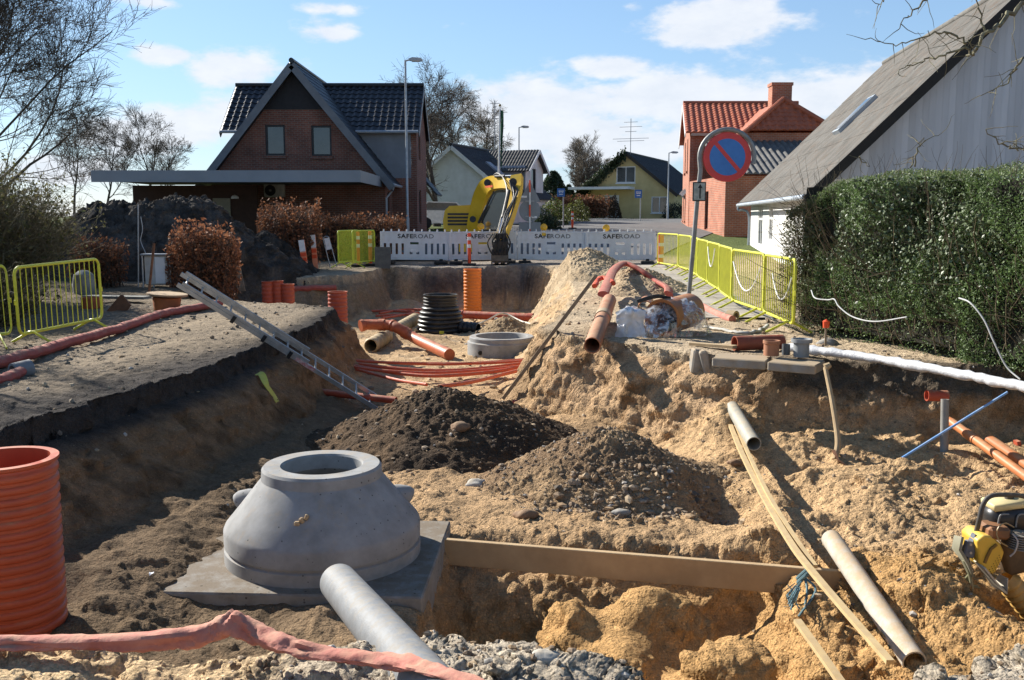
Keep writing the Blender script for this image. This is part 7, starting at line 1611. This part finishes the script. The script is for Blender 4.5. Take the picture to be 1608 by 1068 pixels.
cup('small orange brown pipe cap in front of the red brown pipe', 1211, 558, .085, .095, .17, mat('clay_cap', (.36, .16, .085), (.3, .13, .07), rough=.7, dust=.3)); cup('tiny dark grey pipe cap between the two larger caps', 1234, 557, .045, .045, .12, mat('dark_grey_cap', (.10, .11, .12), rough=.5)); cup('grey flared pipe cap on the kerb, holding a stone', 1258, 560, .085, .115, .20, mat('grey_cap', (.24, .25, .26), (.19, .2, .2), rough=.6, dust=.2))
# white wrapped pipe below the hedge
P_ = [on(1237, 545, .1), on(1290, 552, .1), on(1360, 561, .1), on(1440, 575, .1), on(1520, 590, .1), on(1600, 606, .1), on(1700, 626, .1)]
m = MB(); q = spline(P_, 8); rs = np.random.RandomState(6); m.tube([p + Vector((0, 0, rs.normal(0, .004))) for p in q], [.058 * (1 + .10 * rs.normal()) for _ in q], 14, flat=.85); m.build('wrapped_pipe', mat('white_foil', (.60, .60, .61), (.45, .45, .46), scale=9, rough=.5, bump=.012, bscale=16), label='long white foil wrapped pipe lying at the foot of the hedge', cat='pipe')
def hedge_cable(label, pts, Ys):
    m = MB(); m.tube(spline([at(x, y, Y) for (x, y), Y in zip(pts, Ys)], 8), .008, 8); m.build('hedge_cable', mat('dull_white_cable', (.52, .52, .50), rough=.6), label=label, cat='cable', group='white cables hanging in the hedge')
hedge_cable('white cable hanging in a wide bow at the left of the hedge', [(1274, 456), (1280, 468), (1300, 471), (1310, 470), (1318, 482), (1340, 498), (1375, 505), (1424, 498)], [12.2, 11.95, 11.75, 11.6, 11.45, 11.2, 10.8, 10.4])
hedge_cable('white cable hanging straight down at the right of the hedge', [(1506, 468), (1524, 476), (1545, 502), (1560, 535), (1580, 575), (1602, 596)], [9.7, 9.5, 9.35, 9.25, 9.15, 9.0])
a = on(1296, 542, .05); m = MB(); m.tube([a, a + Vector((0, 0, .3))], .014, 6); o = m.build('marker_stick', M_oldwood, label='small red tipped stick in front of the hedge', cat='stick')
m = MB(); m.lathe([(.04, .22), (.045, .3), (.0, .33)], 10, Matrix.Translation(a)); m.build('red_tip', M_orred, o)

# ------------------------------------------------------------------ right-hand pit
a, b = on(1311, 722, -.78), at(1296, 577, 10.0); m = MB(); m.tube(spline([a, a.lerp(b, .2) + Vector((.05, 0, 0)), a.lerp(b, .6) + Vector((.03, -.02, 0)), b], 6), [.032 - .0005 * k for k in range(19)], 8); o = m.build('shovel_handle', M_wood, label='long wooden shovel handle standing against the sandy right wall', cat='shovel')
m = MB(); m.sweep([a + Vector((-.02, 0, .1)), a + Vector((.02, -.04, 0)), a + Vector((.12, -.1, -.06))], [.05, .2, .22], [.03, .012, .01], (0, 1, 0)); m.build('blade', M_steel, o)
m = MB(); m.tube([b, b + Vector((.05, 0, .03))], [.045, .03], 8); m.build('grip', M_wood, o)
a, b = on(1483, 724, -.82), at(1484, 627, 9.55); m = MB(); m.pipe(a - Vector((0, 0, .1)), b, .04, .03, 16, seg=4); m.build('grey_post', mat('grey_post', (.26, .25, .23), (.2, .19, .17), rough=.6, dust=.25), label='upright grey pipe post standing in the right pit', cat='post')
a, b = on(1396, 732, -.80), at(1582, 616, 9.3); m = MB(); m.tube([a, b], .013, 8); m.build('blue_rod', mat('blue_rod', (.12, .30, .62), (.3, .42, .6), scale=9, rough=.5), label='thin blue rod leaning diagonally across the right pit wall', cat='rod')
pipe_thing('drain_pipe', 'thin orange pipe sticking out of the right wall behind the blue rod', [at(1490, 660, 9.75), at(1690, 806, 8.0)], .045, mat('orange_pipe', (.55, .20, .07), (.46, .16, .06), rough=.5, dust=.3), collars=((.16, .24),))
pipe_thing('drain_pipe', 'second orange pipe sticking out of the right wall at the picture edge', [at(1553, 690, 9.5), at(1700, 790, 8.4)], .055, mat('orange_pipe', (.55, .20, .07)))
a, b = at(1455, 621, 9.9), at(1487, 622, 9.9); m = MB(); m.pipe(a, b, .06, .05, 16); m.build('clay_pipe', M_redpipe, label='short rust red pipe end in the right wall above the grey post', cat='pipe')
a, b = at(1597, 692, 9.7), at(1601, 725, 9.7); m = MB(); m.beam(a, b, .08, .04); m.build('brick_piece', M_redpipe, label='rust red brick piece in the right wall at the picture edge', cat='brick', smooth=False)
# short grey pipe and the two wooden strips
a, b = at(1184, 697, 9.5), at(1150, 640, 10.6); m = MB(); m.pipe(a, b, .075, .066, 24, seg=5); m.build('grey_pipe', mat('grey_drain', (.34, .33, .28), (.28, .265, .22), rough=.55, dust=.3), label='short grey pipe coming out of the bank above the wooden strips', cat='pipe')
def strip(label, pts, w=.035):
    q = spline([on(x, y, z + .12) for x, y, z in pts], 6); m = MB(); m.sweep(q, [w] * len(q), [.026] * len(q), (1, .3, 0)); m.build('wooden_strip', mat('straw_wood', (.52, .38, .19), (.42, .30, .15), scale=12, rough=.85, dust=.2), label=label, cat='wooden strip', smooth=False)
strip('long bent wooden strip crossing over the plank end, left one of the pair', [(1147, 668, -.75), (1165, 712, -.8), (1198, 778, -.85), (1240, 850, -.85), (1275, 897, -.85), (1330, 962, -.88), (1398, 1040, -.9)], .045)
strip('second wooden strip lying close to the right of the bent one', [(1154, 664, -.75), (1172, 706, -.79), (1206, 776, -.83), (1246, 842, -.86), (1280, 890, -.88)], .035)
strip('lower sandy lath leaning out of the ground below the blue green rope', [(1252, 975, -1.05), (1290, 1028, -1.08), (1330, 1085, -1.12)], .05)
def plank():
    a, b = on(702, 846, -.92), on(1314, 884, -.93); a2, b2 = on(702, 846, -.92), on(1262, 891, -.93)
    d = (b2 - a2).normalized(); e = a2 + d * 3.12; m = MB(); m.beam(a2 - d * .12 - Vector((0, 0, .105)), e - Vector((0, 0, .105)), .05, .21, bev=.004); m.build('plank', mat('plank_wood', (.48, .34, .19), (.38, .26, .14), scale=3.5, rough=.85, dust=.2, bump=.003, bscale=50), label='long brown plank on edge running right from the concrete slab', cat='plank')
plank()
def rope():
    rs = np.random.RandomState(12); c = on(1262, 905, -.86); t = thing('rope', 'frayed blue green rope tied round the wooden strips at the plank end', 'rope', tuple(c)); m = MB()
    for k in range(4):
        o = Vector((rs.normal(0, .01), rs.normal(0, .01), .01 * k)); m.tube([c + o + Vector((.045 * math.cos(a), .035 * math.sin(a) , .05 * math.cos(a + .5))) for a in np.linspace(0, 6.28, 14, endpoint=False)], .012, 6, closed=True)
    m.build('knot', mat('blue_green_rope', (.13, .22, .24), (.09, .15, .17), scale=20, rough=.9), t)
    m = MB()
    for e in ((1242, 958), (1254, 968), (1247, 945), (1262, 965)):
        q = on(*e, -1.05); m.tube(spline([c + Vector((0, -.02, 0)), c.lerp(q, .4) + Vector((rs.normal(0, .03), -.03, .02)), q], 5), .009, 5)
    for k in range(26):
        q = on(1243 + rs.normal(0, 5), 938 + rs.normal(0, 5), -.93); m.tube([c.lerp(q, .5), q, q + Vector(rs.normal(0, .03, 3))], .004, 4)
    m.build('loose_ends', mat('blue_green_rope', (.13, .22, .24)), t)
rope()
a, b = on(1305, 846, -.80), on(1436, 1040, -1.03); m = MB(); m.pipe(a, b, .074, .064, 30, seg=12); m.build('white_pipe', M_whitepipe, label='sand crusted white pipe lying in the sand right of the wooden strips', cat='pipe')
a, b = on(1520, 950, -.98), on(1566, 976, -1.0); m = MB(); m.pipe(a, b, .06, .052, 24); m.build('blue_pipe', mat('pale_blue_pipe', (.42, .52, .60), (.5, .44, .35), scale=5, rough=.5, dust=.4), label='pale blue pipe stub half buried at the foot of the rammer', cat='pipe')
hose('wire', 'thin grey wire lying in the sand left of the rammer', [(1464, 888), (1490, 893), (1512, 896)], .012, M_exb, wob=.004)
m = MB(); q = [hit(x, y, .012) for x, y in ((1395, 745), (1430, 757), (1480, 764), (1530, 762), (1585, 757), (1600, 750))]; m.tube(spline(q, 5), .011, 6); m.build('wire', M_oldwood, label='thin brown cable lying on the sand in front of the grey post', cat='cable')

# ------------------------------------------------------------------ rammer
def rammer():
    Y = 6.35; P = lambda x, y, dy=0.0: at(x, y, Y + dy); f0 = P(1640, 1010); t = thing('rammer', 'yellow rammer with black handle standing in the sand at the right edge', 'rammer', (f0.x, Y, f0.z))
    s = (P(1600, 850) - P(1500, 850)).length / 100                       # metres per pixel here
    ym = mat('rammer_yellow', (.68, .44, .06), (.58, .37, .05), scale=5, rough=.45, dust=.25); dk = mat('rammer_dark', (.05, .05, .05), (.09, .075, .055), scale=9, rough=.6, dust=.3)
    # handle: a black tube frame that loops over the tank
    for dy in (0.0, ):
        m = MB(); m.tube(spline([P(1524, 900, .05), P(1518, 868, .05), P(1530, 845, .03), P(1538, 815, 0), P(1544, 792, 0), P(1556, 779, 0), P(1580, 777, .0), P(1612, 781, .05), P(1640, 800, .12), P(1652, 850, .2)], 6), .0165, 12); m.build('handle', dk, t)
    m = MB(); m.tube(spline([P(1530, 850, .25), P(1540, 812, .25), P(1556, 790, .28), P(1600, 790, .3), P(1630, 820, .3)], 5), .0165, 10); m.build('handle', dk, t)
    # fuel tank: cream top, black front with raised ribs
    c = P(1576, 812, .12); m = MB(); M = Matrix.Rotation(R(-8), 4, 'Y')
    m.box(c, (60 * s, .22, 44 * s), M, bev=.05); tk = m.build('fuel_tank', mat('black_tank', (.02, .02, .021), (.035, .032, .03), scale=8, rough=.35, dust=.12), t, sharp=R(60))
    m = MB(); m.box(c + Vector((0, 0, 24 * s)), (56 * s, .2, 12 * s), M, bev=.03); m.build('tank_top', mat('cream_plastic', (.62, .52, .26), (.5, .42, .22), rough=.5, dust=.2), tk, sharp=R(60))
    for dx in (-14, 14):
        m = MB(); q = c + Vector((dx * s, -.115, 0)); m.tube(spline([q + Vector((-8 * s, 0, -8 * s)), q + Vector((-7 * s, -.005, 8 * s)), q + Vector((-3 * s, -.005, 13 * s)), q + Vector((8 * s, 0, 13 * s))], 5), .006, 6); m.build('tank_rib', mat('worn_rib', (.22, .22, .21), rough=.5), tk)
    m = MB(); m.lathe([(0, 0), (.03, 0), (.03, .03), (.0, .035)], 14, Matrix.Translation(c + Vector((.03, 0, 30 * s)))); m.build('tank_cap', dk, tk)
    # brown engine block below
    e = P(1598, 862, .10); m = MB(); m.box(e, (66 * s, .24, 62 * s), Matrix.Rotation(R(-14), 4, 'Y'), bev=.03); en = m.build('engine', mat('engine_brown', (.17, .115, .07), (.10, .075, .05), scale=7, rough=.75, dust=.35), t, sharp=R(60))
    e2 = P(1560, 832, .0); m = MB(); m.box(e2, (34 * s, .2, 20 * s), bev=.02); m.build('carburettor', mat('rusty_metal', (.25, .11, .045), (.15, .08, .04), rough=.7), en)
    # yellow shroud on the left of the engine: a chamfered block with a dark groove
    out = [(1534, 850), (1545, 841), (1558, 842), (1572, 855), (1578, 868), (1574, 880), (1562, 903), (1550, 900), (1538, 884)]
    q = [P(x, y, -.10) for x, y in out]; q0 = q[0]; m = MB(); m.prism([(v.x - q0.x, v.z - q0.z) for v in q], q0, X_, Z_, (0, .24, 0)); import bmesh
    sh = m.build('engine_shroud', ym, t, sharp=R(20)); bv = sh.modifiers.new('bevel', 'BEVEL'); bv.width = .016; bv.segments = 3; bv.limit_method = 'ANGLE'
    m = MB(); m.sweep([P(1565, 855, -.105), P(1556, 862, -.108), P(1550, 874, -.108), P(1546, 884, -.105)], [.018] * 4, [.016] * 4, (0, 1, 0)); m.build('groove', mat('shroud_groove', (.20, .12, .03), rough=.8), sh)
    g = MB(); rs = np.random.RandomState(2)
    for i in range(7):
        for j in range(4): q = P(1551 + i * 3.0 + j * 1.3, 899 - i * 5.0 * .9 + j * 3.2, -.103); g.lathe([(0, 0), (.0035, 0)], 6, Matrix.Translation(q) @ Matrix.Rotation(R(90), 4, 'X'))
    g.build('vent_holes', mat('vent_dark', (.04, .03, .02), rough=1), sh); bpy.data.objects[sh.name].children[-1]['kind'] = 'stuff'
    # cylinder head and silencer to the right
    m = MB(); c3 = P(1600, 850, -.06)
    for k in range(7): m.lathe([(.02, 0), (.075, 0), (.078, .004), (.075, .008), (.02, .008)], 20, Matrix.Translation(c3 + Vector((0, 0, -.05 + .016 * k))) @ Matrix.Rotation(R(6), 4, 'Y'))
    m.tube([c3 + Vector((0, 0, -.06)), c3 + Vector((0, 0, .07))], .04, 14); m.build('cooling_fins', mat('grey_cast_metal', (.30, .28, .25), (.2, .18, .15), rough=.6, metal=.4, dust=.3), en)
    m = MB(); m.tube(spline([P(1592, 828, -.05), P(1580, 822, -.08), P(1570, 826, -.09), P(1565, 838, -.1), P(1570, 850, -.11), P(1582, 858, -.1)], 6), .005, 6); m.build('fuel_line', mat('amber_hose', (.40, .27, .12), rough=.4), en)
    m = MB(); m.tube(spline([P(1590, 838, -.1), P(1598, 850, -.13), P(1594, 866, -.13), P(1586, 874, -.12)], 6), .006, 6); m.build('ignition_lead', mat('grey_lead', (.4, .38, .36), rough=.5), en)
    # left side: grey bracket and bent guard
    m = MB(); m.sweep([P(1530, 838, -.02), P(1522, 858, -.02), P(1516, 885, -.02)], [.05, .07, .05], [.012] * 3, (0, 1, 0)); m.box(P(1522, 862, -.03), (18 * s, .05, 26 * s), Matrix.Rotation(R(12), 4, 'Y'), bev=.008); br = m.build('bracket', mat('blue_grey_steel', (.13, .15, .19), (.09, .1, .12), rough=.6, dust=.3), t)
    for dy in (855, 868):
        m = MB(); m.lathe([(0, 0), (.009, 0), (.009, .008), (0, .008)], 10, Matrix.Translation(P(1524, dy, -.075)) @ Matrix.Rotation(R(90), 4, 'X')); m.build('bolt', M_galv, br)
    m = MB(); m.sweep([P(1506, 842, 0), P(1502, 862, -.02), P(1516, 882, -.04), P(1524, 902, -.03)], [.10, .12, .10, .08], [.018, .02, .02, .016], (0, 1, 0)); m.build('guard', mat('olive_grey_plastic', (.26, .25, .18), (.2, .19, .13), rough=.7, dust=.35), t, sharp=R(60))
    m = MB(); m.sweep([P(1538, 886, -.08), P(1554, 906, -.08), P(1570, 926, -.06), P(1576, 905, -.05)], [.16, .16, .14, .10], [.012] * 4, (0, 1, 0)); m.build('skid_plate', mat('pale_plate_steel', (.48, .44, .36), (.4, .36, .29), rough=.6, dust=.3), t, sharp=R(50))
    # bellows and foot
    a, b = P(1582, 912, .06), P(1628, 972, .06); d = (b - a); L = d.length; M = Matrix.Translation(a) @ d.to_track_quat('Z', 'Y').to_matrix().to_4x4(); prof = [(.055, -.03)]
    for k in range(7):
        for f, r_ in ((0, .068), (.3, .085), (.6, .085), (.9, .068)): prof.append((r_, L * (k + f) / 7))
    m = MB(); m.lathe(prof, 28, M); m.build('bellows', mat('amber_bellows', (.55, .33, .10), (.46, .28, .09), scale=6, rough=.45, dust=.2), t, sharp=R(70))
    m = MB(); m.tube([b - d * .02, P(1660, 1000, .06)], [.075, .065], 20); m.box(P(1672, 1016, .06), (.30, .3, .06), Matrix.Rotation(R(14), 4, 'Y'), bev=.02); m.build('foot', mat('cream_steel', (.55, .45, .27), (.45, .37, .22), rough=.6, dust=.35), t)
    m = MB(); rs = np.random.RandomState(8)
    for k in range(14):
        q = P(1520 + rs.normal(0, 3), 915, -.02); m.tube(spline([P(1524, 898, -.03), q, P(1520 + rs.normal(0, 8), 925 + rs.uniform(-8, 4), -.03)], 4), .006, 4)
    m.tube(spline([P(1514, 880, -.04), P(1522, 900, -.05), P(1526, 925, -.05), P(1520, 928, -.05)], 5), .013, 8); m.build('rope_end', mat('olive_rope', (.24, .24, .13), (.32, .29, .18), scale=12, rough=.9), t)
rammer()

# ------------------------------------------------------------------ foreground
a, b = at(532, 915, 4.75), at(668, 1075, 3.18); m = MB(); t = thing('grey_pipe', 'dusty grey pipe in the foreground sticking out over the pit beside the concrete cone', 'pipe', tuple(a)); d = b - a; m.pipe(a, b + d * .5, .098, .088, 40, seg=16); m.build('tube', M_greypipe, t)
def red_sheet():
    # flattened red hose draped over the near edge
    pts = [(-140, 1004, .16), (0, 1000, .17), (120, 998, .20), (240, 992, .22), (310, 984, .27), (345, 970, .27), (372, 964, .30), (405, 982, .25), (440, 998, .2), (480, 1010, .15), (540, 1021, .12), (600, 1030, .11), (650, 1038, .11), (700, 1050, .14), (760, 1076, .15), (820, 1110, .15)]
    Y = [3.42, 3.42, 3.42, 3.42, 3.44, 3.46, 3.46, 3.44, 3.36, 3.3, 3.24, 3.18, 3.08, 2.98, 2.85, 2.7]
    C = spline([at(x, y, yy) for (x, y, w), yy in zip(pts, Y)], 8); W = np.interp(np.linspace(0, len(pts) - 1, len(C)), range(len(pts)), [p[2] for p in pts]); n = 22; V = []; F = []
    for i, (c, w) in enumerate(zip(C, W)):
        for k in range(n):
            a = 2 * math.pi * k / n; f = i / 8; wr = .010 * math.sin(3 * a + f * 1.7 + 2 * math.sin(f)) * (.5 + .5 * math.sin(f * 2.3)) + .012 * float(vnoise(np.array([f * 3 + math.cos(a) * 1.5]), np.array([f * 1.1 + math.sin(a) * 2]))[0]) + .006 * float(vnoise(np.array([f * 9]), np.array([a * 3]))[0])
            V.append((c.x, c.y - math.cos(a) * (.045 + wr * 1.2), c.z - .14 * w + math.sin(a) * (w * .15 + wr * .8)))
    for i in range(len(C) - 1):
        for k in range(n): F.append((i * n + k, i * n + (k + 1) % n, (i + 1) * n + (k + 1) % n, (i + 1) * n + k))
    m = MB(); m.add(V, F + [tuple(range(n)), tuple(range(len(V) - n, len(V)))[::-1]]); m.build('fabric_hose', M_hosepink, label='crumpled pink red fabric hose lying across the foreground over the grey pipe', cat='hose', sharp=R(38))
red_sheet()

# ------------------------------------------------------------------ stones
def stones():
    rs = np.random.RandomState(77); base = np.array([(0, 0, 1), (.894, 0, .447), (.276, .851, .447), (-.724, .526, .447), (-.724, -.526, .447), (.276, -.851, .447), (.724, .526, -.447), (-.276, .851, -.447), (-.894, 0, -.447), (-.276, -.851, -.447), (.724, -.526, -.447), (0, 0, -1)])
    fc = np.array([(0,1,2),(0,2,3),(0,3,4),(0,4,5),(0,5,1),(1,6,2),(2,7,3),(3,8,4),(4,9,5),(5,10,1),(2,6,7),(3,7,8),(4,8,9),(5,9,10),(1,10,6),(6,11,7),(7,11,8),(8,11,9),(9,11,10),(10,11,6)])
    dg = bpy.context.evaluated_depsgraph_get(); surf = [o for o in bpy.data.objects if o.type == 'MESH' and (o.name.startswith('ground') or 'heap' in o.name)]
    from mathutils.bvhtree import BVHTree
    trees = []
    for o in surf: trees.append(BVHTree.FromPolygons([o.matrix_basis @ v.co for v in o.data.vertices], [tuple(p.vertices) for p in o.data.polygons]))
    def drop(x, y):
        best = None
        for tr in trees:
            h = tr.ray_cast(Vector((x, y, 4)), Vector((0, 0, -1)))
            if h[0] is not None and (best is None or h[0].z > best): best = h[0].z
        return best
    pts = []
    def scatter(n, fx, s0, s1, pw=2.2):
        for _ in range(n):
            x, y = fx(); z = drop(x, y)
            if z is not None: pts.append((x, y, z, s0 + (s1 - s0) * rs.rand() ** pw))
    def disc(cx, cy, r, sq=1.0): 
        def f(): a = rs.rand() * 6.283; q = r * math.sqrt(rs.rand()); return cx + q * math.cos(a), cy + q * sq * math.sin(a)
        return f
    scatter(2900, disc(.95, 9.15, 1.3, .85), .004, .026, 4); scatter(520, disc(1.25, 8.45, .9, .4), .01, .05, 3)
    scatter(420, disc(-.7, 10.7, 1.6, .8), .008, .036, 3.5)
    scatter(1500, lambda: (rs.uniform(-1.2, 1.0), rs.uniform(2.7, 3.9)), .004, .022, 3); scatter(1100, lambda: (rs.uniform(1.2, 2.6), rs.uniform(2.7, 3.8)), .003, .016, 3); scatter(120, lambda: (rs.uniform(-2.4, -1.0), rs.uniform(2.9, 3.7)), .004, .012, 2)
    scatter(900, lambda: (rs.uniform(-2.6, 5.5), rs.uniform(7.6, 12)), .005, .022, 4); scatter(700, lambda: (rs.uniform(-7, -3.4), rs.uniform(8, 20)), .008, .04, 3); scatter(600, lambda: (rs.uniform(.8, 5.5), rs.uniform(10.8, 20)), .008, .045, 3)
    scatter(700, lambda: (rs.uniform(-3, 1), rs.uniform(14, 28)), .012, .07, 3)
    scatter(700, lambda: (rs.uniform(1.6, 5.5), rs.uniform(6, 10.6)), .006, .03, 4)
    p = np.array(pts); n = len(p); sc = p[:, 3][:, None, None] * rs.uniform(.5, 1.3, (n, 1, 3)) * [1, 1, .75]; v = base[None] * (1 + rs.normal(0, .17, (n, 12, 1))); a = rs.rand(n) * 6.283; ca, sa = np.cos(a), np.sin(a)
    v = v * sc; x = v[..., 0] * ca[:, None] - v[..., 1] * sa[:, None]; y = v[..., 0] * sa[:, None] + v[..., 1] * ca[:, None]; v = np.stack([x, y, v[..., 2]], -1) + p[:, None, :3] + np.array([0, 0, .15]) * p[:, 3][:, None, None]
    f = (fc[None] + (np.arange(n) * 12)[:, None, None]).reshape(-1, 3)
    pal = np.array([(.36, .33, .29), (.27, .21, .15), (.21, .15, .10), (.38, .29, .19), (.14, .115, .09), (.30, .205, .12)]); c = pal[rs.choice(6, n, p=[.07, .24, .23, .18, .10, .18])] * rs.uniform(.75, 1.2, (n, 1))
    me = fast_mesh('loose_stones', v.reshape(-1, 3), [f], colors=np.repeat(c, 12, 0), uv=False, smooth=False); link('loose_stones', me, attr_mat('stones', rough=.9, bump=.004, bscale=60, vary=.25, vscale=30), kind='stuff', label='loose stones and pebbles scattered over the heaps and banks', cat='stones')
    big = [('large grey stone at the front foot of the gravel heap', 975, 806, .065), ('rust brown stone at the front foot of the gravel heap', 826, 810, .09), ('pale stone at the left foot of the gravel heap', 748, 762, .09), ('pale rounded stone in the grey foreground rubble', 857, 1033, .05), ('flat brown stone half buried in the dark earth heap', 722, 672, .10), ('dark clod on the sand by the white pipe', 1152, 728, .07), ('pale stone right of the grey flared cap', 1300, 541, .12), ('loose grey stone in the foreground rubble left of the other', 772, 1040, .022)]
    for k, (lab, x, y, s) in enumerate(big):
        d = ray(x, y); best = None
        for tr in trees:
            h = tr.ray_cast(Vector((0, 0, EYE)), d.normalized())
            if h[0] is not None and (best is None or h[3] < best[1]): best = (h[0], h[3])
        if best is None: continue
        o = best[0]; m = MB(); nv = []; r2 = np.random.RandomState(k)
        import bmesh
        bm = bmesh.new(); bmesh.ops.create_icosphere(bm, subdivisions=3, radius=1)
        for v_ in bm.verts:
            q = v_.co.copy(); w = 1 + .28 * float(fbm(np.array([q.x * 1.2 + k]), np.array([q.y * 1.2]), np.array([q.z * 1.2]), s=1, oct=3, seed=k)[0]) * 1.6; v_.co = Vector((q.x * w * 1.15, q.y * w * .8, q.z * w * .55)) * s
        me = bpy.data.meshes.new('stone'); bm.to_mesh(me); bm.free()
        for p_ in me.polygons: p_.use_smooth = True
        me.transform(Matrix.Translation(o + Vector((0, 0, s * .08))))
        link('stone', me, mat('stone_%d' % (k % 3), [(.30, .28, .25), (.26, .17, .10), (.38, .35, .30)][[0, 1, 2, 2, 1, 1, 0, 2][k] % 3], scale=9, rough=.9, bump=.006, bscale=30, dust=.25) if False else mat(['grey_rock', 'brown_rock', 'pale_rock'][[0, 1, 2, 2, 1, 1, 0, 0][k]], [(.27, .26, .24), (.22, .135, .08), (.42, .39, .34)][[0, 1, 2, 2, 1, 1, 0, 0][k]], scale=9, rough=.9, bump=.006, bscale=30, dust=.25), label=lab, cat='stone')
stones()
